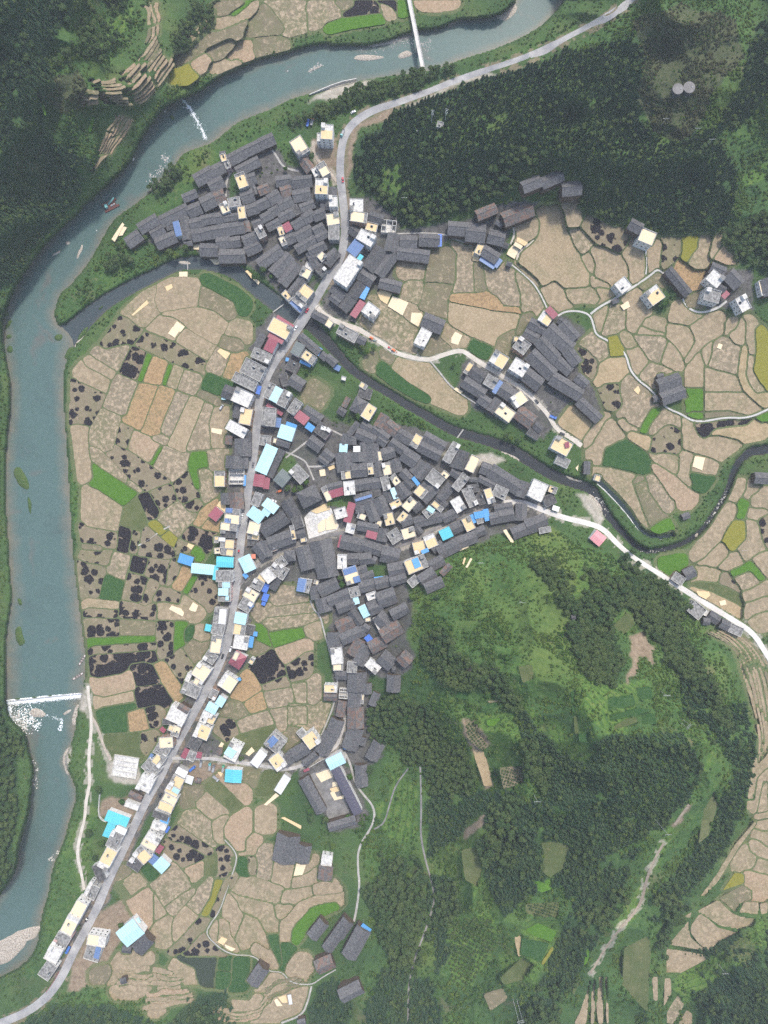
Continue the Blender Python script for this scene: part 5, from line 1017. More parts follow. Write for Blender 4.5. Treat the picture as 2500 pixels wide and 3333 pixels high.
for name, mat_, rb in WATER:
    for a, b in zip(rb[:-1], rb[1:]):
        e = 7/(math.hypot(a[2]-a[0], a[3]-a[1]) or 1)
        blk([(a[0]+(a[0]-a[2])*e, a[1]+(a[1]-a[3])*e), (b[0]+(b[0]-b[2])*e, b[1]+(b[1]-b[3])*e), (b[2]+(b[2]-b[0])*e, b[3]+(b[3]-b[1])*e), (a[2]+(a[2]-a[0])*e, a[3]+(a[3]-a[1])*e)])
for kind, sp, txt in WOODS:
    if kind in 'cb' and sp < 20: blk(pts2(txt))
SLOPE = [False]
for i, (k, poly) in enumerate(FS):
    w, m = rfill(poly); SLOPE.append(False)
    cx = sum(p[0] for p in poly)/len(poly); cy = sum(p[1] for p in poly)/len(poly)
    SLOPE[-1] = base1(cx, cy) > 24 and cy > 1700
    if w is not None: LAB[w] = np.where(m & (LAB[w] == 0), i+1, LAB[w])
GROW0 = ~np.array(SLOPE)
NWT = np.array([False] + [i >= NFS or (p_[0][0] < 560 and p_[0][1] < 560) for i, (k, p_) in enumerate(FS)])
for it in range(6):
    GROW = GROW0 & ~NWT
    for dy, dx in ((1, 0), (-1, 0), (0, 1), (0, -1)) if it % 2 else ((1, 0), (0, 1), (-1, 0), (0, -1), (1, 1), (-1, -1), (1, -1), (-1, 1)):
        sh = np.zeros_like(LAB)
        sh[max(0, dy):rh+min(0, dy), max(0, dx):rw+min(0, dx)] = LAB[max(0, -dy):rh+min(0, -dy), max(0, -dx):rw+min(0, -dx)]
        f_ = (LAB == 0) & ~BLK & (sh > 0) & GROW[sh]
        LAB = np.where(f_, sh, LAB)
def trace(m):
    """outer outline of the largest lump of a small mask (Moore tracing)"""
    m = np.pad(m, 1); ys, xs = np.nonzero(m)
    if len(ys) < 6: return None
    s0 = (ys[0], xs[0]); nb = [(0, -1), (-1, -1), (-1, 0), (-1, 1), (0, 1), (1, 1), (1, 0), (1, -1)]
    out = [s0]; c = s0; d = 0
    for _ in range(6000):
        for k in range(8):
            q = (d+k) % 8; y, x = c[0]+nb[q][0], c[1]+nb[q][1]
            if m[y, x]: c = (y, x); d = (q+5) % 8; break
        else: return None
        if c == s0: break
        out.append(c)
    return [(x-1, y-1) for y, x in out]
OUTL = {}
for i, (k, poly) in enumerate(FS):
    w = rwin(poly, 22)
    if w is None: continue
    m = LAB[w] == i+1
    if m.sum() < 12: continue
    if not SLOPE[i+1] and not NWT[i+1] and (sum(p[0] for p in poly)/len(poly) > 1700 or i % 2) and m.sum() > 160:      # broader banks between the eastern terraces
        e = m.copy(); e[1:-1, 1:-1] &= m[:-2, 1:-1] & m[2:, 1:-1]; e[:, 1:-1] &= m[:, :-2] & m[:, 2:]; m = e
    if NWT[i+1]: OUTL[i] = poly; continue
    o = trace(m)
    if o is None or len(o) < 8:
        OUTL[i] = poly; continue
    pts = np.array([((x + w[1].start + .5)*RS, (y + w[0].start + .5)*RS) for x, y in o])
    sm = sum(np.roll(pts, q, 0) for q in range(-3, 4))/7.0
    if abs(area([tuple(q) for q in sm])) < .25*abs(area(poly)): OUTL[i] = poly; continue
    OUTL[i] = [tuple(q) for q in sm[::3]]
# ---------------------------------------------------------------- ground sheet
gxs = np.concatenate([np.arange(-900, 0, 60), np.arange(0, 2500, 5), np.arange(2500, 3401, 60)]).astype(float)
gys = np.concatenate([np.arange(-900, 0, 60), np.arange(0, 3335, 5), np.arange(3335, 4236, 60)]).astype(float)
PX, PY = np.meshgrid(gxs, gys)
NX, NY = len(gxs), len(gys)
Z = base(PX, PY)
OCC = np.zeros(PX.shape, bool)         # taken by houses, roads, fields, water: no trees or tussocks
WET = np.zeros(PX.shape, bool)
JX = PX + (fbm(PX/45, PY/45) - .5)*34; JY = PY + (fbm(PX/45+80, PY/45+9) - .5)*34
def win(poly, pad=0):
    xs = [p[0] for p in poly]; ys = [p[1] for p in poly]
    i0, i1 = np.searchsorted(gxs, [min(xs)-pad, max(xs)+pad]); j0, j1 = np.searchsorted(gys, [min(ys)-pad, max(ys)+pad])
    return slice(max(0, j0-1), j1+1), slice(max(0, i0-1), i1+1)
LEVEL = []
for k, poly in FS:                      # terraces: level ground under every paddy
    cx = sum(p[0] for p in poly)/len(poly); cy = sum(p[1] for p in poly)/len(poly)
    hs = base([p[0] for p in poly] + [cx, cx], [p[1] for p in poly] + [cy, cy])
    LEVEL.append(float(np.mean(hs)) + random.uniform(.05, .3))
_li = LAB[np.clip((PY/RS).astype(int), 0, rh-1), np.clip((PX/RS).astype(int), 0, rw-1)]
_li = np.where((PX >= 0) & (PX <= 2500) & (PY >= 0) & (PY <= 3333), _li, 0)
Z = np.where(_li > 0, np.array([0.0]+LEVEL)[_li] - .16, Z); OCC |= _li > 0
for k, p1, p2, w_, h in HS:
    r = rect(p1, p2, w_, 4); w = win(r, 5); m = in_poly(PX[w], PY[w], r); OCC[w] |= m
ROADM = np.zeros(PX.shape, bool)
for n, w_, m_, pts in RD:
    for a, b in zip(pts[:-1], pts[1:]):
        r = rect(a, b, w_, 3); w = win(r, 5); m = in_poly(PX[w], PY[w], r); OCC[w] |= m; ROADM[w] |= m
for poly in MT:
    w = win(poly); OCC[w] |= in_poly(PX[w], PY[w], poly)
PADS = [('village_square', 'roof_white', .22, [(990.2, 1685.4), (1012.8, 1659.7), (1076, 1650.7), (1103.2, 1711), (1097, 1724.5), (1005.2, 1754.7)]),
        ('school_yard', 'yard', .3, [(1009.7, 2519.5), (1073, 2496.9), (1130.3, 2619), (1139.3, 2646), (1067, 2670.2), (1061, 2634)])]
PADZ = []
for nm, mt, up, poly in PADS:
    cx = sum(p[0] for p in poly)/len(poly); cy = sum(p[1] for p in poly)/len(poly); PADZ.append(base1(cx, cy)+up)
    w = win(poly, 4); m = in_poly(PX[w], PY[w], poly); Z[w] = np.where(m, PADZ[-1]-.12, Z[w]); OCC[w] |= m
Zdry = Z.copy()
for name, mat_, rb in WATER:
    d = 1.3 if name != 'canal' else .6
    for a, b in zip(rb[:-1], rb[1:]):
        q = [(a[0], a[1]), (b[0], b[1]), (b[2], b[3]), (a[2], a[3])]
        w = win(q, 5); m = in_poly(PX[w], PY[w], q)
        Z[w] = np.where(m, (a[4]+b[4])/2 - d, Z[w]); WET[w] |= m
# soften the banks
low = Zdry - Z
for _ in range(2):
    bl = low.copy()
    bl[1:-1, 1:-1] = (low[1:-1, 1:-1]*2 + low[:-2, 1:-1] + low[2:, 1:-1] + low[1:-1, :-2] + low[1:-1, 2:])/6
    low = np.where(WET, low, np.where(ROADM, 0, bl))
Z = Zdry - low
OCC |= WET
# land cover
CA = np.zeros(PX.shape + (4,), np.float32); CB = np.zeros(PX.shape + (4,), np.float32); CA[..., 3] = 1
def put(arr, ch, poly, val=1.0):
    w = win(poly, 25); m = in_poly(JX[w], JY[w], poly)
    arr[w][..., ch][m] = val
    return w, m
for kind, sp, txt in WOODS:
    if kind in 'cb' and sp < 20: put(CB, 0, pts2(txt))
    else: put(CB, 1, pts2(txt), .8)
OPEN = np.zeros(PX.shape, bool)
for txt in GRASS:
    poly = pts2(txt); w = win(poly, 25); m = in_poly(JX[w], JY[w], poly); OPEN[w] |= m
    CA[w][..., 3][m] = .08; CB[w][m] *= .15
for c, txt in COVER:
    poly = pts2(txt)
    w = win(poly, 25); m = in_poly(JX[w], JY[w], poly)
    a, b = CA[w], CB[w]
    if c == 'g': a[m] = (0, 0, 0, 1); b[m] = 0
    elif c in 'VDS':
        a[m] = (0, 0, 0, 1); b[m] = 0; a[..., 'VDS'.index(c)][m] = 1
    elif c == 'U': b[..., 1][m] = 1
    elif c == 'B': b[..., 2][m] = 1
for arr in (CA, CB):
    for _ in range(1):
        arr[1:-1, 1:-1] = (arr[1:-1, 1:-1]*2 + arr[:-2, 1:-1] + arr[2:, 1:-1] + arr[1:-1, :-2] + arr[1:-1, 2:])/6
fm_ = _li > 0
for _ in range(2): fm_[1:-1, 1:-1] |= fm_[:-2, 1:-1] | fm_[2:, 1:-1] | fm_[1:-1, :-2] | fm_[1:-1, 2:]
CB[..., 3] = np.where(fm_ & (base(PX, PY) < 26), .85, 0)     # trodden bunds and field edges
# tussocks and scrub relief on open green ground
green = (1 - CA[..., :3].sum(-1)).clip(0, 1) * (~OCC)
Z = Z + green*((fbm(PX/9, PY/9, 3) - .45)*.9 + CB[..., 1]*(fbm(PX/14+50, PY/14, 3) - .4)*1.6)
tm = green*np.clip((base(PX, PY) - 9)/8, 0, 1)*np.clip((fbm(PX/120+4, PY/120+1) - .40)*6, 0, 1)*(1 - CB[..., 0])
st = 2.1; q_ = Z/st; fr = q_ - np.floor(q_); Z = Z*(1-tm) + tm*st*(np.floor(q_) + np.clip((fr-.62)/.38, 0, 1))
# dusty verges
for n, w_, m_, pts in RD:
    if w_ < 9: continue
    for a, b in zip(pts[:-1], pts[1:]):
        r = rect(a, b, w_, 9); w = win(r, 12); m = in_poly(JX[w]*.5+PX[w]*.5, JY[w]*.5+PY[w]*.5, r) & (fbm(PX[w]/18, PY[w]/18) > .47)
        CA[w][..., 2 if m_ != 'asphalt' else 1][m] = .7; CB[w][m] *= .3
K = (CAM_H - Z)/FPX
co = np.stack([(PX-CX)*K, (CY-PY)*K, Z], -1).reshape(-1, 3)
ii = np.arange(NX*NY).reshape(NY, NX)
fa = np.stack([ii[1:, :-1], ii[1:, 1:], ii[:-1, 1:], ii[:-1, :-1]], -1).reshape(-1, 4)
me = bpy.data.meshes.new('ground')
me.vertices.add(len(co)); me.vertices.foreach_set('co', co.astype(np.float32).ravel())
me.loops.add(fa.size); me.loops.foreach_set('vertex_index', fa.astype(np.int32).ravel())
me.polygons.add(len(fa)); me.polygons.foreach_set('loop_start', np.arange(0, fa.size, 4, dtype=np.int32))
me.polygons.foreach_set('use_smooth', np.ones(len(fa), bool))
me.update(calc_edges=True); me.validate()
for nm, arr in (('cover_a', CA), ('cover_b', CB)):
    a = me.color_attributes.new(nm, 'FLOAT_COLOR', 'POINT'); a.data.foreach_set('color', arr.reshape(-1))
me.materials.append(M['ground'])
ground = obj('ground', me); tag(ground, kind='structure')
def ground_z(px, py):
    i = int(np.clip(np.searchsorted(gxs, px), 1, NX-1)); j = int(np.clip(np.searchsorted(gys, py), 1, NY-1))
    fx = (px-gxs[i-1])/(gxs[i]-gxs[i-1]); fy = (py-gys[j-1])/(gys[j]-gys[j-1])
    return float((Z[j-1, i-1]*(1-fx)+Z[j-1, i]*fx)*(1-fy) + (Z[j, i-1]*(1-fx)+Z[j, i]*fx)*fy)
def occ(px, py):
    i = min(NX-1, int(np.searchsorted(gxs, px))); j = min(NY-1, int(np.searchsorted(gys, py))); return bool(OCC[j, i])

# ---------------------------------------------------------------- water
def ribbon_mesh(name, rb, mat, grow=.10, cross=9):
    v = []; f = []; sh = []
    for a in rb:
        for k in range(cross):
            t = -grow + (1+2*grow)*k/(cross-1)
            x, y = a[0]+(a[2]-a[0])*t, a[1]+(a[3]-a[1])*t
            wx, wy = unproj(x, y, a[4]); v.append((wx, wy, a[4])); sh.append(abs(2*k/(cross-1)-1)**2.5)
    for i in range(len(rb)-1):
        for k in range(cross-1):
            b = i*cross+k; f.append((b, b+cross, b+cross+1, b+1))
    me = mesh_of(name, v, f, mat, smooth=True); at_ = me.attributes.new('shallow', 'FLOAT', 'POINT'); at_.data.foreach_set('value', sh); return me
for name, mat_, rb in WATER:
    tag(obj(name, ribbon_mesh(name, rb, M[mat_], .12 if 'stream' in name else .05)), kind='structure')
def flat_poly(name, poly, z, mat, thick=0.4, parent=None, n=2, rz=0.0):
    poly = chaikin(poly, n) if n else poly
    w = [unproj(x, y, z) for x, y in poly]
    if area(w) < 0: w.reverse()
    cx = sum(p[0] for p in w)/len(w); cy = sum(p[1] for p in w)/len(w)
    c_, s_ = math.cos(-rz), math.sin(-rz)
    w = [((x-cx)*c_-(y-cy)*s_, (x-cx)*s_+(y-cy)*c_) for x, y in w]; m = len(w)
    v = [(x, y, 0) for x, y in w] + [(x*1.0, y*1.0, -thick) for x, y in w]
    me = mesh_of(name, v, [tuple(range(m))] + [(i, m+i, m+(i+1) % m, (i+1) % m) for i in range(m)], mat)
    return obj(name, me, parent, (cx, cy, z), rz)
tag(flat_poly('stream_pool', pts2(POOL), 5.0, M['pond'], .3), kind='structure')

# ---------------------------------------------------------------- roads
RZ = {'main_road': .20, 'village_street': .17, 'valley_road': .24, 'stream_road': .15, 'school_lane': .19}
nr = 0
for name, w_, mat_, pts in RD:
    nr += 1; lift = RZ.get(name, .12) + nr*.004
    c = []
    for a, b in zip(pts[:-1], pts[1:]):
        n = max(1, int(math.hypot(b[0]-a[0], b[1]-a[1])/7))
        c += [(a[0]+(b[0]-a[0])*k/n, a[1]+(b[1]-a[1])*k/n) for k in range(n)]
    c.append(pts[-1]); v = []; f = []
    for i, (x, y) in enumerate(c):
        a = c[max(0, i-1)]; b = c[min(len(c)-1, i+1)]; dx, dy = b[0]-a[0], b[1]-a[1]; l = math.hypot(dx, dy) or 1
        nx, ny = -dy/l, dx/l
        jw = 1 + .10*(vnoise(i*.23, nr*7.3) - .5)*(2.2 if mat_ not in ('asphalt', 'concrete') else .8)
        for k, t in enumerate((-.5, -.49, 0, .49, .5)):
            q = (x+nx*w_*t*jw, y+ny*w_*t*jw); dz = (-.5, 0, .05, 0, -.5)[k]
            z = base1(*q)*.5 + base1(x, y)*.5 + lift + dz
            X, Y = unproj(q[0], q[1], z); v.append((X, Y, z))
    for i in range(len(c)-1):
        for k in range(4):
            b = i*5+k; f.append((b+1, b+6, b+5, b))
    tag(obj(name, mesh_of(name, v, f, M[mat_], smooth=False)), kind='structure')

# ---------------------------------------------------------------- paddies
def inset(poly, d):
    cx = sum(p[0] for p in poly)/len(poly); cy = sum(p[1] for p in poly)/len(poly); out = []
    for x, y in poly:
        l = math.hypot(x-cx, y-cy) or 1; k = max(.5, 1-d/l); out.append((cx+(x-cx)*k, cy+(y-cy)*k))
    return out
def round_corners(poly, r):
    out = []; n = len(poly)
    for i in range(n):
        a, b, c = poly[i-1], poly[i], poly[(i+1) % n]
        la = math.hypot(a[0]-b[0], a[1]-b[1]) or 1; lc = math.hypot(c[0]-b[0], c[1]-b[1]) or 1
        ta, tc = min(r/la, .36), min(r/lc, .36)
        p = (b[0]+(a[0]-b[0])*ta, b[1]+(a[1]-b[1])*ta); q = (b[0]+(c[0]-b[0])*tc, b[1]+(c[1]-b[1])*tc)
        out += [p, ((p[0]+q[0])/4+b[0]/2, (p[1]+q[1])/4+b[1]/2), q]
    return out
def edge_noise(poly, amp):
    out = []
    for i in range(len(poly)):
        a, b = poly[i], poly[(i+1) % len(poly)]; l = math.hypot(b[0]-a[0], b[1]-a[1]); n = max(1, int(l/9))
        for k in range(n):
            x, y = a[0]+(b[0]-a[0])*k/n, a[1]+(b[1]-a[1])*k/n
            out.append((x+(vnoise(x/13, y/13)-.5)*2*amp, y+(vnoise(x/13+40, y/13+7)-.5)*2*amp))
    return out
for i, ((k, poly), z) in enumerate(zip(FS, LEVEL)):
    if i not in OUTL: continue
    p = edge_noise(OUTL[i], .8) if OUTL[i] is not poly else edge_noise(round_corners(poly, 5), 1)
    if k in 'gGy':
        nm = 'rice_field' if k in 'gy' else 'vegetable_field'; z2 = z + .35
    elif k == 'p': nm = 'fish_pond'; z2 = z - .05
    else: nm = 'paddy_field'; z2 = z
    le = max(range(len(poly)), key=lambda q: (poly[q][0]-poly[q-1][0])**2 + (poly[q][1]-poly[q-1][1])**2)
    rz = math.atan2(-(poly[le][1]-poly[le-1][1]), poly[le][0]-poly[le-1][0])
    tag(flat_poly(nm, p, z2, M['murky'] if k == 'p' else M['p_'+k], .6, n=0, rz=rz), kind='structure')
# ---------------------------------------------------------------- houses
THINGS = []         # object, description, category, group, sheet x, y
WIN_ME = None
def win_mesh():
    global WIN_ME
    if WIN_ME is None:
        b = MB(); b.box(-.72, .72, 0, .05, -.78, .78, 0); b.box(-.62, -.03, .05, .07, -.68, .68, 1); b.box(.03, .62, .05, .07, -.68, .68, 1)
        WIN_ME = b.mesh('window', [M['frame'], M['glass']])
    return WIN_ME
def slope_mesh(L, x_over, y0, z0, y1, z1, mat, thick=.2, seed=0):
    """one roof pitch from ridge (y0,z0) to eave (y1,z1), edges a little uneven"""
    n = max(3, int(L/1.6)); r = random.Random(seed); v = []; f = []
    sag = r.uniform(.02, .12)
    for i in range(n+1):
        x = -L/2 + L*i/n; t = i/n; d = -sag*4*t*(1-t) + r.uniform(-.03, .03)
        e = r.uniform(-.10, .10); s = 1 if y1 > y0 else -1
        v += [(x, y0, z0+d), (x, (y0+y1)/2, (z0+z1)/2+d*1.1+r.uniform(-.03, .03)), (x, y1+e*s, z1+d-e*.3),
              (x, y0, z0+d-thick), (x, (y0+y1)/2, (z0+z1)/2+d-thick), (x, y1+e*s, z1+d-thick)]
    for i in range(n):
        a = i*6; b = a+6
        q = [(a, b, b+1, a+1), (a+1, b+1, b+2, a+2), (a+3, a+4, b+4, b+3), (a+4, a+5, b+5, b+4), (a+2, b+2, b+5, a+5)]
        if y1 > y0: f += q
        else: f += [tuple(reversed(z)) for z in q]
    f += [(0, 1, 4, 3), (1, 2, 5, 4)]; a = n*6; f += [(a, a+3, a+4, a+1), (a+1, a+4, a+5, a+2)]
    return mesh_of('roof_slope', v, f, mat)
def frame_of(p1, p2, w, h, top):
    cx, cy = (p1[0]+p2[0])/2, (p1[1]+p2[1])/2
    zg = base1(cx, cy); zr = zg + top
    A = unproj(*p1, zr); B = unproj(*p2, zr)
    L = math.hypot(B[0]-A[0], B[1]-A[1]); W = w*(CAM_H-zr)/FPX
    return cx, cy, zg, ((A[0]+B[0])/2, (A[1]+B[1])/2), L, W, math.atan2(B[1]-A[1], B[0]-A[0])
def windows(root, loc, rz, L, W, h, cx, cy):
    d = Vector((-loc[0], -loc[1])); 
    if d.length < 70: return
    d.normalize(); fl = max(1, round(h/3.1))
    for ax, half, span in ((0, W/2, L), (1, L/2, W)):
        for sg in (1, -1):
            nl = Vector((0, sg)) if ax == 0 else Vector((sg, 0))
            nw = Vector((nl.x*math.cos(rz)-nl.y*math.sin(rz), nl.x*math.sin(rz)+nl.y*math.cos(rz)))
            if nw.dot(d) < .3: continue
            n = max(1, int(span/3.4))
            for f in range(fl):
                z = (f+.55)*h/fl
                for i in range(n):
                    u = -span/2 + span*(i+.5)/n
                    o = obj('window', win_mesh(), root)
                    o.location = (u, sg*(half+.005), z) if ax == 0 else (sg*(half+.005), u, z)
                    o.rotation_euler = (0, 0, (0 if sg > 0 else math.pi) if ax == 0 else (-math.pi/2 if sg > 0 else math.pi/2))
def grain_poly(x0, x1, y0, y1, r):
    p = []
    for a, b in (((x0, y0), (x1, y0)), ((x1, y0), (x1, y1)), ((x1, y1), (x0, y1)), ((x0, y1), (x0, y0))):
        n = 4
        for k in range(n): p.append((a[0]+(b[0]-a[0])*k/n + r.uniform(-.18, .18), a[1]+(b[1]-a[1])*k/n + r.uniform(-.18, .18)))
    return p
def gable(i, k, p1, p2, w, h):
    r = random.Random(i*31+5); h = h + r.uniform(-.5, .5) if h > 4 else h + r.uniform(-.2, .2)
    cx, cy, zg, loc, L, W, rz = frame_of(p1, p2, w, h, h+.9)
    rise = W*.5*math.tan(math.radians(r.uniform(21, 27))); off = r.uniform(-.05, .05)*W
    mat = M['tile_dark'] if 'd' in k else M['tile_rust'] if 'r' in k else M['tile']
    small = h < 4.3 or L*W < 34
    root = empty('tiled_hut' if small else 'tiled_house', (loc[0], loc[1], zg), rz)
    b = MB(); wl, ww = L/2-.45, W/2-.7
    zr = h+rise-.3
    z0 = h-.15+ (rise*.7/(W/2))
    b.add([(-wl,-ww,-4),(wl,-ww,-4),(wl,ww,-4),(-wl,ww,-4),(-wl,-ww,z0-.3),(wl,-ww,z0-.3),(wl,ww,z0-.3),(-wl,ww,z0-.3),(-wl,off,zr-.05),(wl,off,zr-.05)],
          [(0,1,5,4),(2,3,7,6),(1,2,6,9,5),(3,0,4,8,7)])
    obj('wall', b.mesh('wall', M['timber']), root)
    obj('roof_slope', slope_mesh(L, 0, off, h+rise, W/2, h, mat, seed=i), root)
    obj('roof_slope', slope_mesh(L, 0, off, h+rise, -W/2, h, mat, seed=i+1), root)
    if not small:
        m = MB(); n = max(2, int(L/2))
        for q in range(n):
            x0 = -L/2+L*q/n; m.box(x0, x0+L/n-.02, off-.16, off+.16, h+rise-.15, h+rise+.12+r.uniform(-.04, .04))
        obj('ridge_cap', m.mesh('ridge_cap', M['ridge']), root)
    big = L > 19
    d = ('rust-streaked ' if 'r' in k else 'dark ' if 'd' in k else 'grey ') + ('tiled hut' if small else 'long tiled house' if big else 'tiled gable house')
    THINGS.append((root, d, 'hut' if small else 'house', 'tiled houses of the village', cx, cy))
def hip(i, k, p1, p2, w, h):
    cx, cy, zg, loc, L, W, rz = frame_of(p1, p2, w, h, h+1)
    root = empty('hip_roof_house', (loc[0], loc[1], zg), rz); red = 'r' in k
    mat = M['m_r'] if red else M['tile']; rise = W*.26; rl = max(.0, (L-W)/2)
    b = MB(); b.box(-L/2+.6, L/2-.6, -W/2+.6, W/2-.6, -3, h-.02); obj('wall', b.mesh('wall', M['wall_white'] if red else M['timber']), root)
    c = [(-L/2,-W/2,h),(L/2,-W/2,h),(L/2,W/2,h),(-L/2,W/2,h),(-rl,0,h+rise),(rl,0,h+rise)]
    for q in ((0,1,5,4),(2,3,4,5),(1,2,5),(3,0,4)):
        vs_ = [Vector(c[x]) for x in q]; n = len(vs_)
        lo = [x-Vector((0,0,.2)) for x in vs_]
        me = mesh_of('roof_slope', vs_+lo, [tuple(range(n)), tuple(range(2*n-1, n-1, -1))]+[(x, n+x, n+(x+1) % n, (x+1) % n) for x in range(n)], mat)
        obj('roof_slope', me, root)
    m = MB()
    for a_, b_ in ((0,4),(3,4),(1,5),(2,5),(4,5)):
        if (Vector(c[a_])-Vector(c[b_])).length > .3: m.tube(Vector(c[a_])+Vector((0,0,.08)), Vector(c[b_])+Vector((0,0,.08)), .14, n=5)
    obj('ridge_cap', m.mesh('ridge_cap', M['m_r'] if red else M['ridge']), root)
    THINGS.append((root, ('red' if red else 'grey tiled') + ' hip-roofed house', 'house', 'hip-roofed houses', cx, cy))
def flat(i, k, p1, p2, w, h):
    r = random.Random(i*17+3); h += r.uniform(-.3, .3)
    cx, cy, zg, loc, L, W, rz = frame_of(p1, p2, w, h, h)
    white = 'w' in k; dark = 'd' in k
    root = empty('flat_roof_house', (loc[0], loc[1], zg), rz)
    wm = M['wall_white'] if white or r.random() < .45 else M['wall_pink'] if r.random() < .12 else M['wall_grey'] if r.random() < .75 else M['wall_brick']
    b = MB(); b.box(-L/2+.15, L/2-.15, -W/2+.15, W/2-.15, -4, h-.3); obj('wall', b.mesh('wall', wm), root)
    rm = M['roof_white'] if white else M['roof_dark'] if dark else M['roof_red'] if 'r' in k else M['roof_grey']
    b = MB(); b.box(-L/2, L/2, -W/2, W/2, h-.3, h); slab = obj('roof_slab', b.mesh('roof_slab', rm), root)
    t = .22; ph = r.choice((.35, .6, .8)) if not dark else .3
    b = MB(); b.box(-L/2, L/2, -W/2, -W/2+t, h+.002, h+ph); b.box(-L/2, L/2, W/2-t, W/2, h+.002, h+ph)
    b.box(-L/2, -L/2+t, -W/2+t, W/2-t, h+.002, h+ph); b.box(L/2-t, L/2, -W/2+t, W/2-t, h+.002, h+ph)
    obj('parapet', b.mesh('parapet', M['roof_grey'] if dark else M['parapet']), root)
    hut = ('s' in k or (h > 6.5 and r.random() < .55)) and min(L, W) > 5
    sx, sy = r.choice((-1, 1)), r.choice((-1, 1)); hl, hw = min(3.6, L*.34), min(3.0, W*.36)
    x0 = sx*(L/2-.3-hl/2); y0 = sy*(W/2-.3-hw/2)
    if hut:
        b = MB(); b.box(x0-hl/2, x0+hl/2, y0-hw/2, y0+hw/2, h+.01, h+2.3); st = obj('stair_hut', b.mesh('stair_hut', wm), root)
        b = MB(); b.box(x0-hl/2-.15, x0+hl/2+.15, y0-hw/2-.15, y0+hw/2+.15, h+2.3, h+2.45); obj('hut_roof', b.mesh('hut_roof', M['roof_white'] if r.random() < .5 else M['roof_grey']), st)
    if 'y' in k:
        full = r.random() < .45
        gx0, gx1, gy0, gy1 = -L/2+.5, L/2-.5, -W/2+.5, W/2-.5
        if not full:
            if L > W:
                if sx > 0: gx1 = L/2-.5-r.uniform(.15, .42)*L
                else: gx0 = -L/2+.5+r.uniform(.15, .42)*L
            else:
                if sy > 0: gy1 = W/2-.5-r.uniform(.15, .42)*W
                else: gy0 = -W/2+.5+r.uniform(.15, .42)*W
        if gx1-gx0 > 1 and gy1-gy0 > 1:
            b = MB(); b.prism(grain_poly(gx0, gx1, gy0, gy1, r), h-.05, h+.06); obj('drying_grain', b.mesh('drying_grain', M['grain'] if r.random() < .6 else M['grain_pale']), root)
    if h > 5 and r.random() < .5 and min(L, W) > 4:
        b = MB(); u, v_ = r.uniform(-.25, .25)*L, r.uniform(-.25, .25)*W
        b.add([(u-1, v_-.7, h+.4), (u+1, v_-.7, h+.4), (u+1, v_+.6, h+1.3), (u-1, v_+.6, h+1.3), (u-1, v_+.6, h+.08), (u+1, v_+.6, h+.08)], [(0,1,2,3),(4,3,2,5),(0,3,4),(1,5,2),(0,4,5,1)])
        b.tube((u-1.1, v_+.7, h+1.4), (u+1.1, v_+.7, h+1.4), .26, n=8, m=1)
        obj('water_heater', b.mesh('water_heater', [M['glass'], M['galv']]), root)
    if h > 4.5 and not dark: windows(root, loc, rz, L-.3, W-.3, h-.3, cx, cy)
    d = ('white ' if white else 'dark ' if dark else 'red-floored ' if 'r' in k else 'grey ') + ('flat roof spread with grain' if 'y' in k else 'flat-roofed house')
    if 'y' not in k and hut: d = d.replace('house', 'house with stair hut')
    THINGS.append((root, d, 'house', 'flat-roofed houses', cx, cy))
MC = {'c': 'pale cyan', 'k': 'turquoise', 'b': 'bright blue', 'B': 'deep blue', 'n': 'steel blue', 'N': 'slate violet', 'r': 'maroon', 'w': 'white', 'e': 'grey-green', 'q': 'pink', 'o': 'orange'}
def metal_shed(i, k, p1, p2, w, h):
    r = random.Random(i*13+1); h += r.uniform(-.15, .15)
    cx, cy, zg, loc, L, W, rz = frame_of(p1, p2, w, h, h+.2)
    root = empty('metal_roof_shed', (loc[0], loc[1], zg), rz); mat = M['m_'+k[1]]
    pitch = .10 if W > 4 else .05; rise = W*.5*pitch
    if W > 7.5 and r.random() < .6:
        for sg in (1, -1): obj('roof_sheet', slope_mesh(L, 0, 0, h+rise, sg*W/2, h, mat, .08, i), root)
    else:
        sg = r.choice((1, -1)); n = 6; v = []; f = []
        for q in range(n+1):
            x = -L/2+L*q/n
            for y in (-W/2, W/2):
                z = h + rise*(y*sg/(W/2)) ; v += [(x, y, z), (x, y, z-.08)]
        for q in range(n):
            a = q*4; f += [(a, a+4, a+6, a+2), (a+1, a+3, a+7, a+5), (a, a+1, a+5, a+4), (a+2, a+6, a+7, a+3)]
        f += [(0, 2, 3, 1), (n*4, n*4+1, n*4+3, n*4+2)]
        obj('roof_sheet', mesh_of('roof_sheet', v, f, mat), root)
    if h >= 5.5 and L*W > 30:
        b = MB(); b.box(-L/2+.4, L/2-.4, -W/2+.4, W/2-.4, -3, h-rise-.12); obj('wall', b.mesh('wall', r.choice((M['wall_white'], M['wall_grey'], M['wall_white']))), root)
    else:
        for sx in (-1, 1):
            for sy in (-1, 1):
                b = MB(); b.tube((sx*(L/2-.2), sy*(W/2-.2), -2), (sx*(L/2-.2), sy*(W/2-.2), h-rise-.06), .09, n=5); obj('post', b.mesh('post', M['steel']), root)
    sz = 'large ' if L*W > 160 else 'small ' if L*W < 25 else ''
    THINGS.append((root, sz + MC[k[1]] + ' metal roof', 'shed', 'sheet-metal roofs', cx, cy))
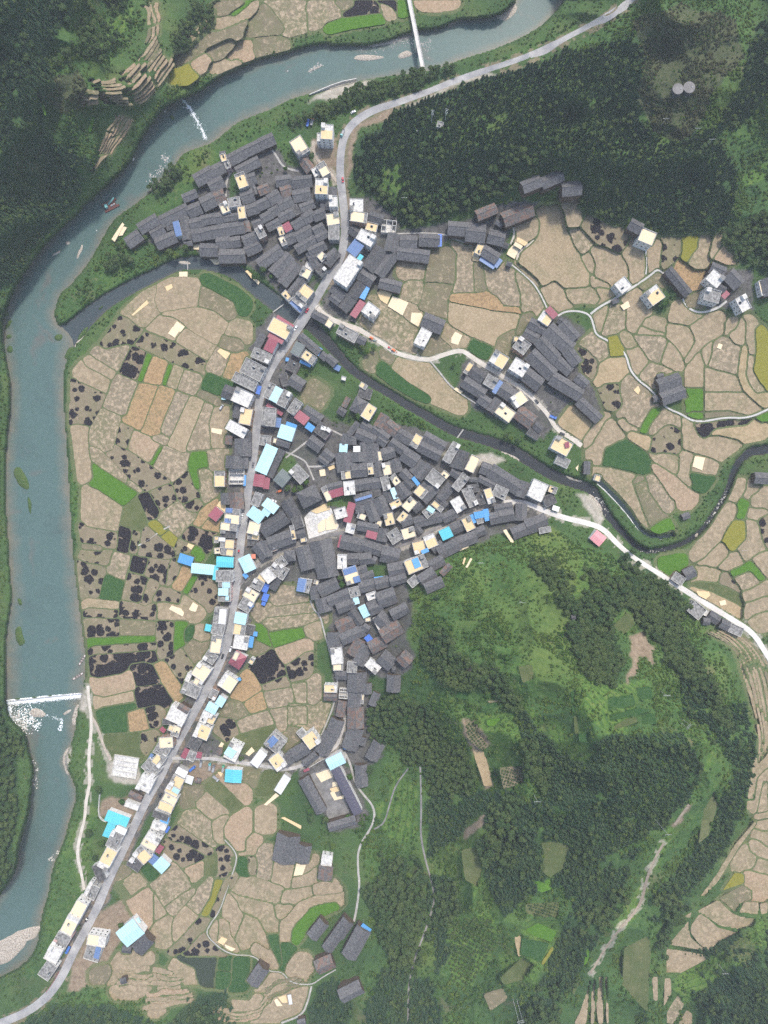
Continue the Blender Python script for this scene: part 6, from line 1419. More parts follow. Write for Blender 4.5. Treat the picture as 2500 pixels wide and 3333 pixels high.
def unfinished(i, k, p1, p2, w, h):
    r = random.Random(i); cx, cy, zg, loc, L, W, rz = frame_of(p1, p2, w, h, h)
    root = empty('unfinished_house', (loc[0], loc[1], zg), rz); t = .3
    b = MB(); b.box(-L/2, L/2, -W/2, W/2, -2, .25); obj('floor_slab', b.mesh('floor_slab', M['roof_white']), root)
    segs = [(-L/2, L/2, -W/2, -W/2+t), (-L/2, L/2, W/2-t, W/2), (-L/2, -L/2+t, -W/2+t, W/2-t), (L/2-t, L/2, -W/2+t, W/2-t)]
    if h > 2:
        for q in (-.2, .22): segs.append((L*q, L*q+t, -W/2+t, W/2-t))
        segs.append((-L/2+t, L*-.2, -.15, .15)); segs.append((L*.22+t, L/2-t, W*.1, W*.1+t))
    else:
        for q in (-.25, 0, .25): segs.append((-L*.4, L*.4, W*q, W*q+.2))
    for s_ in segs:
        b = MB(); b.box(*s_, .25, h*r.uniform(.85, 1)); obj('wall', b.mesh('wall', M['parapet']), root)
    THINGS.append((root, 'roofless concrete house shell' if h > 2 else 'white walled foundation slab', 'building site', 'unfinished buildings', cx, cy))
for i, (k, p1, p2, w, h) in enumerate(HS):
    {'g': gable, 'H': hip, 'F': flat, 'm': metal_shed, 'U': unfinished}[k[0]](i, k, p1, p2, w, h)
# grain mats and heaps on the ground
for i, poly in enumerate(MT):
    cx = sum(p[0] for p in poly)/len(poly); cy = sum(p[1] for p in poly)/len(poly)
    z = max([ground_z(cx, cy)] + [ground_z(*p) for p in poly]) + .42 + i*.006
    o = flat_poly('grain_mat', edge_noise(poly, .5), z, M['grain_pale'] if i % 3 else M['grain'], .5, n=0)
    THINGS.append((o, 'cream grain drying mat', 'grain mat', 'grain spread out to dry', cx, cy))
# ---------------------------------------------------------------- trees
def conifer_mesh(seed):
    r = random.Random(seed); v = []; f = []; H = r.uniform(4.2, 5.6); R = r.uniform(1.35, 1.8)
    T = 6
    for t in range(T):
        z1 = H*(.18 + .82*(t+1.25)/T*.96); z1 = min(z1, H); z0 = H*(.10 + .82*t/T); rr = R*(1 - (t/T)**1.5)**.9 + .12
        n = 16; b = len(v); v.append((r.uniform(-.05, .05), r.uniform(-.05, .05), z1)); a0 = r.random()*6.28
        for q in range(n):
            a = a0 + 2*math.pi*q/n + r.uniform(-.12, .12); d = rr*(1.0 if q % 2 else .52)*r.uniform(.75, 1.15)
            v.append((d*math.cos(a), d*math.sin(a), z0 + (0 if q % 2 else .25) + r.uniform(-.2, .2)))
        f += [(b, b+1+q, b+1+(q+1) % n) for q in range(n)]
    return mesh_of('crown', v, f, M['conifer'])
def leafy(seed, R, Hc, n, size, mat, lobes=7, flat_=.8):
    """crown of many small leaf sprays spread over several lobes"""
    r = random.Random(seed); v = []; f = []
    ls = [((0, 0, 0), .72)]
    for _ in range(lobes):
        a = r.random()*6.28; d = r.uniform(.35, .7); ls.append(((d*math.cos(a), d*math.sin(a), r.uniform(-.35, .45)), r.uniform(.28, .5)))
    for i in range(n):
        c, q = r.choice(ls); u = Vector((r.gauss(0, 1), r.gauss(0, 1), r.gauss(.35, 1))).normalized()
        p = Vector(c) + u*q*r.uniform(.75, 1.05); p = Vector((p.x*R, p.y*R, p.z*R*flat_ + Hc))
        nrm = (u + Vector((r.uniform(-.6, .6), r.uniform(-.6, .6), r.uniform(-.3, .7)))).normalized()
        t1 = nrm.orthogonal().normalized(); t1.rotate(Matrix.Rotation(r.random()*6.28, 3, nrm)); t2 = nrm.cross(t1); s_ = size*r.uniform(.6, 1.35); b = len(v)
        v += [p - t1*s_, p + t2*s_*.55 - nrm*.12*s_, p + t1*s_, p - t2*s_*.55 - nrm*.12*s_]; f += [(b, b+1, b+2, b+3)]
    for c, q in ls:                                   # shaded inner mass of each lobe
        b = len(v); m = 7; C = Vector((c[0]*R, c[1]*R, c[2]*R*flat_ + Hc)); rr = q*R*.78
        v.append(C + Vector((0, 0, rr*flat_)))
        for k in (0.5, -.3):
            for j in range(m):
                a = 2*math.pi*j/m + k; d = rr*math.sqrt(1-k*k)*r.uniform(.8, 1.1); v.append(C + Vector((d*math.cos(a), d*math.sin(a), rr*k*flat_)))
        f += [(b, b+1+j, b+1+(j+1) % m) for j in range(m)] + [(b+1+j, b+1+m+j, b+1+m+(j+1) % m, b+1+(j+1) % m) for j in range(m)]
    return mesh_of('crown', v, f, mat)
def trunk_mesh(h, r0):
    b = MB(); b.tube((0, 0, -1), (0, 0, h), r0, r0*.5, 6)
    for k in range(4):
        a = k*1.7; b.tube((0, 0, h*.6), (math.cos(a)*h*.3, math.sin(a)*h*.3, h*1.05), r0*.4, r0*.15, 5)
    return b.mesh('trunk', M['bark'])
lib = bpy.data.collections.new('tree_library')        # sources for the woods, not part of the scene itself
def libobj(name, me): o = bpy.data.objects.new(name, me); lib_c.objects.link(o); return o
LIBS = {}
for key, mk in (('c', lambda s: conifer_mesh(s)), ('b', lambda s: leafy(s, 2.6, 4.6, 230, .62, M['broad'])),
                ('u', lambda s: leafy(s, 1.25, .7, 60, .45, M['shrub'], 4)), ('o', lambda s: leafy(s, 1.15, .9, 60, .4, M['broad'], 3)), ('n', lambda s: leafy(s, 1.2, .6, 55, .42, M['shrub_brown'], 4))):
    lib_c = bpy.data.collections.new('wood_source_'+key); LIBS[key] = lib_c
    for s_ in range(5): libobj('wood_source', mk(s_*7+ord(key)))
def scatter_group(name, colx):
    g = bpy.data.node_groups.new(name, 'GeometryNodeTree')
    g.interface.new_socket('Geometry', in_out='INPUT', socket_type='NodeSocketGeometry'); g.interface.new_socket('Geometry', in_out='OUTPUT', socket_type='NodeSocketGeometry')
    N = g.nodes.new; i = N('NodeGroupInput'); o = N('NodeGroupOutput'); inst = N('GeometryNodeInstanceOnPoints'); ci = N('GeometryNodeCollectionInfo')
    ci.inputs['Collection'].default_value = colx; ci.inputs['Separate Children'].default_value = True; ci.inputs['Reset Children'].default_value = True
    at = lambda nm, ty: (lambda n: (setattr(n, 'data_type', ty), n.inputs['Name'].__setattr__('default_value', nm), n.outputs[0])[2])(N('GeometryNodeInputNamedAttribute'))
    sc = at('tsize', 'FLOAT'); ro = at('tturn', 'FLOAT_VECTOR'); ix = at('tkind', 'INT')
    l = g.links.new
    l(i.outputs[0], inst.inputs['Points']); l(ci.outputs[0], inst.inputs['Instance']); inst.inputs['Pick Instance'].default_value = True
    l(ix, inst.inputs['Instance Index']); l(sc, inst.inputs['Scale'])
    e2r = N('FunctionNodeEulerToRotation'); l(ro, e2r.inputs[0]); l(e2r.outputs[0], inst.inputs['Rotation'])
    l(inst.outputs[0], o.inputs[0]); return g
SCG = {k: scatter_group('wood_'+k, c) for k, c in LIBS.items()}
def put_wood(name, key, pts, sizes, label):
    me = bpy.data.meshes.new(name); n = len(pts)
    me.from_pydata(pts, [], [])
    a = me.attributes.new('tsize', 'FLOAT', 'POINT'); a.data.foreach_set('value', sizes)
    a = me.attributes.new('tturn', 'FLOAT_VECTOR', 'POINT'); tv = np.stack([RNG.normal(0, .06, n), RNG.normal(0, .06, n), RNG.random(n)*6.28], -1); a.data.foreach_set('vector', tv.astype(np.float32).ravel())
    a = me.attributes.new('tkind', 'INT', 'POINT'); a.data.foreach_set('value', RNG.integers(0, 5, n).astype(np.int32))
    o = obj(name, me); m = o.modifiers.new('scatter', 'NODES'); m.node_group = SCG[key]
    tag(o, label, 'wood' if key in 'cb' else 'scrub', kind='stuff'); return o
def spots(poly, sp, gap):
    xs = [p[0] for p in poly]; ys = [p[1] for p in poly]
    gx, gy = np.meshgrid(np.arange(min(xs), max(xs), sp), np.arange(min(ys), max(ys), sp*.92)); gx = gx + (np.arange(gy.shape[0]) % 2)[:, None]*sp*.5
    gx = gx + RNG.uniform(-.42, .42, gx.shape)*sp; gy = gy + RNG.uniform(-.42, .42, gy.shape)*sp
    m = in_poly(gx + (fbm(gx/40, gy/40)-.5)*30, gy + (fbm(gx/40+9, gy/40)-.5)*30, poly) & (fbm(gx/55+3, gy/55) > gap)
    return gx[m], gy[m]
BAREC = np.maximum(CA[..., 1], CA[..., 2])
def bare(px, py):
    i = min(NX-1, int(np.searchsorted(gxs, px))); j = min(NY-1, int(np.searchsorted(gys, py))); return BAREC[j, i] > .5
taken = set()
grove = []
for wi, (kind, sp, txt) in enumerate(WOODS):
    poly = pts2(txt); gx, gy = spots(poly, sp, {'c': .27, 'b': .24 if sp < 20 else .40, 'u': .36 if sp < 12.5 else .47}[kind])
    pts = []; sz = []; pts_n = []; sz_n = []; X2 = []; S2 = []
    for x, y in zip(gx, gy):
        if occ(x, y) or bare(x, y): continue
        if OPEN[min(NY-1, int(np.searchsorted(gys, y))), min(NX-1, int(np.searchsorted(gxs, x)))] and random.random() > (.10 if kind != 'u' else .14): continue
        if kind != 'u':
            c = (int(x//7), int(y//7))
            if c in taken: continue
            taken.add(c)
        z = ground_z(x, y); X, Y = unproj(x, y, z)
        s_ = random.uniform(.72, 1.2)*(sp/9.0 if kind == 'c' else min(sp, 15)/14.0 if kind == 'b' else random.uniform(.55, 1.25)*sp/10)
        if kind == 'c' and random.random() < .10: X2.append((X, Y, z-.3)); S2.append(s_*random.uniform(.55, .85)); continue
        if kind == 'b' and 0 <= x <= 2500 and 0 <= y <= 3333: grove.append((x, y, z, X, Y, s_)); continue
        dry = kind == 'u' and (in_poly(x, y, pts2(COVER[23][1])) if False else float(CB[min(NY-1, int(np.searchsorted(gys, y))), min(NX-1, int(np.searchsorted(gxs, x))), 2]) > .5)
        if dry: pts_n.append((X, Y, z-.2)); sz_n.append(s_)
        else: pts.append((X, Y, z-.3)); sz.append(s_)
    nm = {'c': 'fir_wood', 'b': 'leafy_wood', 'u': 'scrub'}[kind]
    lb = {'c': 'dense dark fir trees covering the slope', 'b': 'leafy trees growing in a close stand', 'u': 'low green shrubs covering the bank'}[kind]
    if pts: put_wood(nm, kind, pts, sz, lb)
    if X2: put_wood('leafy_wood', 'b', X2, S2, 'leafy trees mixed in among the firs')
    if pts_n: put_wood('dry_scrub', 'n', pts_n, sz_n, 'low brownish scrub on the hill')
for sp, a, txt in ORCHARDS:                            # planted rows of bushes
    poly = pts2(txt); xs = [p[0] for p in poly]; ys = [p[1] for p in poly]; cx, cy = sum(xs)/len(xs), sum(ys)/len(ys); pts = []; sz = []
    for i in range(-20, 21):
        for j in range(-20, 21):
            u, w_ = i*sp + random.uniform(-1, 1), j*sp*1.15 + random.uniform(-1, 1); x, y = cx+u*math.cos(a)-w_*math.sin(a), cy+u*math.sin(a)+w_*math.cos(a)
            if in_poly(x, y, poly): z = ground_z(x, y); X, Y = unproj(x, y, z); pts.append((X, Y, z)); sz.append(random.uniform(.75, 1.2)*sp/11)
    put_wood('orchard_bushes', 'o', pts, sz, 'rows of dark fruit bushes planted on the slope')
# loose tussocks and bushes on all the remaining green ground
gx, gy = np.meshgrid(np.arange(2, 2500, 11.0), np.arange(2, 3333, 11.0)); gx = gx + RNG.uniform(-5, 5, gx.shape); gy = gy + RNG.uniform(-5, 5, gy.shape)
near = WET.copy()
for _ in range(6): near[1:-1, 1:-1] |= near[:-2, 1:-1] | near[2:, 1:-1] | near[1:-1, :-2] | near[1:-1, 2:]
nw = near[np.clip(np.searchsorted(gys, gy), 0, NY-1), np.clip(np.searchsorted(gxs, gx), 0, NX-1)]
keep = ((fbm(gx/38+7, gy/38+2, 3) > .5) & (RNG.random(gx.shape) < .75)) | (nw & (RNG.random(gx.shape) < .6)); pts = []; sz = []
for x, y in zip(gx[keep], gy[keep]):
    if occ(x, y) or bare(x, y): continue
    i, j = min(NX-1, int(np.searchsorted(gxs, x))), min(NY-1, int(np.searchsorted(gys, y)))
    if CA[j, i, 0] > .5 and random.random() < .8: continue
    if OCC[max(0, j-1):j+2, max(0, i-1):i+2].any(): continue
    z = ground_z(x, y); X, Y = unproj(x, y, z); pts.append((X, Y, z-.25)); sz.append(random.uniform(.4, 1.0))
put_wood('bank_scrub', 'u', pts, sz, 'scattered low bushes and tussocks on the grassy banks')
# single leafy trees: those standing clear of the big stands first, about 290 in all
SINGLE = [(1170,1345),(1140,1363),(985,1570),(1000,1610),(965,1680),(1060,1640),(745,1870),(1240,2770),(1120,2650),(1060,2640),(700,1360),(725,1350),(1000,1215),(940,1590),(960,1595),(905,1300),
 (480,780),(505,770),(900,905),(860,890),(835,905),(1180,1135),(1205,1150),(1230,1140),(1215,1170),(1640,1420),(1660,1430),(1680,1440),(1440,1260),(1475,1190),(770,2440),(1010,2630),(1030,2650),
 (1085,2745),(1040,2420),(1190,2500),(1140,2520),(2130,990),(2150,1000),(2160,975),(1330,2830),(560,830),(590,840),(610,800),(640,830),(690,830),(990,880),(1020,520),(960,480),(985,470),(930,570),
 (330,2560),(420,2600),(300,2700),(340,2720),(320,2780),(560,2920),(440,2900),(400,3000),(250,3010),(1040,1930),(1100,1900),(1095,1880),(1300,1850),(1290,1870),(1390,1960),(1420,1940),(1340,1940)]
grove.sort(key=lambda g: -g[5]*(1 + .35*(abs(g[0]-1250) < 700)))
pick = []
cells = {}
for g in grove:
    c = (int(g[0]//90), int(g[1]//90))
    if cells.get(c, 0) < 7 and len(pick) < 225: cells[c] = cells.get(c, 0)+1; pick.append(g)
ps = set(id(g) for g in pick); rest = [g for g in grove if id(g) not in ps]
put_wood('leafy_wood', 'b', [(g[3], g[4], g[2]-.3) for g in rest], [g[5] for g in rest], 'leafy trees growing in close stands on the slopes')
CR = [leafy(100+q, 2.6, 4.8, 230, .62, M['broad']) for q in range(6)]; CRS = [leafy(200+q, 2.6, 4.6, 230, .6, M['shrub']) for q in range(3)]; TR = trunk_mesh(3.6, .22)
for (x, y) in SINGLE:
    if occ(x, y):
        for dx, dy in ((14, 0), (-14, 0), (0, 14), (0, -14), (20, 20), (-20, -20)):
            if not occ(x+dx, y+dy): x, y = x+dx, y+dy; break
        else: continue
    z = ground_z(x, y); X, Y = unproj(x, y, z); pick.append((x, y, z, X, Y, random.uniform(.75, 1.35)))
for q, g in enumerate(pick):
    root = empty('leafy_tree', (g[3], g[4], g[2]), random.random()*6.28); root.scale = (g[5],)*3
    fresh = q >= 225 and q % 2
    obj('trunk', TR, root); obj('crown', CRS[q % 3] if fresh else CR[q % 6], root)
    THINGS.append((root, ('bright green' if fresh else 'large dark green' if g[5] > 1.15 else 'dark green') + ' leafy tree', 'tree', 'leafy trees', g[0], g[1]))
# ---------------------------------------------------------------- river furniture
def tl(ox, oy, s, pts): return [(ox+s*x, oy+s*y) for x, y in pts]
def mound(name, poly, z, mat, hgt, seed):
    """low bank of gravel or grass standing out of the water"""
    p = edge_noise(chaikin(poly, 2), 1.6); w = [unproj(x, y, z) for x, y in p]
    if area(w) < 0: w.reverse()
    n = len(w); cx = sum(a[0] for a in w)/n; cy = sum(a[1] for a in w)/n; v = []; f = []; r = random.Random(seed)
    rings = ((1.04, -.8), (1.0, .02), (.86, hgt*.45), (.55, hgt*.8), (.25, hgt))
    for k, h in rings:
        for x, y in w: v.append(((x-cx)*k, (y-cy)*k, h + (r.uniform(-.12, .12)*hgt if h > 0 else 0)))
    for q in range(len(rings)-1):
        for i in range(n): f.append((q*n+i, q*n+(i+1) % n, (q+1)*n+(i+1) % n, (q+1)*n+i))
    v.append((0, 0, hgt)); f += [((len(rings)-1)*n+i, (len(rings)-1)*n+(i+1) % n, len(v)-1) for i in range(n)]
    return obj(name, mesh_of(name, v, f, mat, smooth=True), None, (cx, cy, z))
A4 = (0, 500, .4219); T10 = (1000, 0, .3014); T36 = (0, 1950, .3617)
BARS = [(-3, tl(*A4, [(590,800),(620,720),(640,695),(640,740),(600,820)])), (-3, tl(*A4, [(500,690),(530,675),(545,690),(520,715)])), (-3, tl(*A4, [(395,790),(460,740),(465,760),(410,795)])), (-3, tl(*A4, [(570,1490),(620,1410),(655,1400),(640,1450),(590,1510)])),
 (-3, tl(*T10, [(630,500),(700,440),(1100,400),(1140,400),(900,480),(700,505)])), (-3, tl(*T10, [(490,650),(530,590),(700,590),(870,620),(700,660)])), (-3, tl(*T10, [(970,600),(1060,540),(1140,570),(1130,610),(1000,640)])), (-3, tl(*T10, [(790,420),(830,370),(920,315),(1000,340),(1130,330),(1140,370),(860,415)])),
 (-3, tl(*T10, [(1370,320),(1450,250),(1480,180),(1560,190),(1659,170),(1659,220),(1500,280)])),
 (-3, tl(*T10, [(0,780),(100,730),(190,690),(120,740),(10,790)])), (-3, tl(1500, 0, .6028, [(160,60),(240,0),(280,0),(315,60),(240,120),(190,90)])), (-4.8, tl(0, 2833, .3014, [(-60,800),(0,760),(230,640),(430,590),(440,640),(380,740),(290,760),(280,810),(100,1000),(-60,1030)])),
 (-4.8, tl(*T36, [(555,1430),(600,1340),(660,1320),(690,1310),(640,1400),(625,1590),(590,1570)])), (-4.7, tl(*T36, [(680,950),(740,940),(770,1080),(720,1110),(660,1150),(640,1100)])), (-4.7, tl(*T36, [(560,1030),(640,985),(650,1005),(590,1050)])), (-4.6, tl(*T36, [(260,1010),(330,970),(420,1030),(400,1060),(300,1070)])),
 (.95, tl(1700, 1350, .4822, [(420,520),(510,570),(570,680),(530,710),(440,600)])), (2.9, tl(1700, 1350, .4822, [(1150,820),(1190,780),(1185,835)])), (.6, tl(1700, 1350, .4822, [(290,400),(340,440),(420,440),(400,460),(300,430)])), (-.2, tl(1250, 1400, .3014, [(1200,230),(1330,240),(1530,350),(1380,360)])), (-2.7, tl(400, 400, .3014, [(580,1510),(650,1485),(760,1520),(650,1540)]))]
for i, (z, p) in enumerate(BARS): tag(mound('gravel_bar', p, z, M['gravel'], .55, i), kind='structure')
M['islet'] = crop('islet_grass', (.040, .085, .024), (.10, .13, .045), .7)
ISL = [(-3, tl(*A4, p)) for p in ([(415,1410),(450,1390),(490,1400),(470,1440),(430,1450)], [(590,1440),(640,1360),(690,1330),(670,1380),(610,1460)], [(490,1580),(530,1500),(570,1480),(570,1530),(530,1590)], [(10,1240),(50,1220),(75,1240),(40,1265)], [(30,1360),(70,1280),(100,1290),(60,1350)], [(40,1410),(70,1390),(95,1410),(60,1440)], [(45,1530),(70,1470),(105,1500),(90,1540)])] + \
      [(-3, tl(*T36, p)) for p in ([(140,270),(170,240),(200,270),(210,350),(235,390),(190,430),(150,390),(140,330)], [(150,-10),(190,0),(200,50),(170,60)])] + [(-3, [(40,1530),(65,1515),(95,1570),(95,1600),(60,1580)]), (-3, [(90,1610),(105,1640),(100,1680),(92,1650)]), (-3, tl(500, 0, .3014, [(165,1260),(200,1230),(235,1270),(210,1305)])), (-2.8, tl(200, 850, .3617, [(330,430),(370,400),(380,410),(340,440)]))]
for i, (z, p) in enumerate(ISL):
    tag(mound('grassy_islet', p, z, M['islet'], 1.0, 50+i), kind='structure')
def blobs(name, spots_, mat, label, flat_=.35, kind='stuff', cat='stones'):
    v = []; f = []
    for (x, y, z, r_) in spots_:
        X, Y = unproj(x, y, z); b = len(v); n = 6; a0 = random.random()*6
        el = random.uniform(.6, 1.0)
        v.append((X, Y, z + r_*flat_*2))
        for q in range(n):
            a = a0+2*math.pi*q/n; d = r_*random.uniform(.7, 1.2); v.append((X+d*math.cos(a)*el, Y+d*math.sin(a), z-.1))
        f += [(b, b+1+q, b+1+(q+1) % n) for q in range(n)]
    o = obj(name, mesh_of(name, v, f, mat)); tag(o, label, cat, kind=kind); return o
def along(line, n, spread, z, r0, r1):
    out = []
    for _ in range(n):
        k = random.randrange(len(line)-1); t = random.random(); a, b = line[k], line[k+1]
        out.append((a[0]+(b[0]-a[0])*t+random.gauss(0, spread), a[1]+(b[1]-a[1])*t+random.gauss(0, spread), z+random.uniform(0, .05), random.uniform(r0, r1)))
    return out
rap = tl(500, 0, .3014, [(320,1080),(400,1180),(430,1240),(480,1320),(540,1440),(560,1500)])
blobs('white_water', along(rap, 260, 4.5, -2.98, .15, .6), M['foam'], 'white water breaking over the upper rapids', .12, cat='rapids')
weir_l = [(20, 2281), (80, 2274), (150, 2266), (262, 2257)]
wf = along(weir_l, 500, 1.0, -3.05, .3, .8) + [(x, y+4+abs(random.gauss(0, 5)), -4.55, r_) for x, y, z, r_ in along(weir_l, 300, 1.5, -4.5, .2, .7)]
wf += [(random.gauss(75, 26), random.gauss(2335, 26), -4.55, random.uniform(.2, .8)) for _ in range(300)] + along([(30, 2300), (30, 2355)], 120, 3, -4.55, .3, .9) + along([(165, 2330), (200, 2345), (197, 2375)], 160, 3.5, -4.7, .2, .7) + along([(110, 2365), (130, 2355)], 80, 4, -4.7, .2, .7)
wf = [q for q in wf if 20 < q[0] < 262 and q[1] < 2400]
blobs('weir_foam', wf, M['foam'], 'white water pouring over the weir', .12, cat='rapids')
def foam_strip(name, rows, z, label):
    v = []; f = []; fd = []; n = len(rows[0])
    for r_ in rows:
        for (x, y, k) in r_: X, Y = unproj(x, y, z); v.append((X, Y, z)); fd.append(k)
    for i in range(len(rows)-1):
        for k in range(n-1): a = i*n+k; f.append((a, a+n, a+n+1, a+1))
    me = mesh_of(name, v, f, M['foam_sheet']); a = me.attributes.new('fade', 'FLOAT', 'POINT'); a.data.foreach_set('value', fd); tag(obj(name, me), label, 'rapids', kind='stuff')
foam_strip('weir_foam', [[(20+245*t, 2283-25*t+d, k) for d, k in ((-1, 0), (4, .05), (10, .3), (20, .75), (38, 1.15))] for t in np.linspace(0, 1, 40)], -4.50, 'sheet of white water below the weir')
foam_strip('weir_foam', [[(24+120*t, 2300+d*80, .30+.55*abs(2*d-1)+.5*t) for d in np.linspace(0, 1, 8)] for t in np.linspace(0, 1, 14)], -4.54, 'churned rapids at the western end of the weir')
rs_ = chaikin(rap, 2, False)
foam_strip('white_water', [[(x+o_, y-o_*.35, abs(o_)/13*.8+.28+.22*math.sin(x*.9)*math.sin(y*.37)) for o_ in (-14, -9, -5, 0, 5, 9, 14)] for x, y in rs_], -2.96, 'sheet of white water at the upper rapids')
rk = along(tl(400, 400, .3014, [(440,370),(480,400),(420,500),(340,560),(280,630)]), 110, 6, -2.95, .25, .8) + along(tl(1000, 0, .3014, [(560,560),(900,500),(1050,450),(1250,480),(1320,450),(1290,550)]), 170, 7, -2.95, .2, .7) + along(tl(1000, 0, .3014, [(20,760),(150,700)]), 50, 4, -2.95, .3, .9)
rk += [(random.gauss(75, 24), random.gauss(2340, 24), -4.5, random.uniform(.3, 1.0)) for _ in range(160)] + along([(1900, 1800), (2100, 1800), (2170, 1795)], 60, 6, 2.2, .3, 1.0) + along([(2300, 1700), (2350, 1630), (2375, 1580)], 70, 7, 4.0, .3, 1.0) + along([(1940, 1610), (1980, 1680)], 50, 8, 1.1, .3, .9)
rk += along([(1500, 1480), (1650, 1490)], 40, 8, -.2, .2, .7) + along([(160, 2800), (200, 2770), (170, 2860)], 50, 5, -4.7, .3, .9) + along([(50, 2440), (110, 2490), (118, 2560)], 70, 6, -4.6, .3, .9)
rk += [(434, 518, -3, 1.5), (1437, 230, -3, 1.0), (537, 363, -3, 1.0), (936, 232, -3, 1.0), (545, 516, -3, 1.5), (314, 750, -3, .8), (1394, 188, -3, .9)]
blobs('river_stones', rk, M['stone'], 'pale stones scattered in the river shallows', .4)
# footbridge over the river
def bridge(name, a, b, w, z, mat, piers, label, par=.7):
    A = unproj(*a, z); B = unproj(*b, z); L = math.hypot(B[0]-A[0], B[1]-A[1]); root = empty(name, ((A[0]+B[0])/2, (A[1]+B[1])/2, z), math.atan2(B[1]-A[1], B[0]-A[0]))
    q = MB(); q.box(-L/2, L/2, -w/2, w/2, -.5, 0); obj('deck', q.mesh('deck', mat), root)
    for sg in (-1, 1):
        q = MB(); y = sg*(w/2-.12); q.box(-L/2, L/2, y-.12, y+.12, .002, par); obj('parapet', q.mesh('parapet', M['parapet']), root)
    for t in piers:
        q = MB(); q.box(L*t-.8, L*t+.8, -w/2+.2, w/2-.2, -14, -.5); obj('pier', q.mesh('pier', M['wall_grey']), root)
    o = root; tag(o, label, 'bridge'); return o
bridge('footbridge', (1326, -30), (1383, 255), 3.4, 5.5, M['concrete'], (-.32, -.1, .12, .34), 'long narrow pale footbridge crossing the river on piers')
bridge('road_bridge', (1024, 985), (945, 1102), 8.6, .12, M['street'], (-.2, .2), 'short road bridge carrying the main road over the dark stream', .9)
q = MB(); A = unproj(18, 2282, -3); B = unproj(270, 2256, -3); L = math.hypot(B[0]-A[0], B[1]-A[1])
q.box(-L/2, L/2, -.6, .6, -3, .02); o = obj('weir', q.mesh('weir', M['wall_grey']), None, ((A[0]+B[0])/2, (A[1]+B[1])/2, -3), math.atan2(B[1]-A[1], B[0]-A[0])); tag(o, 'low concrete weir crossing the whole river', 'weir')
def stream_walk(name, a, b, z, w, label):
    A = unproj(*a, z); B = unproj(*b, z); L = math.hypot(B[0]-A[0], B[1]-A[1]); q = MB(); q.box(-L/2, L/2, -w/2, w/2, -.25, 0)
    o = obj(name, q.mesh(name, M['pathc']), None, ((A[0]+B[0])/2, (A[1]+B[1])/2, z), math.atan2(B[1]-A[1], B[0]-A[0])); tag(o, label, 'footbridge')
stream_walk('plank_bridge', (886, 1018), (924, 990), -1.2, .9, 'thin plank walk across the stream below the road bridge')
stream_walk('plank_bridge', (1478, 1440), (1508, 1398), -.1, 1.1, 'narrow stepping bridge across the stream by the tiled quarter')
stream_walk('plank_bridge', (611, 850), (611, 880), -2.3, .7, 'tiny plank bridge to the gravel islet in the stream')
# canal wall and other low walls
def wall_line(name, pts, w, h, mat, label, dz=0, zf=None, cat='wall'):
    v = []; f = []; c = chaikin(pts, 1, False)
    for i, (x, y) in enumerate(c):
        a = c[max(0, i-1)]; b = c[min(len(c)-1, i+1)]; dx, dy = b[0]-a[0], b[1]-a[1]; l = math.hypot(dx, dy) or 1; nx, ny = -dy/l, dx/l
        z = (zf if zf is not None else base1(x, y)) + dz; hw = w/.2573/2
        for s_ in (-1, 1):
            X, Y = unproj(x+nx*hw*s_, y+ny*hw*s_, z); v += [(X, Y, z-2), (X, Y, z+h)]
    for i in range(len(c)-1):
        a = i*4; f += [(a+1, a+3, a+7, a+5), (a, a+1, a+5, a+4), (a+2, a+6, a+7, a+3)]
    f += [(0, 2, 3, 1), (len(v)-4, len(v)-3, len(v)-1, len(v)-2)]
    bm = mesh_of(name, v, f, mat); o = obj(name, bm); tag(o, label, cat); return o
wall_line('canal_wall', [(1943, 1575), (1975, 1602), (2045, 1680), (2072, 1722), (2100, 1752), (2140, 1760), (2197, 1750)], .8, .5, M['parapet'], 'white canal wall curving round the river-bend fields', 0, 3.2)
wall_line('canal_wall', [(2254, 1700), (2290, 1632), (2300, 1580)], .7, .5, M['parapet'], 'short white canal wall below the stream pool', 0, 4.5)
wall_line('yard_wall', [(327, 2583), (322, 2650), (340, 2672), (362, 2668)], .4, 2.0, M['parapet'], 'white boundary wall beside the turquoise twin roofs')
wall_line('guard_rail', [(151, 3228), (175, 3195), (193, 3162)], .35, .9, M['m_r'], 'red striped guard rail on the lower road bend', cat='guard rail')
wall_line('lane_wall', [(1000, 2500), (1060, 2465), (1100, 2445)], .4, 1.6, M['parapet'], 'pale wall along the lane north of the school')
wall_line('river_wall', [(1007, 310), (1100, 270), (1160, 258)], .6, 1.0, M['parapet'], 'pale embankment wall along the upper river')
# square, school yard
for (nm, mt, up, poly), z in zip(PADS, PADZ): tag(flat_poly(nm, poly, z, M[mt], .8, n=0), kind='structure')
# ---------------------------------------------------------------- boats
def hull(L, W, H, n=14):
    v = []; f = []
    for i in range(n+1):
        t = i/n; w = W/2*(math.sin(math.pi*min(1, max(0.02, t*.96+.02)))**.45); rise = .25*abs(2*t-1)**3
        x = -L/2+L*t; v += [(x, -w, H+rise), (x, -w*.55, 0), (x, w*.55, 0), (x, w, H+rise), (x, -w*.84, H+rise-.02), (x, -w*.5, .18), (x, w*.5, .18), (x, w*.84, H+rise-.02)]
    for i in range(n):
        a = i*8; b = a+8; f += [(a, a+1, b+1, b), (a+1, a+2, b+2, b+1), (a+2, a+3, b+3, b+2), (a+4, b+4, b+5, a+5), (a+5, b+5, b+6, a+6), (a+6, b+6, b+7, a+7), (a, b, b+4, a+4), (a+3, a+7, b+7, b+3)]
    return v, f
t_ = NT('weathered_boat_wood', .9); t_.col((.19, .16, .15)); M['boat'] = t_.m
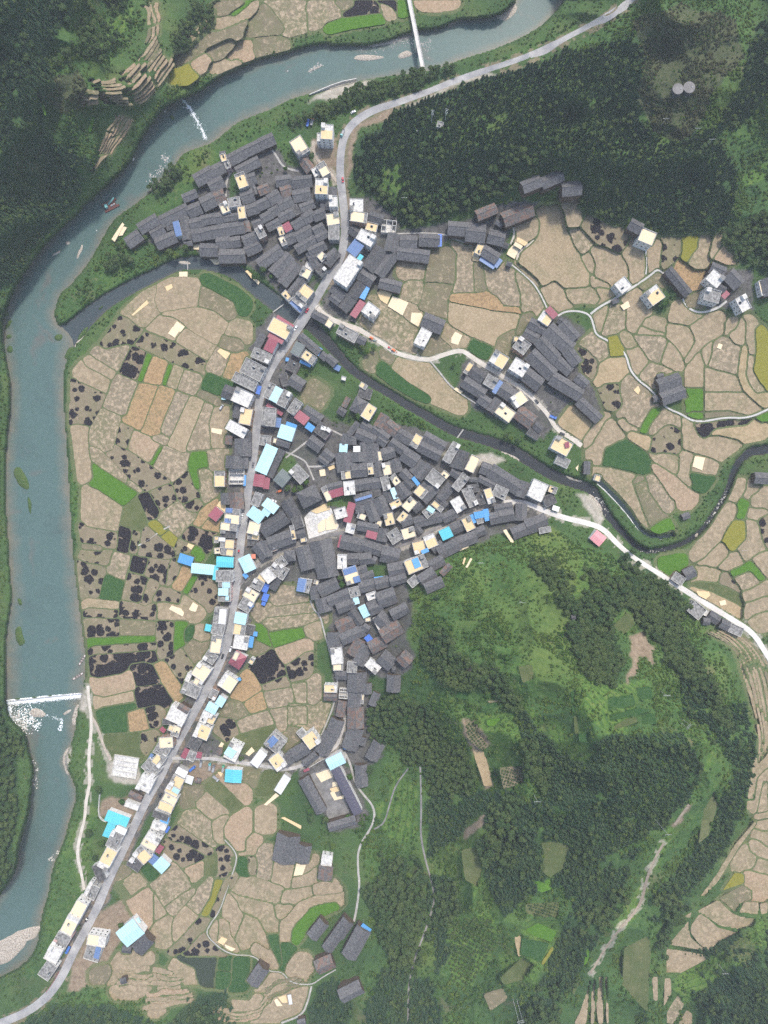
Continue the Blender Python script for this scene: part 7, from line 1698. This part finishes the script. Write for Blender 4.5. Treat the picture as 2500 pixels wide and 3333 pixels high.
t_ = NT('pale_boat_deck', .9); t_.col((.50, .45, .41)); M['deck'] = t_.m
t_ = NT('rust_red_hull', .8); t_.col((.13, .055, .045)); M['hull'] = t_.m
t_ = NT('teal_machinery', .5); t_.col((.22, .48, .46)); M['teal'] = t_.m
def boat(px, py, ang, label):
    x, y = unproj(px, py, -3); root = empty('river_boat', (x, y, -3.15), math.radians(ang)); v, f = hull(12.0, 2.1, .75)
    obj('hull', mesh_of('hull', v, f, M['boat']), root)
    for a, b in ((-4.9, -3.2), (3.0, 4.9)):
        q = MB(); q.box(a, b, -.75, .75, .62, .70); obj('deck_board', q.mesh('deck_board', M['deck']), root)
    for a in (-1.2, 1.0): q = MB(); q.box(a, a+.35, -.9, .9, .55, .63); obj('thwart', q.mesh('thwart', M['deck']), root)
    tag(root, label, 'boat', 'boats moored above the weir')
boat(255, 2200, 32, 'long wooden boat with pale deck ends lying above the weir')
boat(269, 2147, 58, 'dark wooden boat moored tight against the grassy bank')
x, y = unproj(361, 669, -3); root = empty('dredger', (x, y, -3.1), math.radians(27))
for sy in (-1, 1):
    q = MB(); q.box(-6.6, 6.6, sy*2.9-.95, sy*2.9+.95, -.3, .9); obj('pontoon', q.mesh('pontoon', M['hull']), root)
q = MB(); q.box(-5.2, 4.6, -2.6, 2.6, .9, 1.05); obj('deck', q.mesh('deck', M['hull']), root)
q = MB(); q.box(-4.6, -2.4, -1.6, 1.2, 1.05, 3.2); cab = obj('cabin', q.mesh('cabin', M['teal']), root)
q = MB(); q.box(-2.39, -2.37, -1.2, .8, 2.0, 2.8); obj('window', q.mesh('window', M['glass']), cab)
q = MB(); q.tube((-1.5, 1.8, 1.1), (5.8, 2.4, 4.0), .28); q.tube((-1.5, .6, 1.1), (5.8, 1.8, 4.0), .28)
for k in range(6): q.tube((-1.2+k*1.2, 1.75+k*.1, 1.3+k*.48), (-1.2+k*1.2, .7+k*.2, 1.3+k*.48), .12)
obj('bucket_boom', q.mesh('bucket_boom', M['teal']), root)
for x0 in (0, 2.2): q = MB(); q.tube((x0, -1.2, 1.05), (x0+1.4, -1.2, 1.9), .55, n=9); obj('engine', q.mesh('engine', M['galv']), root)
tag(root, 'rusty river dredger with pale green boom afloat in the upper river', 'dredger')
# ---------------------------------------------------------------- vehicles
PAINT = {}
def paint(n, c):
    if n not in PAINT: t = NT('paint_'+n, .3, .5); t.col(c); PAINT[n] = t.m
    return PAINT[n]
CC = {'red': (.45, .03, .06), 'white': (.75, .75, .75), 'black': (.025, .025, .03), 'silver': (.42, .43, .44), 'blue': (.06, .17, .5), 'teal': (.12, .42, .42), 'green': (.1, .4, .22), 'orange': (.62, .17, .06), 'grey': (.16, .16, .17)}
def loft(secs):
    n = len(secs[0]); v = [p for s_ in secs for p in s_]; f = []
    for i in range(len(secs)-1):
        for k in range(n-1): a = i*n+k; f.append((a, a+1, a+n+1, a+n))
    f.append(tuple(range(n-1, -1, -1))); f.append(tuple(range(len(v)-n, len(v)))); return v, f
def road_dir(px, py):
    best = (1e9, 0)
    for n, w, m, pts in RD:
        for a, b in zip(pts[:-1], pts[1:]):
            d = (a[0]+b[0])/2-px, (a[1]+b[1])/2-py; d = d[0]**2+d[1]**2
            if d < best[0]: best = (d, math.atan2(-(b[1]-a[1]), b[0]-a[0]))
    return best[1]
def wheels(root, xs, yw, r_):
    for x in xs:
        for sy in (-1, 1):
            q = MB(); q.tube((x, sy*yw-.1, r_), (x, sy*yw+.1, r_), r_, n=12); wh = obj('wheel', q.mesh('wheel', M['rubber']), root)
            q = MB(); q.tube((x, sy*(yw+.015)-.1, r_), (x, sy*(yw+.015)+.1, r_), r_*.55, n=10); obj('rim', q.mesh('rim', M['steel']), wh)
def vehicle(kind, px, py, colr, label, ang=None, sc=1.0):
    z = max(ground_z(px, py), base1(px, py)) + .36; x, y = unproj(px, py, z); a = road_dir(px, py) if ang is None else math.radians(ang)
    root = empty({'car': 'parked_car', 'van': 'van', 'truck': 'truck', 'trike': 'cargo_tricycle', 'digger': 'tractor'}[kind], (x, y, z), a); root.scale = (sc,)*3; pm = paint(colr, CC[colr])
    if kind in ('car', 'van'):
        L, W, H = (4.4, 1.76, 1.42) if kind == 'car' else (4.7, 1.8, 1.9); bl = .82 if kind == 'car' else 1.0
        sec = [(-L/2, .52, .60), (-L/2+.1, .42, bl-.04), (-L*.22, .38, bl+.04), (L*.18, .38, bl), (L*.42, .44, bl-.12), (L/2, .56, .62)]
        secs = [[(X, -W/2+.02, zb), (X, -W/2, (zb+zt)/2), (X, -W/2+.10, zt), (X, W/2-.10, zt), (X, W/2, (zb+zt)/2), (X, W/2-.02, zb)] for X, zb, zt in sec]
        v, f = loft(secs); obj('body', mesh_of('body', v, f, pm, smooth=False), root)
        c0, c1, t0, t1 = (-L*.40, L*.24, -L*.27, L*.06) if kind == 'car' else (-L*.49, L*.36, -L*.47, L*.20)
        b = [(c0, -W/2+.12, bl-.05), (c1, -W/2+.12, bl-.05), (c1, W/2-.12, bl-.05), (c0, W/2-.12, bl-.05), (t0, -W/2+.26, H), (t1, -W/2+.26, H), (t1, W/2-.26, H), (t0, W/2-.26, H)]
        obj('cabin_glass', mesh_of('cabin_glass', b, [(0,1,5,4),(1,2,6,5),(2,3,7,6),(3,0,4,7)], M['glass']), root)
        q = MB(); q.box(t0-.02, t1+.02, -W/2+.24, W/2-.24, H-.01, H+.05); obj('roof', q.mesh('roof', pm), root)
        for sy in (-1, 1): q = MB(); q.box(L/2-.12, L/2+.0, sy*W*.34-.16, sy*W*.34+.16, .60, .70); obj('headlight', q.mesh('headlight', M['frame']), root)
        wheels(root, (-L*.30, L*.31), W/2-.1, .31)
    elif kind == 'truck':
        q = MB(); q.box(-3.2, 1.3, -1.0, 1.0, .75, .9); q.box(-3.2, 1.3, -1.0, -.94, .9, 1.5); q.box(-3.2, 1.3, .94, 1.0, .9, 1.5); q.box(-3.2, -3.12, -.94, .94, .9, 1.5); q.box(1.22, 1.3, -.94, .94, .9, 1.9)
        obj('cargo_bed', q.mesh('cargo_bed', M['steel'] if colr != 'blue' else pm), root)
        v, f = loft([[(X, -1.0, .55), (X, -1.0, zt), (X, 1.0, zt), (X, 1.0, .55)] for X, zt in ((1.45, 2.15), (2.5, 2.2), (3.0, 1.4), (3.15, 1.2))]); cab = obj('cab', mesh_of('cab', v, f, pm), root)
        q = MB(); q.add([(2.56, -.85, 2.12), (2.56, .85, 2.12), (3.0, .85, 1.46), (3.0, -.85, 1.46)], [(0, 3, 2, 1)]); obj('windscreen', q.mesh('windscreen', M['glass']), cab)
        wheels(root, (-2.1, 2.1), .92, .42)
    elif kind == 'trike':
        q = MB(); q.box(-1.4, .3, -.65, .65, .55, .65); q.box(-1.4, .3, -.65, -.6, .65, .95); q.box(-1.4, .3, .6, .65, .65, .95); obj('cargo_bed', q.mesh('cargo_bed', pm), root)
        q = MB(); q.box(.4, 1.0, -.25, .25, .55, .85); q.tube((1.0, 0, .6), (1.45, 0, 1.1), .06); q.tube((1.4, -.4, 1.1), (1.4, .4, 1.1), .04); obj('frame', q.mesh('frame', M['rubber']), root); wheels(root, (-.8, 1.4), .55, .28)
    else:
        q = MB(); q.box(-1.6, 1.6, -.9, .9, .6, 1.2); obj('body', q.mesh('body', pm), root)
        q = MB(); q.box(-1.3, .2, -.7, .7, 1.2, 2.3); obj('cab', q.mesh('cab', pm), root)
        q = MB(); q.tube((.6, 0, 1.2), (2.2, 0, 2.3), .14); q.tube((2.2, 0, 2.3), (3.1, 0, .7), .11); q.box(2.8, 3.4, -.4, .4, .4, .8); obj('boom', q.mesh('boom', pm), root)
        for sy in (-1, 1): q = MB(); q.box(-1.7, 1.7, sy*.85-.2, sy*.85+.2, .0, .6); obj('track', q.mesh('track', M['rubber']), root)
    tag(root, label, {'car': 'car', 'van': 'van', 'truck': 'truck', 'trike': 'tricycle', 'digger': 'excavator'}[kind], 'vehicles of the village')
vehicle('truck', 1115, 436, 'teal', 'teal and white lorry driving round the upper road bend')
vehicle('car', 1116, 586, 'red', 'red car on the main road below the lorry bend')
vehicle('car', 1000, 1011, 'red', 'red car just north of the road bridge')
vehicle('car', 963, 1068, 'white', 'white car on the road bridge')
vehicle('car', 1148, 1045, 'black', 'black pickup parked below the maroon roof on the dusty road')
vehicle('car', 824, 1513, 'grey', 'dark car on the road beside the long pale cyan roof')
vehicle('car', 790, 1679, 'white', 'white car on the main road near the maroon field-edge roof')
vehicle('car', 892, 1630, 'white', 'white car parked behind the pale cyan twin roofs', -25)
vehicle('car', 725, 2136, 'black', 'dark car on the road opposite the red hip roof')
vehicle('van', 752, 2112, 'white', 'white van parked at the kerb above the red hip roof', 72)
vehicle('van', 722, 1326, 'silver', 'silver van parked before the white house on the west kerb', 60)
vehicle('car', 523, 2587, 'black', 'black car parked at the kerb on the lower main road')
vehicle('truck', 223, 3089, 'blue', 'blue lorry parked against the white houses on the lower road')
vehicle('truck', 655, 2484, 'grey', 'dark lorry parked across the lane mouth', 80)
vehicle('truck', 684, 2494, 'teal', 'teal lorry standing in the gravel yard', 85)
vehicle('truck', 696, 2500, 'grey', 'grey lorry beside the teal one in the gravel yard', 75)
vehicle('truck', 727, 2500, 'green', 'green lorry beside the turquoise hall', 80)
vehicle('truck', 627, 2500, 'blue', 'blue lorry in the gravel yard near the pink roof edge', 40)
vehicle('truck', 704, 2532, 'silver', 'silver lorry in the lower corner of the gravel yard', -40)
vehicle('digger', 912, 1598, 'orange', 'orange excavator on the rubble plot by the pyramid hall', 200)
vehicle('digger', 1209, 1101, 'orange', 'orange machine parked at the edge of the dusty stream road', -30)
vehicle('trike', 1221, 1108, 'teal', 'teal cargo tricycle parked beside the orange machine', -30)
vehicle('trike', 1268, 1132, 'red', 'red cargo tricycle on the dusty stream road', -30)
vehicle('digger', 1281, 1140, 'orange', 'orange machine parked beside the red cargo tricycle', -30)
vehicle('truck', 1003, 402, 'blue', 'blue lorry parked on the yard above the tall white block', 75)
vehicle('truck', 1016, 398, 'orange', 'orange-bedded lorry parked beside the blue one', 75)
vehicle('car', 1150, 366, 'white', 'white car pulled off the outer edge of the upper bend', 30)
vehicle('car', 1747, 1306, 'black', 'black car parked on the lane through the east hamlet', 130)
vehicle('truck', 1800, 1358, 'blue', 'blue lorry parked below the vegetable plot in the east hamlet', -25)
vehicle('car', 1830, 1412, 'black', 'black car on the white yard of the east hamlet', -25)
vehicle('car', 886, 1701, 'silver', 'silver car parked on the plaza-side lane', 20)
vehicle('trike', 778, 1795, 'red', 'red cargo tricycle on the road by the turquoise roof')
vehicle('car', 283, 2992, 'black', 'black car parked before the lower white houses', 60)
# ---------------------------------------------------------------- poles, masts, tanks
def pole(px, py, h, label, arms=1, two=False, lean=0):
    z = ground_z(px, py); x, y = unproj(px, py, z); root = empty('power_pole', (x, y, z), lean)
    for dx in ((-1.4, 1.4) if two else (0,)):
        q = MB(); q.tube((dx, 0, -1), (dx, 0, h), .16, .10, 8); obj('pole', q.mesh('pole', M['galv']), root)
    for k in range(arms):
        q = MB(); q.box(-2.2, 2.2, -.06, .06, h-1-k*1.6, h-.86-k*1.6); obj('crossarm', q.mesh('crossarm', M['galv']), root)
        for dx in (-2.3, 0, 2.3): q = MB(); q.tube((dx, 0, h-.82-k*1.6), (dx, 0, h-.3-k*1.6), .09, n=6); obj('insulator', q.mesh('insulator', M['frame']), root)
    tag(root, label, 'power pole', 'power poles')
pole(2127, 2662, 24, 'tall single power pole beside the bare gully', 1)
pole(1675, 3249, 23, 'twin-legged power pole on the bottom terraces', 2, True, .3)
pole(2150, 2250, 12, 'power pole with crossarm on the east shoulder of the hill', 2)
pole(2215, 2345, 14, 'twin power pole on the ridge above the east terraces', 2, True, .9)
pole(1135, 600, 10, 'power pole beside the main road opposite the tall white block')
pole(1315, 660, 9, 'power pole at the foot of the fir hill')
pole(1737, 2585, 12, 'power pole among the firs on the south slope')
pole(930, 1150, 9, 'power pole on the kerb below the road bridge', 2)
pole(1560, 1830, 9, 'power pole above the mats on the green hill', 2)
pole(1690, 1955, 11, 'power pole on the bright green hill crest')
pole(2250, 445, 11, 'power pole on the brown scrub slope', 1)
pole(2295, 480, 11, 'power pole beside the firs east of the brown scrub', 1)
pole(2150, 412, 10, 'power pole at the bare patch of the brown scrub')
pole(2405, 1790, 9, 'power pole among the far east paddies')
pole(2340, 3140, 10, 'power pole on the bottom right meadow')
pole(780, 1880, 8, 'street pole at the road fork beside the pale wedge roof')
def mast(px, py, h, label):
    z = ground_z(px, py); x, y = unproj(px, py, z); root = empty('radio_mast', (x, y, z), random.random())
    q = MB(); q.tube((0, 0, -1), (0, 0, h), .3, .16, 8); obj('mast', q.mesh('mast', M['galv']), root)
    for lv in (h-1.4, h-5):
        for k in range(3):
            a = k*2.09; q = MB(); q.tube((0, 0, lv), (math.cos(a)*.9, math.sin(a)*.9, lv), .05, n=4); q.box(math.cos(a)*.9-.14, math.cos(a)*.9+.14, math.sin(a)*.9-.14, math.sin(a)*.9+.14, lv-1.1, lv+1.1); obj('antenna', q.mesh('antenna', M['frame']), root)
    tag(root, label, 'mast', 'radio masts on the fir hill')
mast(1403, 408, 18, 'white radio mast standing among firs west of the hut'); mast(1447, 404, 18, 'white radio mast standing directly behind the hilltop hut')
def tank(px, py, r_, h, label):
    z = ground_z(px, py); x, y = unproj(px, py, z); root = empty('water_tank', (x, y, z)); q = MB(); n = 28
    q.prism([(r_*math.cos(2*math.pi*i/n), r_*math.sin(2*math.pi*i/n)) for i in range(n)], -3, h); obj('wall', q.mesh('wall', M['roof_dark']), root)
    q = MB(); q.prism([(r_*1.03*math.cos(2*math.pi*i/n), r_*1.03*math.sin(2*math.pi*i/n)) for i in range(n)], h+.002, h+.25); obj('lid', q.mesh('lid', M['street']), root)
    q = MB(); q.box(r_*.4, r_*.4+.8, -.4, .4, h+.26, h+.6); obj('hatch', q.mesh('hatch', M['steel']), root)
    tag(root, label, 'water tank', 'round concrete tanks')
tank(2202, 296, 4.0, 2.2, 'round concrete water tank on the brown hill, the western one'); tank(2238, 292, 4.2, 2.4, 'round concrete water tank on the brown hill, the eastern one')
for i, (px, py) in enumerate(((1359, 430), (1367, 416), (1353, 428))):
    z = ground_z(px, py); x, y = unproj(px, py, z); q = MB(); n = 12
    for zz, rr in ((0, 1.3), (.6, 1.2)): pass
    v = []; f = []
    for zz, rr in ((-.6, 1.25), (.3, 1.25), (.9, .95), (1.25, .45)):
        v += [(rr*math.cos(2*math.pi*j/n), rr*math.sin(2*math.pi*j/n), zz) for j in range(n)]
    for a in range(3): f += [(a*n+j, a*n+(j+1) % n, (a+1)*n+(j+1) % n, (a+1)*n+j) for j in range(n)]
    f.append(tuple(range(3*n, 4*n))); o = obj('stone_tomb', mesh_of('stone_tomb', v, f, M['frame'], smooth=True), None, (x, y, z))
    tag(o, ['white domed tomb in the fir clearing, the southern one', 'white domed tomb in the fir clearing, the northern one', 'white domed tomb in the fir clearing, the western one'][i], 'tomb', 'white tombs in the fir clearing')
# ---------------------------------------------------------------- air
hz = bpy.data.materials.new('haze'); hz.use_nodes = True; hn = hz.node_tree.nodes; hn.clear()
ho = hn.new('ShaderNodeOutputMaterial'); hv = hn.new('ShaderNodeVolumePrincipled')
hv.inputs['Color'].default_value = (.86, .92, 1.0, 1); hv.inputs['Density'].default_value = HAZE; hv.inputs['Anisotropy'].default_value = 0.0
hz.node_tree.links.new(hv.outputs[0], ho.inputs['Volume'])
q = MB(); q.box(-900, 900, -1050, 1050, -20, 520); tag(obj('haze', q.mesh('haze', hz)), 'thin pale haze filling the valley', 'haze', kind='stuff')
# ---------------------------------------------------------------- labels: where each thing stands
LM = [("the weir", 150, 2275), ("the river footbridge", 1350, 130), ("the pyramid-roofed hall", 1006, 1616), ("the grain-strewn square", 1050, 1700), ("the road bridge", 982, 1045), ("the big white roadside block", 1133, 881),
 ("the long cyan street roof", 867, 1495), ("the school yard", 1090, 2580), ("the wedge-shaped fork roof", 805, 1835), ("the blue shed among paddies", 604, 1822), ("the turquoise twin roofs", 378, 2665), ("the white foundation slab", 408, 2497),
 ("the red hip roof", 773, 2150), ("the maroon field-edge roof", 702, 1673), ("the narrow steel-blue north roof", 577, 744), ("the maroon north-quarter roof", 935, 738), ("the tall white block", 1047, 608), ("the gravel lorry yard", 690, 2510),
 ("the turquoise street roof", 1452, 1737), ("the blue east-street roofs", 1565, 1676), ("the white east-end house", 1750, 1596), ("the pink roadside roof", 1947, 1752), ("the long terrace barn", 2209, 916), ("the lone terrace farmhouse", 2190, 1265),
 ("the maroon hamlet roof", 1796, 1017), ("the six-sided white roof", 1690, 1196), ("the golden stubble field", 1800, 860), ("the cream stream-bend roof", 1829, 1451), ("the rust-streaked hill house", 1275, 2055), ("the blue-fronted paddy house", 1597, 830),
 ("the cyan lower-road barn", 424, 3037), ("the fish pond", 640, 3150), ("the twin barns", 931, 2763), ("the blue-tipped slope longhouse", 1160, 3071), ("the turquoise yard hall", 759, 2526), ("the cyan square roof", 932, 1408), ("the maroon lane roof", 982, 1359),
 ("the steel-blue field-side roof", 982, 1905), ("the pale south-lane roof", 1185, 1990), ("the maroon bridge roofs", 881, 1124), ("the white tombs", 1360, 425), ("the round tanks", 2220, 294), ("the dredger", 361, 669), ("the stream pool", 2360, 1535),
 ("the long violet school roof", 1129, 2575), ("the hill mats", 1515, 1830), ("the maroon plaza roof", 1137, 1668), ("the stone knoll", 2090, 2120), ("the gully pole", 2127, 2662), ("the valley-road houses", 2310, 1990), ("the east paddy corner", 2440, 1700),
 ("the maroon square-side roof", 1209, 1741), ("the blue lane-end roof", 1200, 2078), ("the pale lane barn", 920, 2554), ("the northern tank-top hut", 1432, 406), ("the river gravel spit", 60, 3090), ("the lower white houses", 215, 3060)]
DIRS = ['east', 'north-east', 'north', 'north-west', 'west', 'south-west', 'south', 'south-east']
ORD = ['', 'second', 'third', 'fourth', 'fifth', 'sixth', 'seventh', 'eighth', 'ninth', 'tenth', 'eleventh', 'twelfth', 'thirteenth', 'fourteenth', 'fifteenth', 'sixteenth', 'seventeenth', 'eighteenth', 'nineteenth', 'twentieth'] + ['%dth' % k for k in range(21, 90)]
buckets = {}
for o, d, cat, grp, x, y in THINGS:
    lm = min(LM, key=lambda l: (l[1]-x)**2 + (l[2]-y)**2); dist = math.hypot(lm[1]-x, lm[2]-y)
    dr = 'at' if dist < 16 else DIRS[int(round(math.atan2(lm[2]-y, x-lm[1])/(math.pi/4))) % 8]
    buckets.setdefault((d, lm[0], dr), []).append((dist, o, cat, grp))
for (d, lm, dr), lst in buckets.items():
    lst.sort(key=lambda q: q[0])
    for k, (dist, o, cat, grp) in enumerate(lst):
        if dr == 'at': lb = f"{d} at {lm}" if k == 0 else f"{d}, {ORD[k]} one at {lm}"
        elif len(lst) == 1: lb = f"{d} {dr} of {lm}"
        else: lb = f"{d}, {'' if k == 0 else ORD[k] + ' '}closest {dr} of {lm}"
        tag(o, lb, cat, grp)
